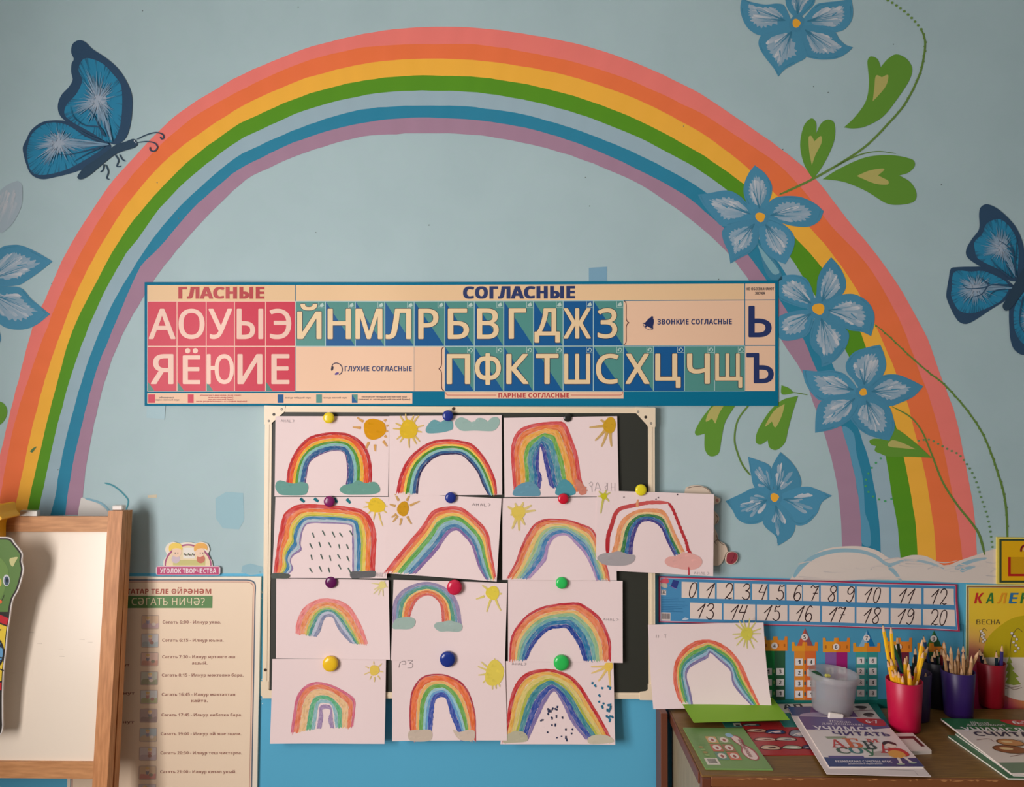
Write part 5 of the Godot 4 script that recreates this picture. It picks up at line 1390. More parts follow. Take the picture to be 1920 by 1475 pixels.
func posters() -> void:
	number_strip()
	castle_poster()
	calendar()
	schedule()
	# yellow pocket sign above the calendar
	var m := upright_map(0.004)
	var o := thing("pocket_sign", "yellow board with dark green border and red bracket above the spring calendar", "sign", P(1930, 1094, 0.004))
	extrude(flat_pts([1867, 1006, 2010, 1008, 2010, 1096, 1867, 1094]), WALL, 0.005, "board", mat(238, 216, 96, 0.4), o, 0.001)
	var a := Art.new(WALL, 0.0063)
	a.rect(1871, 1009.5, 2006, 1091, hue(60, 78, 50))
	commit(a, "green_border", o, 0.4)
	a = Art.new(WALL, 0.0066)
	a.rect(1875, 1013, 2002, 1087, hue(238, 182, 16))
	commit(a, "amber_field", o, 0.4)
	a = Art.new(WALL, 0.0069)
	a.fill(flat_pts([1887, 1043, 1892, 1043, 1892, 1074.5, 1985, 1074.5, 1985, 1043, 1990, 1043, 1990, 1079, 1887, 1079]), hue(190, 32, 28))
	commit(a, "pocket_edge", o, 0.4)
	a = Art.new(WALL, 0.0068)
	a.rect(1892, 1043, 1985, 1075, hue(214, 160, 14))
	commit(a, "pocket", o, 0.4)
	a = Art.new(WALL, 0.0071)
	a.line(sp([1911, 1033, 1912, 1026, 1917, 1021.5, 1925, 1021, 1930, 1026, 1931, 1033]), 3.6, 3.6, hue(128, 28, 44), hue(128, 28, 44), false)
	a.dab(1919, 1029, 3.5, 4, hue(232, 180, 190))
	commit(a, "sign_letter", o, 0.4)
	# lamb figure half hidden by a painting
	o = thing("lamb_cutout", "cream woolly lamb cutout with a dark red hoof peeking out behind a painting", "wall figure", P(1320, 1060, 0.002))
	var lamb := [1284, 916, 1292, 910.5, 1304, 909, 1318, 911, 1328, 917, 1333, 925, 1341, 930, 1348, 933, 1349, 938, 1345, 943, 1339, 945, 1337, 955, 1343, 962, 1347, 970, 1345, 978, 1339, 983, 1339, 990, 1343, 998, 1347, 1012, 1357, 1018, 1363, 1027, 1364, 1033, 1372, 1033, 1380, 1036, 1382, 1044, 1378, 1053, 1369, 1057, 1360, 1054, 1357, 1044, 1352, 1054, 1344, 1059, 1332, 1058, 1310, 1056, 1290, 1040, 1282, 1000, 1280, 950]
	extrude(sp(lamb, true, [], 3), WALL, 0.004, "figure", mat(226, 206, 184, 0.6), o, 0.004)
	a = Art.new(WALL, 0.0083)
	a.fill(sp([1363, 1036, 1372, 1033.5, 1380, 1037, 1381, 1045, 1376, 1053, 1368, 1056, 1361, 1052, 1361, 1042], true), hue(150, 60, 70))
	a.line(sp([1369, 1054, 1373, 1046, 1376, 1036]), 1.0, 0.8, hue(96, 34, 44), hue(96, 34, 44))
	commit(a, "hoof", o, 0.5)
	a = Art.new(WALL, 0.0083)
	for l in [[1341, 1000, 1345, 1010, 1352, 1018, 1360, 1022, 1363, 1032], [1345, 1010, 1339, 1014, 1342, 1020], [1357, 1044, 1360, 1036, 1364, 1033], [1340, 963, 1345, 971, 1340, 982], [1288, 914, 1304, 911, 1320, 913, 1330, 921]]:
		a.line(sp(l), 1.2, 0.9, hue(112, 92, 80), hue(112, 92, 80))
	a.dab(1343, 937, 3.2, 2.6, hue(206, 140, 128), 0.5)
	commit(a, "outline_print", o, 0.5)
	# creative corner sign
	o = thing("corner_sign", "pink lettered sign with two blond children drawing above the schedule board", "sign", P(355, 1077, 0.004))
	var dome := sp([308, 1062, 308, 1050, 314, 1040, 311, 1030, 315, 1020, 326, 1015, 338, 1018, 346, 1016, 360, 1016, 368, 1018, 378, 1015, 390, 1019, 394, 1030, 391, 1040, 398, 1050, 400, 1062], true, [0, 15], 4)
	extrude(dome, WALL, 0.003, "dome_board", mat(238, 230, 214, 0.5), o, 0.001)
	a = Art.new(WALL, 0.0043)
	a.fill(sp([310, 1061, 311, 1050, 318, 1036, 334, 1024, 354, 1019, 374, 1024, 390, 1036, 397, 1050, 398, 1061], true, [0, 8]), hue(176, 88, 130))
	a.fill(sp([312.5, 1061, 314, 1050, 321, 1038, 336, 1027, 354, 1022, 372, 1027, 387, 1038, 394, 1050, 395.5, 1061], true, [0, 8]), hue(240, 222, 182))
	commit(a, "dome_print", o, 0.5)
	a = Art.new(WALL, 0.0046)
	a.rect(345, 1026, 367, 1046, hue(240, 236, 226))
	a.rect(326, 1049, 386, 1059, hue(206, 200, 130))
	for k in 8:
		a.dab(347 + k * 2.6, 1038 + (k % 3), 1.3, 2.0, [hue(96, 110, 80), hue(120, 96, 90), hue(150, 150, 110)][k % 3])
	for h in [[331, 246, 214, 96], [378, 240, 180, 88]]:
		a.dab(h[0], 1047, 8, 8, hue(214, 196, 206) if h[0] < 350 else hue(206, 120, 96))
		a.dab(h[0] + (2 if h[0] < 350 else -2), 1034, 9, 9.5, hue(246, 214, 186))
		a.fill(sp([h[0] - 12, 1033, h[0] - 12, 1022, h[0] - 2, 1016.5, h[0] + 10, 1020, h[0] + 12, 1030, h[0] + 5, 1027, h[0] - 5, 1028], true), hue(h[1], h[2], h[3]))
		a.dab(h[0] - 1, 1036, 0.9, 1.3, hue(60, 50, 50))
		a.dab(h[0] + 4, 1036, 0.9, 1.3, hue(60, 50, 50))
	commit(a, "children_print", o, 0.5)
	var bar := []
	for k in 24:
		var t := TAU * k / 24
		bar.append_array([355.0 + (55.0 if cos(t) > 0 else -55.0) + 5 * cos(t), 1068.3 + (3.5 if sin(t) > 0 else -3.5) + 5 * sin(t)])
	extrude(flat_pts(bar), WALL, 0.004, "name_bar", mat(236, 216, 224, 0.5), o, 0.0042)
	a = Art.new(WALL, 0.0085)
	a.rect(297.5, 1061, 412.5, 1075.6, hue(196, 74, 122))
	commit(a, "bar_print", o, 0.5)
	write(o, "УГОЛОК ТВОРЧЕСТВА", 303, 1064, 408, 1073, mat(244, 226, 232, 0.5), WALL, 0.0088, "bold", "lettering")

func numerals(parent: Node, m: Callable, s: String, x0: float, y0: float, w: float, gap: float, h: float) -> void:
	for ch in s:
		var a := Art.new(m, 0.0008)
		for l in DIGITS[ch]:
			var pts := []
			for i in range(0, l.size(), 2):
				pts.append_array([x0 + l[i] * w, y0 + l[i + 1] * h])
			a.line(sp(pts), 1.9, 1.9, hue(58, 36, 36), hue(58, 36, 36), false)
		commit(a, "numeral", parent, 0.5)
		x0 += gap

func number_strip() -> void:
	var m := func(p: Vector2, l: float) -> Vector3:
		var z := 0.004 + 0.003 * sin((p.x - 1235) * 0.011) * sin((p.x - 1235) * 0.011)
		if p.x > 1700:
			z += 0.012 * pow((p.x - 1700) / 95.0, 2.0) * clampf((p.y - 1110) / 60.0, 0.0, 1.0)
		return P(p.x, p.y + (p.x - 1278) * 0.0268, 0.004) + Vector3(0, 0, z - 0.004 + l)
	var o := thing("number_strip", "blue strip of handwritten style numerals from 0 to 20 with red border", "poster", P(1515, 1180, 0.004))
	var a := Art.new(m, 0.0, 14.0)
	a.rect(1235, 1081, 1795, 1167.5, hue(172, 46, 82))
	commit(a, "sheet", o, 0.4)
	a = Art.new(m, 0.0002, 14.0)
	a.rect(1238, 1083.5, 1791.5, 1165.5, hue(238, 190, 206))
	commit(a, "pale_line", o, 0.4)
	a = Art.new(m, 0.0004, 14.0)
	a.rect(1239, 1084.6, 1790.5, 1164.4, hue(78, 146, 192))
	commit(a, "blue_field", o, 0.4)
	var r1 := [[1277.8, 1307], [1311, 1340], [1343.4, 1374], [1376, 1406], [1409.4, 1438.4], [1442, 1471], [1474.4, 1503.6], [1505.6, 1535.5], [1538.7, 1568.6], [1571.5, 1602], [1605.7, 1665.5], [1670, 1726.5], [1731, 1788]]
	for i in 13:
		var c := Art.new(m, 0.0006, 14.0)
		c.rect(r1[i][0], 1090, r1[i][1], 1119.8, hue(238, 220, 208))
		var cell := commit(c, "number_cell", o, 0.45)
		if i < 10:
			numerals(cell, m, str(i), r1[i][1] - 16.0, 1090.5, 15.5, 0, 29)
		else:
			numerals(cell, m, str(i), r1[i][0] + 14.5, 1090.5, 14.5, 15.5, 29)
	var r2 := [[1293.4, 1352.8], [1356, 1415.3], [1418.4, 1476], [1479.4, 1537], [1541, 1601.7], [1605, 1665], [1668.7, 1726], [1729.6, 1788]]
	for i in 8:
		var c := Art.new(m, 0.0006, 14.0)
		c.rect(r2[i][0], 1128.6, r2[i][1], 1158.6, hue(238, 220, 208))
		var cell := commit(c, "number_cell", o, 0.45)
		numerals(cell, m, str(13 + i), r2[i][0] + 13.5, 1129, 15, 16, 29)
	# publisher's corner: flower, book, conformity mark, small print, bar code
	a = Art.new(m, 0.0006)
	a.dab(1246, 1090, 7, 6, hue(216, 92, 110), 0, 0.2)
	a.dab(1245, 1098, 6, 5, hue(196, 186, 170), 0, 0.2)
	a.fill(flat_pts([1262, 1087, 1273, 1088.5, 1269, 1103, 1257, 1100]), hue(52, 66, 138))
	a.line(flat_pts([1254, 1097, 1268, 1104]), 1.2, 1.2, hue(214, 90, 160), hue(214, 90, 160))
	commit(a, "corner_print", o, 0.5)
	a = Art.new(m, 0.0006)
	a.rect(1239.5, 1106, 1249, 1116, hue(226, 214, 206))
	commit(a, "mark_field", o, 0.5)
	write(o, "ЕАС", 1240, 1107, 1248.5, 1114.5, mat(40, 40, 50), m, 0.0008, "bold", "lettering")
	a = Art.new(m, 0.0006)
	for k in 9:
		a.line(flat_pts([1240, 1121 + k * 3.2, 1240 + rng.randf_range(22, 50), 1121 + k * 3.2]), 0.8, 0.8, hue(50, 110, 158), hue(50, 110, 158), false)
	commit(a, "small_print", o, 0.5)
	a = Art.new(m, 0.0006)
	a.rect(1239.5, 1148.5, 1257, 1164, hue(230, 214, 206))
	for k in 14:
		a.line(flat_pts([1241 + k * 1.1, 1150.5, 1241 + k * 1.1, 1161]), 0.6 if k % 3 else 0.9, 0.6 if k % 3 else 0.9, hue(70, 60, 70), hue(70, 60, 70), false)
	commit(a, "bar_code", o, 0.5)
	a = Art.new(m, 0.0006)
	a.fill(sp([1279, 1161, 1284, 1157, 1291, 1159, 1284, 1162], true), hue(200, 214, 226))
	commit(a, "publisher_mark", o, 0.5)

func castle_poster() -> void:
	var m := upright_map(0.003)
	var o := thing("castle_poster", "blue poster of numbered castle towers with number pairs behind the pencil cups", "poster", P(1580, 1330, 0.003))
	var a := Art.new(m, 0.0, 30.0)
	a.rect(1345, 1170, 1806, 1336, hue(78, 156, 190))
	commit(a, "sheet", o, 0.45)
	a = Art.new(m, 0.0002, 30.0)
	a.rect(1345, 1310, 1806, 1336, hue(32, 122, 112))
	commit(a, "ground_print", o, 0.45)
	var X := func(x: float) -> float: return 1420.0 + x / 7.385
	var Y := func(y: float) -> float: return 1160.0 + y / 7.385
	var towers := [
		[4, 85, 385, 80, 415, 440, false, [[16, 128, 62], [44, 92, 62]], [95, 262], [680, 828, 980], 235, 370, []],
		[5, 510, 810, 475, 835, 445, true, [[226, 142, 52], [222, 108, 50]], [525, 690], [547, 697, 845, 993], 652, 250, [[206, 92, 66], [150, 84, 92], 660, 125, 540, 775]],
		[6, 940, 1245, 905, 1280, 460, false, [[140, 96, 160], [166, 34, 116]], [950, 1122], [665, 815, 965], 1088, 385, []],
		[7, 1360, 1665, 1325, 1700, 455, true, [[70, 164, 158], [56, 150, 146]], [1375, 1545], [530, 678, 828, 978], 1510, 262, [[142, 186, 216], [22, 112, 170], 1520, 150, 1395, 1635]],
		[8, 1800, 2100, 1765, 2140, 460, false, [[128, 44, 60], [116, 36, 54]], [1812, 1985], [700, 850, 1000], 1950, 385, []],
		[9, 2250, 2560, 2215, 2600, 455, true, [[60, 128, 70], [46, 108, 62]], [2262, 2440], [530, 678, 828, 978], 2438, 272, [[56, 122, 62], [36, 82, 48], 2445, 160, 2330, 2560]]]
	for t in towers:
		var tw := part_node("tower_print", o, "castle tower marked %d" % t[0])
		var x0: float = X.call(t[1])
		var x1: float = X.call(t[2])
		var xm := (x0 + x1) / 2
		var yb: float = Y.call(t[5])
		var b := Art.new(m, 0.0004)
		b.rect(x0, yb, xm, 1312, hue(t[7][0][0], t[7][0][1], t[7][0][2]))
		b.rect(xm, yb, x1, 1312, hue(t[7][1][0], t[7][1][1], t[7][1][2]))
		commit(b, "tower_wall", tw, 0.45)
		var c0: float = X.call(t[3])
		var c1: float = X.call(t[4])
		var top: float = yb - (9 if t[6] else 19)
		var am := hue(236, 158, 44)
		var ah := hue(232, 136, 44)
		b = Art.new(m, 0.0008)
		b.fill(flat_pts([c0, yb, c0, top - 8, c0 + 5, top - 8, c0 + 6, top - 1, (c0 + c1) / 2 - 5, top - 1, (c0 + c1) / 2 - 4, top - 8, (c0 + c1) / 2, top - 8, (c0 + c1) / 2, yb]), am)
		b.fill(flat_pts([(c0 + c1) / 2, yb, (c0 + c1) / 2, top - 8, (c0 + c1) / 2 + 4, top - 8, (c0 + c1) / 2 + 5, top - 1, c1 - 6, top - 1, c1 - 5, top - 8, c1, top - 8, c1, yb]), ah)
		if not t[6]:
			for k in 4:
				var wx := c0 + 4 + k * (c1 - c0 - 11) / 3.0
				b.rect(wx, top + 6, wx + 3, top + 12, hue(186, 104, 36))
		commit(b, "battlement", tw, 0.45)
		if t[6]:
			var r: Array = t[12]
			b = Art.new(m, 0.0006)
			b.fill(flat_pts([X.call(r[2]), Y.call(r[3]), X.call(r[2]), yb - 8, X.call(r[4]), yb - 8]), hue(r[0][0], r[0][1], r[0][2]))
			b.fill(flat_pts([X.call(r[2]), Y.call(r[3]), X.call(r[5]), yb - 8, X.call(r[2]), yb - 8]), hue(r[1][0], r[1][1], r[1][2]))
			commit(b, "tower_roof", tw, 0.45)
		b = Art.new(m, 0.0011)
		b.dab(X.call(t[10]), Y.call(t[11]), 6.2, 6.2, hue(236, 226, 220), 0, 0, 22)
		commit(b, "number_disc", tw, 0.45)
		write(tw, str(t[0]), X.call(t[10]) - 2.2, Y.call(t[11]) - 3.6, X.call(t[10]) + 2.2, Y.call(t[11]) + 3.6, mat(36, 32, 32), m, 0.0014, "bold", "numeral")
		for k in t[9].size():
			for j in 2:
				var bx: float = X.call(t[8][j])
				var by: float = Y.call(t[9][k])
				b = Art.new(m, 0.0008)
				b.rect(bx, by, bx + 14.2, by + 12.8, hue(232, 224, 220))
				commit(b, "number_square", tw, 0.45)
				var num: int = (k + 1) if j == 0 else t[0] - k - 1
				write(tw, str(num), bx + 5.0, by + 2.8, bx + 9.4, by + 10, mat(40, 36, 36), m, 0.0011, "bold", "numeral")
			b = Art.new(m, 0.0007)
			var mx: float = (X.call(t[8][0]) + X.call(t[8][1]) + 14.2) / 2
			b.rect(mx - 1.6, Y.call(t[9][k]) + 3, mx + 1.6, Y.call(t[9][k]) + 9.5, hue(120, 160, 90) if t[0] == 4 else hue(70, 100, 110))
			commit(b, "window_print", tw, 0.45)

func calendar() -> void:
	var m := upright_map(0.006)
	var o := thing("season_calendar", "yellow and magenta season calendar poster with coloured title and round picture", "poster", P(1930, 1345, 0.006))
	extrude(flat_pts([1811, 1095, 2060, 1097, 2060, 1345, 1809, 1340]), WALL, 0.004, "board", mat(222, 214, 160, 0.5), o, 0.001)
	var a := Art.new(m, 0.0)
	var ye := hue(244, 206, 62)
	var ye2 := hue(248, 200, 26)
	var pi := hue(226, 146, 128)
	var mg := hue(190, 36, 92)
	# printed colour blend of the poster
	for i in 6:
		for j in 8:
			var f := func(u: float, v: float) -> Color:
				var low := clampf((v - 0.28) / 0.42, 0, 1)
				var side := clampf(1.0 - u * 2.3, 0, 1)
				var c := ye.lerp(ye2, u).lerp(pi, clampf(low * side * 1.5, 0, 1))
				return c.lerp(mg, clampf((v - 0.40) / 0.25, 0, 1) * clampf(side * 1.6 + (v - 0.7) * 2.0, 0, 1))
			var u0 := i / 6.0
			var u1 := (i + 1) / 6.0
			var v0 := j / 8.0
			var v1 := (j + 1) / 8.0
			a.quad(Vector2(1817 + u0 * 236, 1102 + v0 * 232), Vector2(1817 + u1 * 236, 1102 + v0 * 232), Vector2(1817 + u1 * 236, 1102 + v1 * 232), Vector2(1817 + u0 * 236, 1102 + v1 * 232), f.call(u0, v0), f.call(u1, v0), f.call(u1, v1), f.call(u0, v1))
	commit(a, "ground_print", o, 0.45)
	a = Art.new(m, 0.0003)
	a.line(flat_pts([1814, 1340, 1814, 1099.5, 2057, 1100.5]), 3, 3, hue(120, 150, 80), hue(186, 60, 40), false)
	commit(a, "border_print", o, 0.45)
	a = Art.new(m, 0.0004)
	a.fill(sp([1842, 1232, 1846, 1209, 1856, 1190, 1876, 1172, 1900, 1158, 1930, 1153, 1960, 1160, 1985, 1178, 2000, 1205, 2004, 1232], true, [0, 9]), hue(206, 182, 26))
	commit(a, "circle_print", o, 0.45)
	a = Art.new(m, 0.0004)
	a.fill(sp([1842, 1232, 1848, 1262, 1862, 1286, 1884, 1303, 1910, 1312, 1940, 1312, 1975, 1298, 1998, 1265, 2004, 1232], true, [0, 8]), hue(226, 214, 200))
	commit(a, "circle_print", o, 0.45)
	var cs := [[206, 42, 36], [44, 124, 56], [238, 160, 32], [40, 120, 170], [56, 128, 54], [206, 60, 120], [238, 160, 32], [44, 124, 56], [206, 42, 36]]
	var word := "КАЛЕНДАРЬ"
	for k in 9:
		write(o, word[k], 1826 + k * 21.5, 1111, 1841 + k * 21.5, 1131, mat(cs[k][0], cs[k][1], cs[k][2]), m, 0.0008, "bold", "title_letter", 0.2)
	write(o, "ВЕСНА", 1830.5, 1161, 1875, 1170, mat(76, 66, 50), m, 0.0008, "mono", "lettering")
	for f in [[1840, 1178, 8], [1900, 1178, 14]]:        # lily of the valley sprigs
		a = Art.new(m, 0.0008)
		var br := hue(110, 92, 50)
		var x: float = f[0]
		var y: float = f[1]
		var big: float = f[2] / 8.0
		a.line(sp([x - 4 * big, y + 26 * big, x - 2 * big, y + 10 * big, x + 4 * big, y, x + 10 * big, y + 4 * big]), 1.1, 0.9, br, br)
		for k in 7:
			var p := Vector2(x + (-3 + 2.0 * (k % 3) + k * 0.6) * big, y + (5 + k * 3.2) * big)
			a.dab(p.x + 2, p.y, 3.0, 3.0, br)
			a.dab(p.x + 2, p.y, 2.4, 2.4, hue(240, 228, 214))
		commit(a, "sprig_print", o, 0.45)
	a = Art.new(m, 0.0008)
	var fir := [1892, 1230, 1898, 1242, 1894, 1243, 1902, 1254, 1898, 1256, 1910, 1268, 1904, 1270, 1914, 1282, 1900, 1284, 1884, 1280, 1890, 1270, 1884, 1270, 1890, 1258, 1885, 1257, 1890, 1245, 1887, 1244]
	a.fill(flat_pts(fir), hue(146, 162, 60))
	commit(a, "fir_print", o, 0.45)
	a = Art.new(m, 0.0009)
	a.line(sp([1880, 1292, 1892, 1289, 1902, 1292, 1916, 1288]), 1, 1, hue(120, 90, 70), hue(120, 90, 70))
	a.line(sp([1884, 1284, 1896, 1288, 1914, 1285]), 1, 1, hue(120, 90, 70), hue(120, 90, 70))
	commit(a, "snow_lines", o, 0.45)

func schedule() -> void:
	var m := func(p: Vector2, l: float) -> Vector3:
		return P(p.x - (p.y - 1080) * 0.018, p.y, 0.008) + Vector3(0, 0, l)
	var o := thing("schedule_board", "cream schedule board listing times of day in Tatar beside the easel", "poster", P(311, 1560, 0.006))
	extrude(flat_pts([133, 1081, 489, 1081, 489, 1640, 133, 1640]), m, 0.007, "board", mat(244, 234, 214, 0.4), o, -0.007)
	var a := Art.new(m, 0.0002)
	a.fill(sp([139, 1090, 145, 1086, 160, 1086, 460, 1086, 474, 1088, 480, 1096, 480, 1120, 480, 1634, 139, 1634], true, [7, 8]), hue(78, 100, 120))
	a.fill(sp([141, 1091, 147, 1088, 160, 1088, 460, 1088, 472, 1090, 478, 1097, 478, 1120, 478, 1634, 141, 1634], true, [7, 8]), hue(240, 206, 182))
	commit(a, "border_print", o, 0.4)
	a = Art.new(m, 0.0004)
	a.fill(sp([143, 1093, 149, 1090.5, 160, 1090.5, 460, 1090.5, 470, 1092, 475.5, 1098, 475.5, 1120, 475.5, 1634, 143, 1634], true, [7, 8]), hue(196, 150, 130))
	a.fill(sp([144, 1094, 150, 1091.5, 160, 1091.5, 460, 1091.5, 469, 1093, 474.5, 1099, 474.5, 1120, 474.5, 1634, 144, 1634], true, [7, 8]), hue(246, 224, 196))
	commit(a, "field_print", o, 0.4)
	var br := mat(178, 86, 66, 0.5)
	write(o, "ТАТАР ТЕЛЕ ӨЙРӘНӘМ", 238, 1100.5, 396.5, 1113, br, m, 0.0008, "bold", "title")
	a = Art.new(m, 0.0006)
	a.rect(226, 1116.5, 399.5, 1139.5, hue(96, 142, 84))
	commit(a, "title_bar", o, 0.4)
	write(o, "СӘГАТЬ НИЧӘ?", 248, 1120, 385, 1134.5, mat(234, 220, 182, 0.5), m, 0.0009, "sans", "title")
	var tx := mat(160, 112, 96, 0.5)
	var rows := [[1167, "Сәгать 6:00 - Илнур уяна.", "", 306.5, 416.5], [1201, "Сәгать 6:15 - Илнур юына.", "", 306.5, 421.5], [1232, "Сәгать 7:30 - Илнур иртәнге аш", "ашый.", 307, 443.5], [1266, "Сәгать 8:15 - Илнур мәктәпкә бара.", "", 307, 460], [1302.5, "Сәгать 16:45 - Илнур мәктәптән", "кайта.", 307.5, 445], [1340.5, "Сәгать 17:45 - Илнур кибеткә бара.", "", 307.5, 459], [1376, "Сәгать 19:00 - Илнур өй эше эшли.", "", 307, 458], [1412, "Сәгать 20:30 - Илнур теш чистарта.", "", 307, 460], [1447, "Сәгать 21:00 - Илнур китап укый.", "", 307, 450], [1485, "Сәгать 21:30 - Илнур йоклый.", "", 307, 440]]
	var iy := [1166, 1200.5, 1235.5, 1271, 1306, 1341, 1377, 1412.5, 1448, 1482]
	for i in rows.size():
		var r: Array = rows[i]
		write(o, r[1].replace("ө", "о"), r[3], r[0] - 4.2, r[4], r[0] + 3.6, tx, m, 0.0008, "bold", "lettering")
		if r[2]:
			write(o, r[2], 363, r[0] + 7, 392 if i == 2 else 394, r[0] + 13.5, tx, m, 0.0008, "bold", "lettering")
		var p := Art.new(m, 0.0006)
		var y0: float = iy[i] - 13
		var skies := [hue(226, 190, 150), hue(200, 214, 222), hue(236, 196, 180), hue(190, 206, 190), hue(206, 222, 226), hue(176, 160, 160), hue(158, 196, 210), hue(214, 210, 214), hue(220, 190, 150), hue(200, 200, 210)]
		p.fill(sp([267, y0 + 2, 269, y0, 298, y0, 300, y0 + 2, 300, y0 + 24, 298, y0 + 26, 269, y0 + 26, 267, y0 + 24], true), hue(176, 150, 140))
		p.rect(268.2, y0 + 1.2, 298.8, y0 + 24.8, skies[i])
		p.fill(sp([268.5, y0 + 24, 270, y0 + 16, 280, y0 + 14 + (i % 3), 290, y0 + 17, 298.5, y0 + 15, 298.5, y0 + 24.5], true, [0, 5]), [hue(196, 160, 176), hue(150, 190, 200), hue(206, 130, 110), hue(120, 150, 110), hue(150, 176, 110), hue(130, 110, 120), hue(210, 190, 150), hue(190, 176, 190), hue(206, 110, 110), hue(150, 150, 190)][i])
		p.dab(279 + (i * 5) % 9, y0 + 12, 3.2, 4.5, [hue(120, 140, 190), hue(206, 130, 130), hue(90, 110, 150)][i % 3])
		p.dab(279 + (i * 5) % 9, y0 + 7, 3.6, 3.6, hue(246, 214, 186))
		p.dab(279 + (i * 5) % 9, y0 + 5, 3.8, 2.4, hue(236, 200, 96))
		p.dab(290 - (i * 3) % 6, y0 + 17, 4, 3, [hue(236, 226, 214), hue(150, 80, 70), hue(96, 110, 90)][i % 3])
		for q in p.c.size():
			p.c[q] = p.c[q].lerp(hue(240, 218, 198), 0.38)
		commit(p, "picture_print", o, 0.4)
	for l in [[1247, "5 минут"], [1300, "10 минут"], [1354, "20 минут"]]:
		write(o, l[1], 205 if l[0] < 1250 else 196, l[0] - 4, 246 if l[0] < 1250 else 257, l[0] + 3.4, tx, m, 0.0008, "bold", "lettering")

# ------------------------------------------------------------------ easel with whiteboard
func easel() -> void:
	var k := tan(deg_to_rad(5.3))
	var q := P(203, 957, 0.085)
	var nn := Vector3(0, k, 1).normalized()
	var dn := Vector3(0, -1, k).normalized()
	var at := func(x: float, y: float) -> Vector2:     # survey mark -> (x, distance down the sloping frame)
		var d := ray(x, y)
		var t: float = (0.085 + (q.y - EYE.y) * k - EYE.z) / (d.z + d.y * k)
		var w := EYE + d * t
		return Vector2(w.x, (w - Vector3(w.x, q.y, 0.085)).dot(dn))
	var m := func(p: Vector2, l: float) -> Vector3:
		return Vector3(p.x, q.y, 0.085) + dn * p.y + nn * l
	var down: float = q.y / absf(dn.y)
	var xr: float = at.call(230, 957).x
	var xp: float = at.call(203, 957).x
	var xl: float = xp - 0.66
	var o := thing("easel", "pine easel holding a whiteboard with a rear support leg against the blue wall", "easel", Vector3((xl + xr) / 2, 0, 0.15))
	var pine := grained(Color(0.72, 0.47, 0.27), Color(0.88, 0.62, 0.40), Vector3(9.0, 1.1, 9.0), 0.02, 0.5, 21)
	var pine2 := grained(Color(0.72, 0.49, 0.29), Color(0.88, 0.64, 0.42), Vector3(1.1, 9.0, 9.0), 0.02, 0.5, 22)
	var bar := func(x0: float, y0: float, x1: float, y1: float, depth: float, lift: float, called: String, mt: Material) -> void:
		extrude(PackedVector2Array([Vector2(x0, y0), Vector2(x1, y0), Vector2(x1, y1), Vector2(x0, y1)]), m, depth, called, mt, o, lift)
	bar.call(xp, 0.0, xr, down, 0.026, -0.026, "front_post", pine)
	bar.call(xl - 0.036, 0.0, xl, down, 0.026, -0.026, "front_post", pine)
	var y1: float = at.call(200, 968).y
	var y2: float = at.call(200, 997).y
	var y3: float = at.call(180, 1429).y
	var y4: float = at.call(180, 1460).y
	bar.call(xl, y1, xp - 0.001, y2, 0.022, -0.024, "top_rail", pine2)
	bar.call(xl, y3, xp - 0.001, y4, 0.022, -0.024, "bottom_rail", pine2)
	bar.call(xl, y2 - 0.004, xp - 0.0005, y3 + 0.004, 0.006, -0.016, "whiteboard_panel", mat(250, 236, 216, 0.28))
	bar.call(xl, y4 + 0.28, xp - 0.001, y4 + 0.32, 0.022, -0.024, "lower_rail", pine2)
	# rear legs, hinged under the top
	for x in [xp + 0.001, xl - 0.035]:
		prism("rear_leg", [m.call(Vector2(x, 0.002), -0.029), m.call(Vector2(x + xr - xp - 0.002, 0.002), -0.029), m.call(Vector2(x + xr - xp - 0.002, down + 0.004), -0.042), m.call(Vector2(x, down + 0.004), -0.042)], Vector3(0, 0, -0.022), pine, o)
	box("hinge_cap", Vector3(xp + 0.006, q.y, 0.059), Vector3(xp + 0.032, q.y + 0.012, 0.079), mat(236, 230, 222, 0.4), o, 0.002)
	var cx: float = at.call(52, 960).x
	box("metal_clip", Vector3(cx - 0.024, m.call(Vector2(0, y1), 0).y - 0.002, 0.067), Vector3(cx + 0.022, m.call(Vector2(0, y1), 0).y + 0.014, 0.081), mat(190, 190, 184, 0.35, 0.6), o, 0.002)
	var sc := Art.new(m, -0.0097)
	for t in [[110, 1218], [112, 1232], [55, 1187], [70, 1208], [165, 1205], [186, 1132], [150, 1200], [20, 1263]]:
		var p: Vector2 = at.call(t[0], t[1])
		sc.line(PackedVector2Array([p - Vector2(0.007, 0), p + Vector2(0.006, 0.0003)]), 0.0009, 0.0012, hue(196, 176, 156), hue(150, 130, 116))
	if sc.size():
		commit(sc, "marker_traces", o, 0.5).set_meta("kind", "stuff")
	# hanging dragon figure and its orange holder, a hand's breadth before the board
	var z := 0.165
	var dm := upright_map(z)
	var d := thing("dragon_figure", "green dragon cutout with a numbered colour wheel hanging before the easel", "figure", P(-20, 1378, z))
	var right := [[12, 1006], [23, 1009], [30, 1018], [38, 1028], [44, 1038], [43, 1052], [46, 1066], [41, 1089], [35, 1107], [27, 1121], [23, 1137], [20, 1160], [16, 1183], [13, 1218], [9, 1253], [7, 1300], [7, 1345], [7, 1364], [0, 1377]]
	var outl := []
	for p in right:
		outl.append_array([p[0], p[1]])
	for i in range(right.size() - 1, -1, -1):
		outl.append_array([-130 - right[i][0], right[i][1]])
	var shape := sp(outl, true, [], 3)
	extrude(shape, dm, 0.003, "card", mat(228, 222, 216, 0.5), d, 0.0)
	var ink := Art.new(dm, 0.0032)
	for g in Geometry2D.offset_polygon(shape, -2.0):
		ink.fill(g, hue(50, 44, 38))
	commit(ink, "black_outline", d, 0.5)
	ink = Art.new(dm, 0.0035)
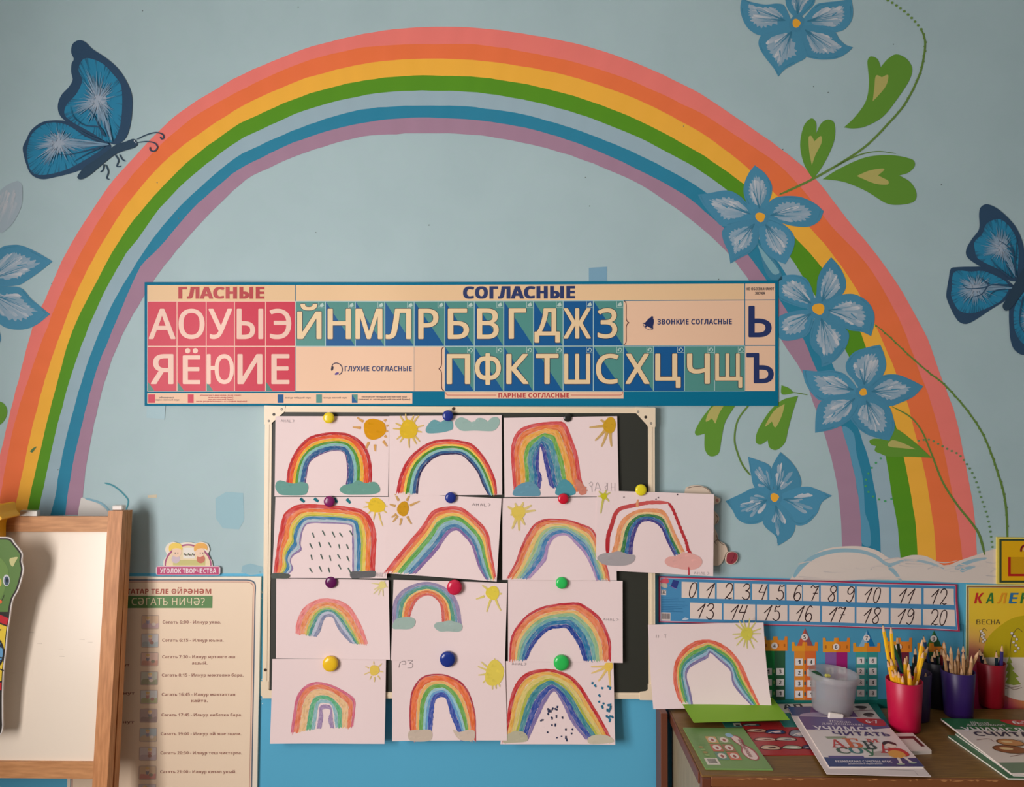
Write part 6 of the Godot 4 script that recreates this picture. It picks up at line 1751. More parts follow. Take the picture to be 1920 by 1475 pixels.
	var inside: PackedVector2Array = Geometry2D.offset_polygon(shape, -5.0)[0]
	for g in Geometry2D.intersect_polygons(inside, PackedVector2Array([Vector2(-300, 900), Vector2(300, 900), Vector2(300, 1146), Vector2(-300, 1146)])):
		ink.fill(g, hue(96, 132, 66))
	commit(ink, "green_skin", d, 0.5)
	ink = Art.new(dm, 0.0038)
	ink.fill(sp([20, 1047, 28, 1044, 35, 1044, 31, 1052, 26, 1061, 21, 1056], true), hue(206, 202, 140))
	ink.fill(sp([-60, 1030, -20, 1040, 4, 1046, 18, 1070, 12, 1100, 2, 1122, -20, 1130, -60, 1128], true), hue(112, 148, 74))
	ink.dab(14, 1087, 6.4, 11, hue(206, 210, 212))
	ink.dab(14.5, 1088, 4.6, 8.5, hue(70, 90, 112))
	ink.dab(15, 1087, 2.2, 4.5, hue(28, 34, 46))
	ink.dab(1, 1091, 4, 8, hue(206, 190, 90))
	ink.line(sp([-30, 1130, -8, 1130, 4, 1126, 10, 1114]), 2.5, 1.5, hue(60, 70, 40), hue(60, 70, 40))
	ink.dab(1, 1127, 5, 4, hue(236, 110, 60))
	commit(ink, "face_print", d, 0.5)
	var oval := func(rx: float, ry: float) -> PackedVector2Array:
		var e := PackedVector2Array()
		for t in 48:
			e.append(Vector2(-60 + cos(TAU * t / 48) * rx, 1222 + sin(TAU * t / 48) * ry))
		return e
	var close: PackedVector2Array = Geometry2D.offset_polygon(shape, -2.5)[0]
	var wheel := [["wheel_rim", 130.0, 84.0, 46, 42, 40], ["wheel_rim", 128, 81, 200, 34, 46], ["wheel_band", 120, 66, 46, 42, 40], ["wheel_band", 118, 63, 238, 206, 62], ["wheel_face", 71, 52, 46, 42, 40], ["wheel_face", 68, 49, 106, 164, 206]]
	for i in wheel.size():
		var e: Array = wheel[i]
		ink = Art.new(dm, 0.0042 + i * 0.0002)
		for g in Geometry2D.intersect_polygons(close, oval.call(e[1], e[2])):
			ink.fill(g, hue(e[3], e[4], e[5]))
		commit(ink, e[0], d, 0.5)
	ink = Art.new(dm, 0.0054)
	for t in [-34.0, -18.0, 8.0, 26.0]:
		var e2 := Vector2(-60, 1222) + Vector2(cos(deg_to_rad(t)), sin(deg_to_rad(t))) * (69.0 if absf(t) < 20 else 78.0)
		ink.line(PackedVector2Array([Vector2(-60, 1222), e2]), 2.0, 2.0, hue(46, 42, 40), hue(46, 42, 40), false)
	commit(ink, "wheel_spokes", d, 0.5)
	write(d, "90", 0.5, 1205, 8, 1213, mat(40, 40, 44), dm, 0.0058, "bold", "numeral")
	write(d, "80", -2, 1236, 5.5, 1244, mat(40, 40, 44), dm, 0.0058, "bold", "numeral")
	var hk := thing("orange_holder", "bright orange animal shaped holder hooked over the easel's top rail", "holder", P(-10, 1016, 0.11))
	var hm := upright_map(0.096)
	extrude(sp([-60, 944, -20, 941, 0, 943, 17, 945, 23, 940, 29, 942.5, 31, 955, 38, 965, 28, 969, 16, 971, 11.5, 981, 10, 1013, 0, 1016, -40, 1018, -70, 1000], true, [], 4), hm, 0.068, "body", mat(255, 188, 36, 0.35), hk, 0.0)
	var hf := Art.new(hm, 0.0685)
	hf.dab(-1, 1000, 3.2, 3.6, hue(60, 40, 30))
	hf.line(sp([-10, 966, -2, 965, 5, 962]), 1.4, 1.0, hue(140, 70, 20), hue(140, 70, 20))
	commit(hf, "face_print", hk, 0.4)

# ------------------------------------------------------------------ cabinet and the things on it
func cabinet() -> void:
	var fc := T(1316, 1454)
	var xl := fc.x
	var zf := fc.z
	var o := thing("low_cabinet", "brown wood veneer cabinet with a worn front edge under the number posters", "cabinet", Vector3(xl + 0.9, 0, zf / 2))
	var wood := grained(Color(0.42, 0.30, 0.13), Color(0.55, 0.41, 0.20), Vector3(0.8, 5.0, 7.0), 0.03, 0.42, 31)
	var side := grained(Color(0.50, 0.46, 0.37), Color(0.62, 0.56, 0.45), Vector3(4.0, 0.5, 9.0), 0.03, 0.55, 32)
	var edge := mat(106, 58, 38, 0.45)
	var rim := mat(128, 78, 42, 0.5)
	var x2 := xl + 1.8
	box("top", Vector3(xl, top_y - 0.02, 0.03), Vector3(x2, top_y, zf - 0.001), wood, o, 0.0015)
	box("left_edging", Vector3(xl - 0.004, top_y - 0.024, 0.03), Vector3(xl - 0.0002, top_y - 0.0004, zf - 0.016), edge, o, 0.001)
	box("front_edging", Vector3(xl + 0.018, top_y - 0.021, zf - 0.0008), Vector3(x2, top_y - 0.0005, zf + 0.006), rim, o, 0.002)
	box("side_panel", Vector3(xl + 0.004, 0.06, 0.05), Vector3(xl + 0.02, top_y - 0.0205, zf - 0.017), side, o, 0.001)
	box("side_panel", Vector3(x2 - 0.02, 0.06, 0.03), Vector3(x2 - 0.003, top_y - 0.0205, zf - 0.017), side, o, 0.001)
	box("front_post", Vector3(xl - 0.001, 0.0, zf - 0.016), Vector3(xl + 0.0175, top_y - 0.003, zf + 0.006), edge, o, 0.001)
	box("back_panel", Vector3(xl + 0.02, 0.06, 0.03), Vector3(x2 - 0.02, top_y - 0.021, 0.036), side, o, 0.0005)
	box("apron", Vector3(xl + 0.018, top_y - 0.085, zf - 0.02), Vector3(x2 - 0.02, top_y - 0.0225, zf - 0.004), mat(96, 54, 34, 0.5), o, 0.001)
	for k in 3:
		var a := xl + 0.02 + k * 0.58
		var d := box("door", Vector3(a + 0.002, 0.07, zf - 0.02), Vector3(a + 0.576, top_y - 0.088, zf - 0.004), wood, o, 0.002)
		soup(lathe([0.0, 0.0, 0.012, 0.0, 0.014, 0.012, 0.009, 0.02, 0.0, 0.021], 14), "knob", mat(60, 50, 44, 0.3, 0.5), d, true).position = Vector3(a + 0.52, top_y - 0.2, zf - 0.004) - origin(d)
	box("plinth", Vector3(xl + 0.02, 0, 0.06), Vector3(x2 - 0.02, 0.06, zf - 0.05), edge, o, 0.001)
	var ch := Art.new(upright_map(zf + 0.0061), 0.0)
	for k in 26:          # chipped veneer along the front edge
		var x := rng.randf_range(1345, 1900)
		var w := rng.randf_range(4, 22)
		var y := 1457.0 + (x - 1316) * 0.009 + rng.randf_range(0, 3)
		ch.fill(flat_pts([x, y, x + w * 0.5, y - 1.2, x + w, y + 0.4, x + w * 0.6, y + rng.randf_range(1, 3)]), hue(176, 124, 78))
	commit(ch, "chipped_veneer", o, 0.7).set_meta("kind", "stuff")
	# narrow upright board between the cabinet and the wall
	var b0 := P(1239, 1337, 0.085)
	var b1 := P(1252, 1337, 0.085)
	var u := thing("upright_board", "dark brown upright board standing between the cabinet and the wall", "board", Vector3((b0.x + b1.x) / 2, 0, 0.05))
	box("board", Vector3(b0.x, 0.0, 0.012), Vector3(minf(b1.x, xl - 0.006), b0.y, 0.085), edge, u, 0.0015)

func book(o: Node3D, called: String, px: Array, h0: float, thick: float, cover: Material, units := Vector2(100, 141)) -> Callable:
	var c := []
	for i in 4:
		c.append(T(px[i * 2], px[i * 2 + 1], h0 + thick))
	var low := []
	for p in c:
		low.append(p - Vector3(0, thick, 0))
	var inset := []
	var mid: Vector3 = (c[0] + c[1] + c[2] + c[3]) / 4
	for p in low:
		inset.append(p + (mid - p) * Vector3(0.012, 0, 0.012) + Vector3(0, 0.0004, 0))
	if thick > 0.003:
		prism("pages", inset, Vector3(0, thick - 0.0008, 0), mat(226, 216, 206, 0.8), o)
		prism("back_cover", low, Vector3(0, 0.0004, 0), cover, o)
		for i in 4:
			low[i] = low[i] + Vector3(0, thick - 0.0004, 0)
		prism(called, low, Vector3(0, 0.0004, 0), cover, o)
	else:
		prism(called, low, Vector3(0, thick, 0), cover, o)
	return level_map(c, units.x, units.y)

func table_items() -> void:
	# sheet of bright green paper
	var o := thing("green_paper", "sheet of bright green coloured paper under the low rainbow painting", "paper", T(1375, 1340))
	var gp := book(o, "flat_sheet", [1279, 1319, 1448, 1307, 1481, 1349, 1301, 1354], 0.0155, 0.0006, mat(142, 196, 44, 0.7))
	# booklet of tasks
	o = thing("green_booklet", "pale green workbook lying back cover up at the cabinet's corner", "book", T(1362, 1402))
	var m := book(o, "cover", [1281, 1363.5, 1394, 1365, 1449, 1441.5, 1323, 1440], 0.0, 0.003, mat(120, 160, 92, 0.4))
	var a := Art.new(m, 0.0003)
	var card := [[hue(214, 170, 110), hue(150, 170, 120)], [hue(206, 110, 96), hue(170, 120, 90)], [hue(110, 150, 130), hue(214, 120, 96)]]
	for r in 3:
		for c in 2:
			a.rect(27 + c * 19, 33 + r * 28, 44 + c * 19, 58 + r * 28, card[r][c])
			a.dab(36 + c * 19, 45 + r * 28, 6.5, 9, hue(236, 220, 206))
			a.dab(36 + c * 19, 46 + r * 28, 2.4, 5, hue(170, 90, 84))
	commit(a, "picture_cards", o, 0.4)
	a = Art.new(m, 0.0003)
	a.fill(sp([69, 30, 80, 30, 85, 45, 83, 60, 92, 80, 92, 105, 84, 115, 74, 108, 70, 88, 75, 68, 69, 50], true), hue(176, 84, 90))
	a.fill(sp([70, 32, 78, 32, 82, 46, 80, 60, 89, 82, 90, 103, 84, 112, 75, 106, 72, 88, 77, 68, 71, 50], true), hue(240, 214, 206))
	a.dab(68, 28, 6, 8, hue(156, 196, 222))
	commit(a, "title_field", o, 0.4)
	var mm := func(p: Vector2, l: float) -> Vector3: return m.call(Vector2(80 - p.y, p.x), l)
	write(o, "МОЙ ПЕРВЫЙ УЧЕБНИК", 44, -4, 104, 3, mat(150, 90, 84), mm, 0.0006, "bold", "lettering")
	a = Art.new(m, 0.0003)
	a.rect(6, 108, 26, 130, hue(230, 222, 206))
	for k in 12:
		a.line(flat_pts([10 + k * 1.1, 111, 10 + k * 1.1, 126]), 0.6, 0.6, hue(60, 60, 60), hue(60, 60, 60), false)
	commit(a, "bar_code", o, 0.4)
	a = Art.new(m, 0.0003)
	for k in 14:
		a.line(flat_pts([7, 14 + k * 4.2, 7 + rng.randf_range(10, 17), 14 + k * 4.2]), 1.0, 1.0, hue(140, 178, 112), hue(140, 178, 112), false)
	for k in 4:
		a.dab(11 + k, 72 + k * 9, 4, 3.5, [hue(170, 150, 90), hue(150, 180, 110)][k % 2])
	commit(a, "small_print", o, 0.4)
	# red picture sheet
	o = thing("red_picture_sheet", "dark red picture sheet showing tools and flags under the green paper", "sheet", T(1480, 1390))
	m = book(o, "flat_sheet", [1388, 1353, 1545, 1352, 1572, 1414, 1429, 1415], 0.0, 0.0012, mat(172, 36, 42, 0.35))
	var pics := [[12, 40, 16, 10, [206, 160, 130], [110, 60, 60]], [34, 46, 16, 13, [40, 60, 110], [232, 200, 200]], [16, 78, 18, 9, [214, 170, 150], [120, 60, 50]], [42, 78, 17, 9, [206, 190, 170], [60, 60, 90]], [62, 55, 16, 22, [150, 150, 160], [226, 214, 206]], [16, 112, 17, 12, [214, 180, 150], [90, 50, 40]], [44, 112, 17, 10, [180, 190, 160], [232, 226, 210]], [68, 112, 15, 12, [40, 50, 90], [150, 60, 60]], [86, 80, 12, 14, [96, 100, 120], [220, 210, 200]], [10, 14, 14, 8, [70, 100, 100], [200, 180, 160]], [60, 16, 16, 8, [70, 110, 120], [200, 160, 140]]]
	for p in pics:
		a = Art.new(m, 0.0003)
		p[2] *= 1.35
		p[3] *= 1.3
		a.fill(sp([p[0] - p[2] * 0.6, p[1] + p[3] * 0.25, p[0] - p[2] * 0.25, p[1] - p[3] * 0.62, p[0] + p[2] * 0.5, p[1] - p[3] * 0.42, p[0] + p[2] * 0.58, p[1] + p[3] * 0.5, p[0], p[1] + p[3] * 0.62], true), hue(84, 26, 34))
		a.fill(sp([p[0] - p[2] * 0.5, p[1] + p[3] * 0.2, p[0] - p[2] * 0.2, p[1] - p[3] * 0.5, p[0] + p[2] * 0.45, p[1] - p[3] * 0.3, p[0] + p[2] * 0.5, p[1] + p[3] * 0.4, p[0], p[1] + p[3] * 0.5], true), hue(p[4][0], p[4][1], p[4][2]))
		a.fill(flat_pts([p[0] - p[2] * 0.2, p[1], p[0] + p[2] * 0.3, p[1] - p[3] * 0.2, p[0] + p[2] * 0.35, p[1] + p[3] * 0.2, p[0], p[1] + p[3] * 0.3]), hue(p[5][0], p[5][1], p[5][2]))
		a.line(sp([p[0] - p[2] * 0.4, p[1] + p[3] * 0.3, p[0], p[1] - p[3] * 0.1, p[0] + p[2] * 0.45, p[1] - p[3] * 0.3]), 2.0, 1.0, hue(236, 226, 214), hue(206, 190, 180))
		commit(a, "tool_print", o, 0.35)
	# teal and white picture folders below
	o = thing("teal_folder", "teal folder whose edge shows between the green paper and green booklet", "folder", T(1375, 1358))
	m = book(o, "cover", [1352, 1350, 1386, 1350, 1392, 1362, 1360, 1363], 0.0, 0.0008, mat(44, 120, 106, 0.4))
	a = Art.new(m, 0.0003)
	a.rect(55, 60, 98, 130, hue(214, 206, 190))
	a.rect(65, 95, 90, 125, hue(66, 60, 56))
	commit(a, "cover_print", o, 0.4)
	o = thing("teal_mat", "dark teal board lying under the picture cards behind the bucket", "board", T(1600, 1335))
	book(o, "flat_board", [1442, 1318, 1640, 1311, 1671, 1362, 1470, 1362], 0.0, 0.0022, mat(24, 118, 106, 0.4))
	o = thing("picture_card", "white picture card with animal drawings behind the plastic bucket", "card", T(1612, 1334))
	m = book(o, "flat_card", [1556, 1321, 1628, 1318, 1651, 1347, 1590, 1350], 0.0024, 0.0010, mat(226, 216, 208, 0.5))
	a = Art.new(m, 0.0003)
	a.rect(34, 62, 100, 66, hue(120, 60, 80))
	for d in [[72, 34, 16, 12], [76, 100, 16, 12]]:
		a.dab(d[0], d[1], d[2], d[3] * 1.2, hue(76, 62, 62), 0.2, 0.1)
		a.dab(d[0] - 2, d[1] + 20, 9, 5, hue(150, 140, 136))
	commit(a, "animal_print", o, 0.5)
	o = thing("letter_sheet", "white letter sheet lying under the purple workbook", "sheet", T(1490, 1325))
	m = book(o, "flat_sheet", [1458, 1319.5, 1530, 1318, 1540, 1332, 1468, 1336], 0.0024, 0.0008, mat(222, 216, 206, 0.6))
	write(o, "АП", 8, 10, 60, 90, mat(60, 60, 60), m, 0.0003, "bold", "lettering")
	# purple workbook under the bucket
	o = thing("purple_workbook", "purple workbook with a dark blue corner under the plastic bucket", "book", T(1540, 1340))
	m = book(o, "cover", [1477, 1325, 1592, 1323, 1642, 1385, 1515, 1392], 0.0036, 0.004, mat(112, 72, 126, 0.4))
	a = Art.new(m, 0.0003)
	a.fill(flat_pts([0, 0, 38, 0, 26, 40, 0, 44]), hue(60, 76, 124))
	a.fill(sp([12, 34, 40, 26, 60, 34, 58, 50, 24, 54], true), hue(176, 160, 186))
	commit(a, "cover_print", o, 0.4)
	# loose white sheets and the reading workbook
	o = thing("white_worksheet", "large white worksheet sticking out below the reading workbook", "sheet", T(1600, 1400))
	m = book(o, "flat_sheet", [1483, 1341, 1650, 1345, 1746, 1455, 1550, 1450], 0.0078, 0.0014, mat(222, 208, 206, 0.7))
	a = Art.new(m, 0.0003)
	a.line(flat_pts([30, 128, 88, 130, 88, 140]), 0.6, 0.6, hue(170, 160, 160), hue(170, 160, 160), false)
	commit(a, "printed_lines", o, 0.7)
	o = thing("reading_workbook", "white and purple reading workbook with a boy and jumbled letters on its cover", "book", T(1610, 1392))
	m = book(o, "cover", [1496, 1342, 1655, 1347.5, 1733, 1437, 1554.5, 1437], 0.0094, 0.004, mat(234, 222, 218, 0.35))
	a = Art.new(m, 0.0003)
	a.fill(sp([0.2, 0.2, 50, 0.2, 99.8, 0.2, 99.8, 30, 60, 40, 0.2, 42], true, [0, 2, 3, 5]), hue(104, 86, 136))
	commit(a, "title_band", o, 0.35)
	a = Art.new(m, 0.0003)
	a.rect(0.2, 118, 99.8, 140.8, hue(58, 72, 122))
	a.rect(6, 114, 44, 120.5, hue(96, 84, 140))
	commit(a, "bottom_band", o, 0.35)
	var wm := mat(238, 228, 232, 0.4)
	write(o, "Школа", 33, 11, 58, 18, wm, m, 0.0006, "serif", "lettering", 0.2)
	write(o, "для дошколят", 22, 20, 71, 27, wm, m, 0.0006, "serif", "lettering", 0.2)
	write(o, "УЧИМСЯ", 10, 30, 78, 44, wm, m, 0.0008, "bold", "title")
	write(o, "ЧИТАТЬ", 28, 45.5, 92, 57, mat(78, 62, 112), m, 0.0008, "bold", "title")
	a = Art.new(m, 0.0006)
	a.fill(sp([68, 3, 76, 1, 94, 1, 99, 6, 97, 22, 88, 25, 78, 22, 70, 14], true), hue(190, 44, 54))
	commit(a, "age_badge", o, 0.35)
	write(o, "6-7", 77, 6, 91, 17, wm, m, 0.0010, "bold", "lettering")
	var jl := [["А", 17, 70, 33, 92, 196, 60, 54], ["Б", 34, 66, 52, 92, 214, 104, 60], ["В", 53, 72, 66, 96, 60, 70, 66], ["А", 66, 78, 88, 106, 190, 52, 50], ["О", 33, 90, 48, 108, 60, 122, 120], ["У", 48, 92, 62, 114, 66, 120, 84], ["С", 19, 92, 33, 108, 66, 96, 74], ["М", 60, 66, 74, 76, 206, 80, 76]]
	for l in jl:
		write(o, l[0], l[1], l[2], l[3], l[4], mat(l[5], l[6], l[7], 0.4), m, 0.0006 + l[1] * 0.000002, "serifbold", "cover_letter")
	a = Art.new(m, 0.0005)
	a.fill(flat_pts([16, 62, 40, 60, 40, 66, 18, 68]), hue(150, 160, 130))
	a.fill(flat_pts([56, 104, 72, 98, 74, 114, 54, 114]), hue(190, 176, 170))
	commit(a, "collage_print", o, 0.35)
	a = Art.new(m, 0.0008)
	a.dab(82.5, 84, 6.5, 8, hue(244, 222, 206))
	a.fill(sp([75.5, 84, 77, 75, 84, 72, 90, 78, 89, 84, 82, 79], true), hue(56, 46, 46))
	a.fill(sp([76, 96, 84, 92, 92, 95, 95, 110, 86, 116, 76, 112], true), hue(196, 66, 60))
	a.fill(sp([74, 104, 82, 98, 90, 104, 89, 116, 80, 120, 73, 114], true), hue(226, 166, 80))
	for l in [[80, 118, 79, 128, 78, 134], [87, 116, 89, 126, 91, 131]]:
		a.line(sp(l), 3.4, 3.0, hue(232, 222, 214), hue(232, 222, 214))
	a.dab(77.5, 135, 4.4, 2.2, hue(170, 190, 172))
	a.dab(91, 132, 4.4, 2.2, hue(170, 190, 172))
	commit(a, "boy_print", o, 0.35)
	write(o, "РАЗРАБОТАНО С УЧЁТОМ ФГОС", 10, 125, 70, 131, wm, m, 0.0006, "bold", "lettering")
	write(o, "дошкольного образования", 22, 133, 58, 136.5, wm, m, 0.0006, "bold", "lettering")
	# letter cards
	o = thing("letter_card_stack", "small stack of white cards, the topmost printed with a brown letter", "cards", T(1705, 1395))
	m = book(o, "top_card", [1674, 1374, 1711, 1373.5, 1747, 1406.5, 1709, 1408], 0.0, 0.008, mat(230, 214, 206, 0.5), Vector2(100, 100))
	a = Art.new(m, 0.0003)
	a.fill(flat_pts([2, 20, 88, 20, 88, 78, 70, 78, 70, 34, 2, 34]), hue(110, 42, 44))
	commit(a, "letter_print", o, 0.5)
	# counting workbooks
	o = thing("green_magazine", "green booklet with white pages at the bottom of the workbook pile", "book", T(1850, 1420))
	book(o, "cover", [1776, 1378, 1960, 1386, 2060, 1462, 1890, 1458], 0.0, 0.0045, mat(54, 112, 74, 0.4))
	o = thing("middle_workbook", "grey green workbook in the middle of the workbook pile", "book", T(1860, 1415))
	book(o, "cover", [1790, 1374, 1975, 1376, 2075, 1458, 1900, 1452], 0.0047, 0.004, mat(92, 128, 104, 0.4))
	o = thing("counting_workbook", "green and white counting workbook with loaves on its cover on the pile", "book", T(1870, 1400))
	m = book(o, "cover", [1763, 1346, 1945, 1350, 2080, 1446, 1896, 1449], 0.0089, 0.004, mat(230, 216, 210, 0.35))
	a = Art.new(m, 0.0003)
	a.fill(sp([0.2, 0.2, 50, 0.2, 99.8, 0.2, 99.8, 34, 60, 36, 0.2, 32], true, [0, 2, 3, 5]), hue(46, 110, 66))
	commit(a, "title_band", o, 0.35)
	write(o, "Школа", 25, 9, 44, 15, wm, m, 0.0006, "serif", "lettering", 0.2)
	write(o, "для дошколят", 18, 16.5, 58, 23, wm, m, 0.0006, "serif", "lettering", 0.2)
	write(o, "УЧИМСЯ", 8, 26, 70, 38, wm, m, 0.0008, "bold", "title")
	write(o, "СЧИТАТЬ", 14, 39, 92, 51, mat(56, 44, 70), m, 0.0008, "bold", "title")
	a = Art.new(m, 0.0006)
	a.fill(sp([60, 3, 72, 0.5, 94, 1, 99, 6, 96, 20, 80, 22, 66, 16], true), hue(196, 40, 50))
	commit(a, "age_badge", o, 0.35)
	write(o, "6-7", 70, 5, 88, 15, wm, m, 0.0010, "bold", "lettering")
	a = Art.new(m, 0.0005)
	for d in [[40, 68, 14, 10, [206, 140, 90]], [30, 86, 17, 11, [150, 84, 60]]]:
		a.dab(d[0], d[1], d[2], d[3], hue(90, 50, 40), 0.15)
		a.dab(d[0], d[1], d[2] - 1.5, d[3] - 1.5, hue(d[4][0], d[4][1], d[4][2]), 0.15)
		a.dab(d[0] - 3, d[1] - 2, d[2] * 0.4, d[3] * 0.3, hue(236, 200, 150), 0.15)
	commit(a, "loaf_print", o, 0.35)
	a = Art.new(m, 0.0005)
	for l in [[8, 62, 22, 58, 24, 66], [50, 60, 70, 70, 96, 74], [20, 104, 40, 98, 48, 108], [52, 94, 66, 90, 70, 100]]:
		a.line(sp(l), 1.0, 0.7, hue(150, 110, 110), hue(150, 110, 110))
	a.rect(0.2, 118, 99.8, 140.8, hue(110, 136, 120))
	commit(a, "cover_print", o, 0.35)
	bucket()
	cups()

func bucket() -> void:
	var c := T(1560, 1333, 0.0075)
	var o := thing("plastic_bucket", "translucent white plastic bucket standing on the purple workbook", "bucket", c)
	var pl := StandardMaterial3D.new()
	pl.albedo_color = Color(0.80, 0.79, 0.80, 0.36)
	pl.transparency = BaseMaterial3D.TRANSPARENCY_ALPHA
	pl.roughness = 0.35
	var w := soup(lathe([0.0, 0.0, 0.044, 0.0, 0.047, 0.003, 0.0545, 0.076, 0.0585, 0.078, 0.0595, 0.094, 0.0575, 0.095, 0.0565, 0.08, 0.0525, 0.076, 0.0455, 0.004, 0.0, 0.002], 36), "body", pl, o, true, false)
	w.position = Vector3.ZERO
	o.rotation_degrees = Vector3(0, 0, -3)
	o.position += Vector3(0, 0.0025, 0)
	var e := thing("white_eraser", "small white eraser leaning at the foot of the plastic bucket", "eraser", c + Vector3(-0.014, 0.0005, 0.054))
	soup(chamfer(Vector3(-0.018, 0, -0.004), Vector3(0.018, 0.016, 0.004), 0.004), "block", mat(240, 232, 222, 0.6), e, false, false).rotation_degrees = Vector3(0, 0, -8)
	var g := thing("green_disc", "dark green oval disc inside the translucent bucket", "disc", c + Vector3(-0.033, 0.082, -0.012))
	var gd := soup(lathe([0.0, 0.0, 0.016, 0.0, 0.017, 0.003, 0.015, 0.005, 0.0, 0.005], 24), "disc", mat(24, 104, 62, 0.4), g, true, false)
	gd.rotation_degrees = Vector3(34, 0, -12)
	gd.scale = Vector3(0.95, 0.8, 0.9)
	var y := thing("yellow_chip", "small yellow chip inside the translucent bucket", "chip", c + Vector3(-0.009, 0.083, -0.006))
	soup(chamfer(Vector3(-0.007, 0, -0.004), Vector3(0.007, 0.007, 0.004), 0.002), "chip", mat(232, 226, 110, 0.5), y, false, false).rotation_degrees = Vector3(20, 10, -6)

func pencil(base: Vector3, tip: Vector3, body: Color, label: String, group: String, wooden := false, bare := false) -> void:
	var o := thing("pencil", label, "pencil", base, group)
	var up := (tip - base)
	var ln := up.length()
	up /= ln
	var sx := up.cross(Vector3(0, 0, 1)).normalized()
	var sz := sx.cross(up)
	o.basis = Basis(sx, up, sz)
	var r := 0.0041
	var s := soup(lathe([0.0, 0.0, r, 0.0, r, ln - 0.018], 6), "shaft", mat(body.r8, body.g8, body.b8, 0.35 if not wooden else 0.6), o, false, false)
	var t := soup(lathe([r, ln - 0.018, 0.0011, ln - 0.004], 10), "sharpened_wood", mat(226, 182, 138, 0.7), o, false, false)
	var l := soup(lathe([0.0011, ln - 0.004, 0.0002, ln], 8), "lead", mat(50, 48, 50, 0.4) if not wooden else mat(170, 120, 84, 0.6), o, false, false)
	s.position = Vector3.ZERO
	t.position = Vector3.ZERO
	l.position = Vector3.ZERO

func cup(label: String, x: float, y: float, r0: float, r1: float, h: float, c: Array) -> Vector3:
	var at := T(x, y)
	var o := thing("pencil_cup", label, "cup", at, "plastic pencil cups on the cabinet")
	soup(lathe([0.0, 0.0, r0 - 0.003, 0.0, r0, 0.003, r1, h - 0.001, r1 - 0.0008, h, r1 - 0.0018, h - 0.001, r0 - 0.002, 0.004, 0.0, 0.004], 40), "body", mat(c[0], c[1], c[2], 0.4), o, true, false).position = Vector3.ZERO
	return at

func bunch(at: Vector3, h: float, rin: float, tips: Array, cols: Array, label: String, group: String, wooden := false) -> void:
	for i in tips.size():
		var t: Array = tips[i]
		var dz := rng.randf_range(-0.6, 0.6) * rin if t.size() < 3 else float(t[2])
		var tip := P(t[0], t[1], at.z + dz)
		# the pencil leans on the rim on the side of its tip and stands on the cup's floor on the other
		var lean := Vector2(tip.x - at.x, tip.z - at.z)
		var f := clampf((h - 0.0055) / maxf(tip.y - at.y - 0.0055, 0.02), 0.1, 0.95)
		var rim := lean.limit_length(rin * 0.8)
		var foot := ((rim - lean * f) / (1.0 - f)).limit_length(rin * 0.6)
		lean = foot + (rim - foot) / f
		tip = Vector3(at.x + lean.x, tip.y, at.z + lean.y)
		var base := at + Vector3(foot.x, 0.0055, foot.y)
		var c: Array = cols[i % cols.size()]
		pencil(base, tip, Color8(c[0], c[1], c[2]), label, group, wooden)

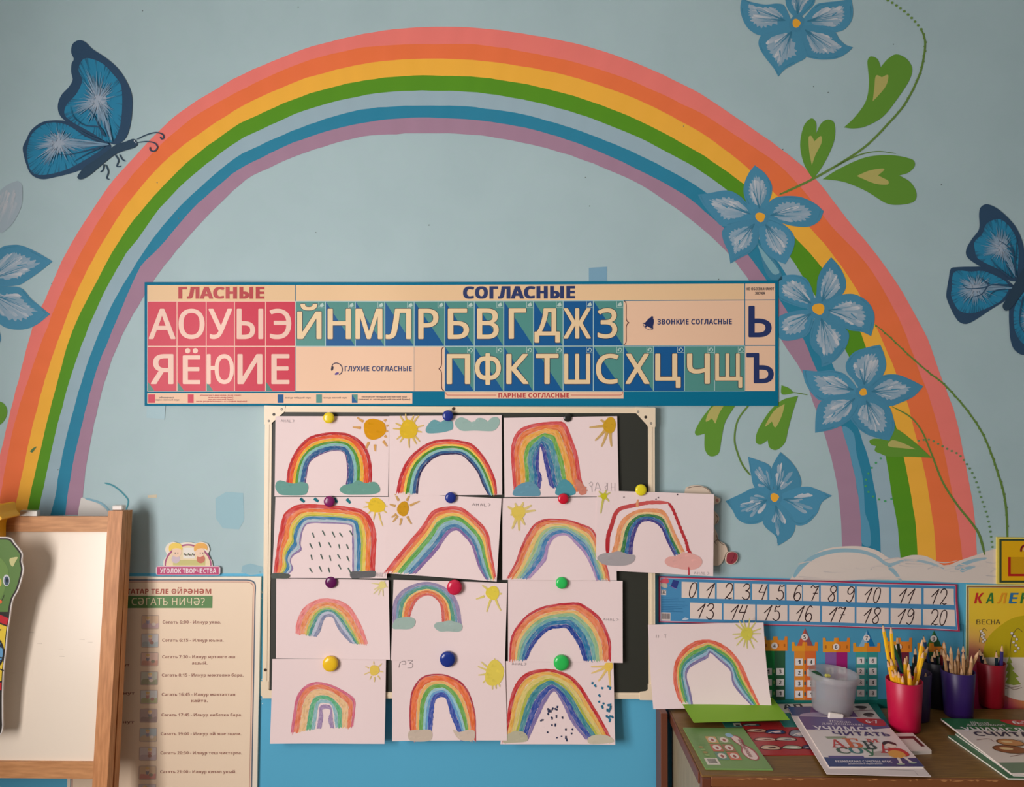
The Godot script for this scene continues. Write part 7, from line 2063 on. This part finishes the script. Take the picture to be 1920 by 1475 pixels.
func cups() -> void:
	var red := cup("red plastic cup in the corner by the calendar", 1858, 1322, 0.029, 0.0345, 0.112, [160, 12, 36])
	bunch(red, 0.112, 0.032, [[1862, 1218], [1868, 1219], [1877, 1207], [1888, 1214]], [[26, 60, 66], [24, 50, 60], [60, 52, 120], [50, 46, 126]], "dark blue pencil standing high in the red cup", "dark pencils in the red cup")
	bunch(red, 0.112, 0.032, [[1842, 1222], [1847, 1230], [1852, 1240], [1836, 1215]], [[44, 40, 44], [36, 40, 60]], "short black pencil standing in the red cup", "short pencils in the red cup")
	var dark := cup("black plastic cup behind the other pencil cups", 1757, 1322, 0.033, 0.039, 0.115, [26, 26, 40])
	bunch(dark, 0.115, 0.035, [[1731, 1190], [1738, 1213], [1752, 1218], [1748, 1226], [1757, 1215], [1744, 1232], [1765, 1214], [1770, 1221], [1728, 1222]], [[40, 70, 110], [150, 32, 50], [30, 30, 44], [36, 34, 44], [30, 60, 40]], "dark pencil with a pale tip in the black cup", "pencils in the black cup")
	var navy := cup("dark purple plastic cup hidden behind the bright pink one", 1714, 1346, 0.034, 0.0395, 0.115, [48, 30, 74])
	bunch(navy, 0.115, 0.035, [[1682, 1192], [1669, 1196], [1672, 1203], [1689, 1209], [1716, 1212], [1713, 1228], [1736, 1258]], [[40, 60, 44], [30, 84, 50], [40, 44, 90], [60, 64, 130], [34, 34, 40]], "dark coloured pencil in the dark purple cup", "pencils in the dark purple cup")
	var vio := cup("violet plastic cup full of plain wooden pencils", 1797, 1341, 0.032, 0.0385, 0.112, [50, 24, 94])
	bunch(vio, 0.112, 0.034, [[1771, 1200], [1784, 1210], [1797, 1212], [1806, 1219], [1815, 1226], [1822, 1227], [1838, 1219], [1790, 1234], [1800, 1238], [1780, 1240], [1774, 1222], [1810, 1236], [1787, 1252], [1803, 1250], [1795, 1224], [1768, 1216]], [[206, 158, 108], [214, 166, 116], [196, 146, 98]], "plain wooden pencil standing in the violet cup", "plain wooden pencils in the violet cup", true)
	bunch(vio, 0.112, 0.034, [[1806, 1208], [1776, 1224]], [[30, 50, 110], [50, 34, 44]], "dark pencil among the wooden pencils of the violet cup", "dark pencils in the violet cup")
	var pink := cup("bright pink plastic cup full of yellow pencils", 1696, 1366, 0.034, 0.0405, 0.117, [192, 14, 64])
	bunch(pink, 0.117, 0.036, [[1655, 1169, 0.0], [1673, 1172, 0.01], [1730, 1196, 0.0], [1747, 1210, -0.01], [1732, 1219, 0.01]], [[246, 190, 30]], "long yellow pencil leaning out of the bright pink cup", "long yellow pencils in the pink cup")
	bunch(pink, 0.117, 0.036, [[1663, 1236, 0.006], [1670, 1232, 0.014], [1679, 1233, -0.012], [1697, 1230, -0.006], [1704, 1241, 0.02], [1700, 1227, -0.02], [1668, 1256, 0.02], [1677, 1252, 0.026], [1692, 1264, 0.03], [1684, 1256, 0.028], [1706, 1256, 0.03], [1721, 1273, 0.022], [1716, 1246, 0.0]], [[244, 184, 34], [240, 180, 40], [246, 194, 44]], "short yellow pencil with a sharpened tip in the pink cup", "short yellow pencils in the pink cup")
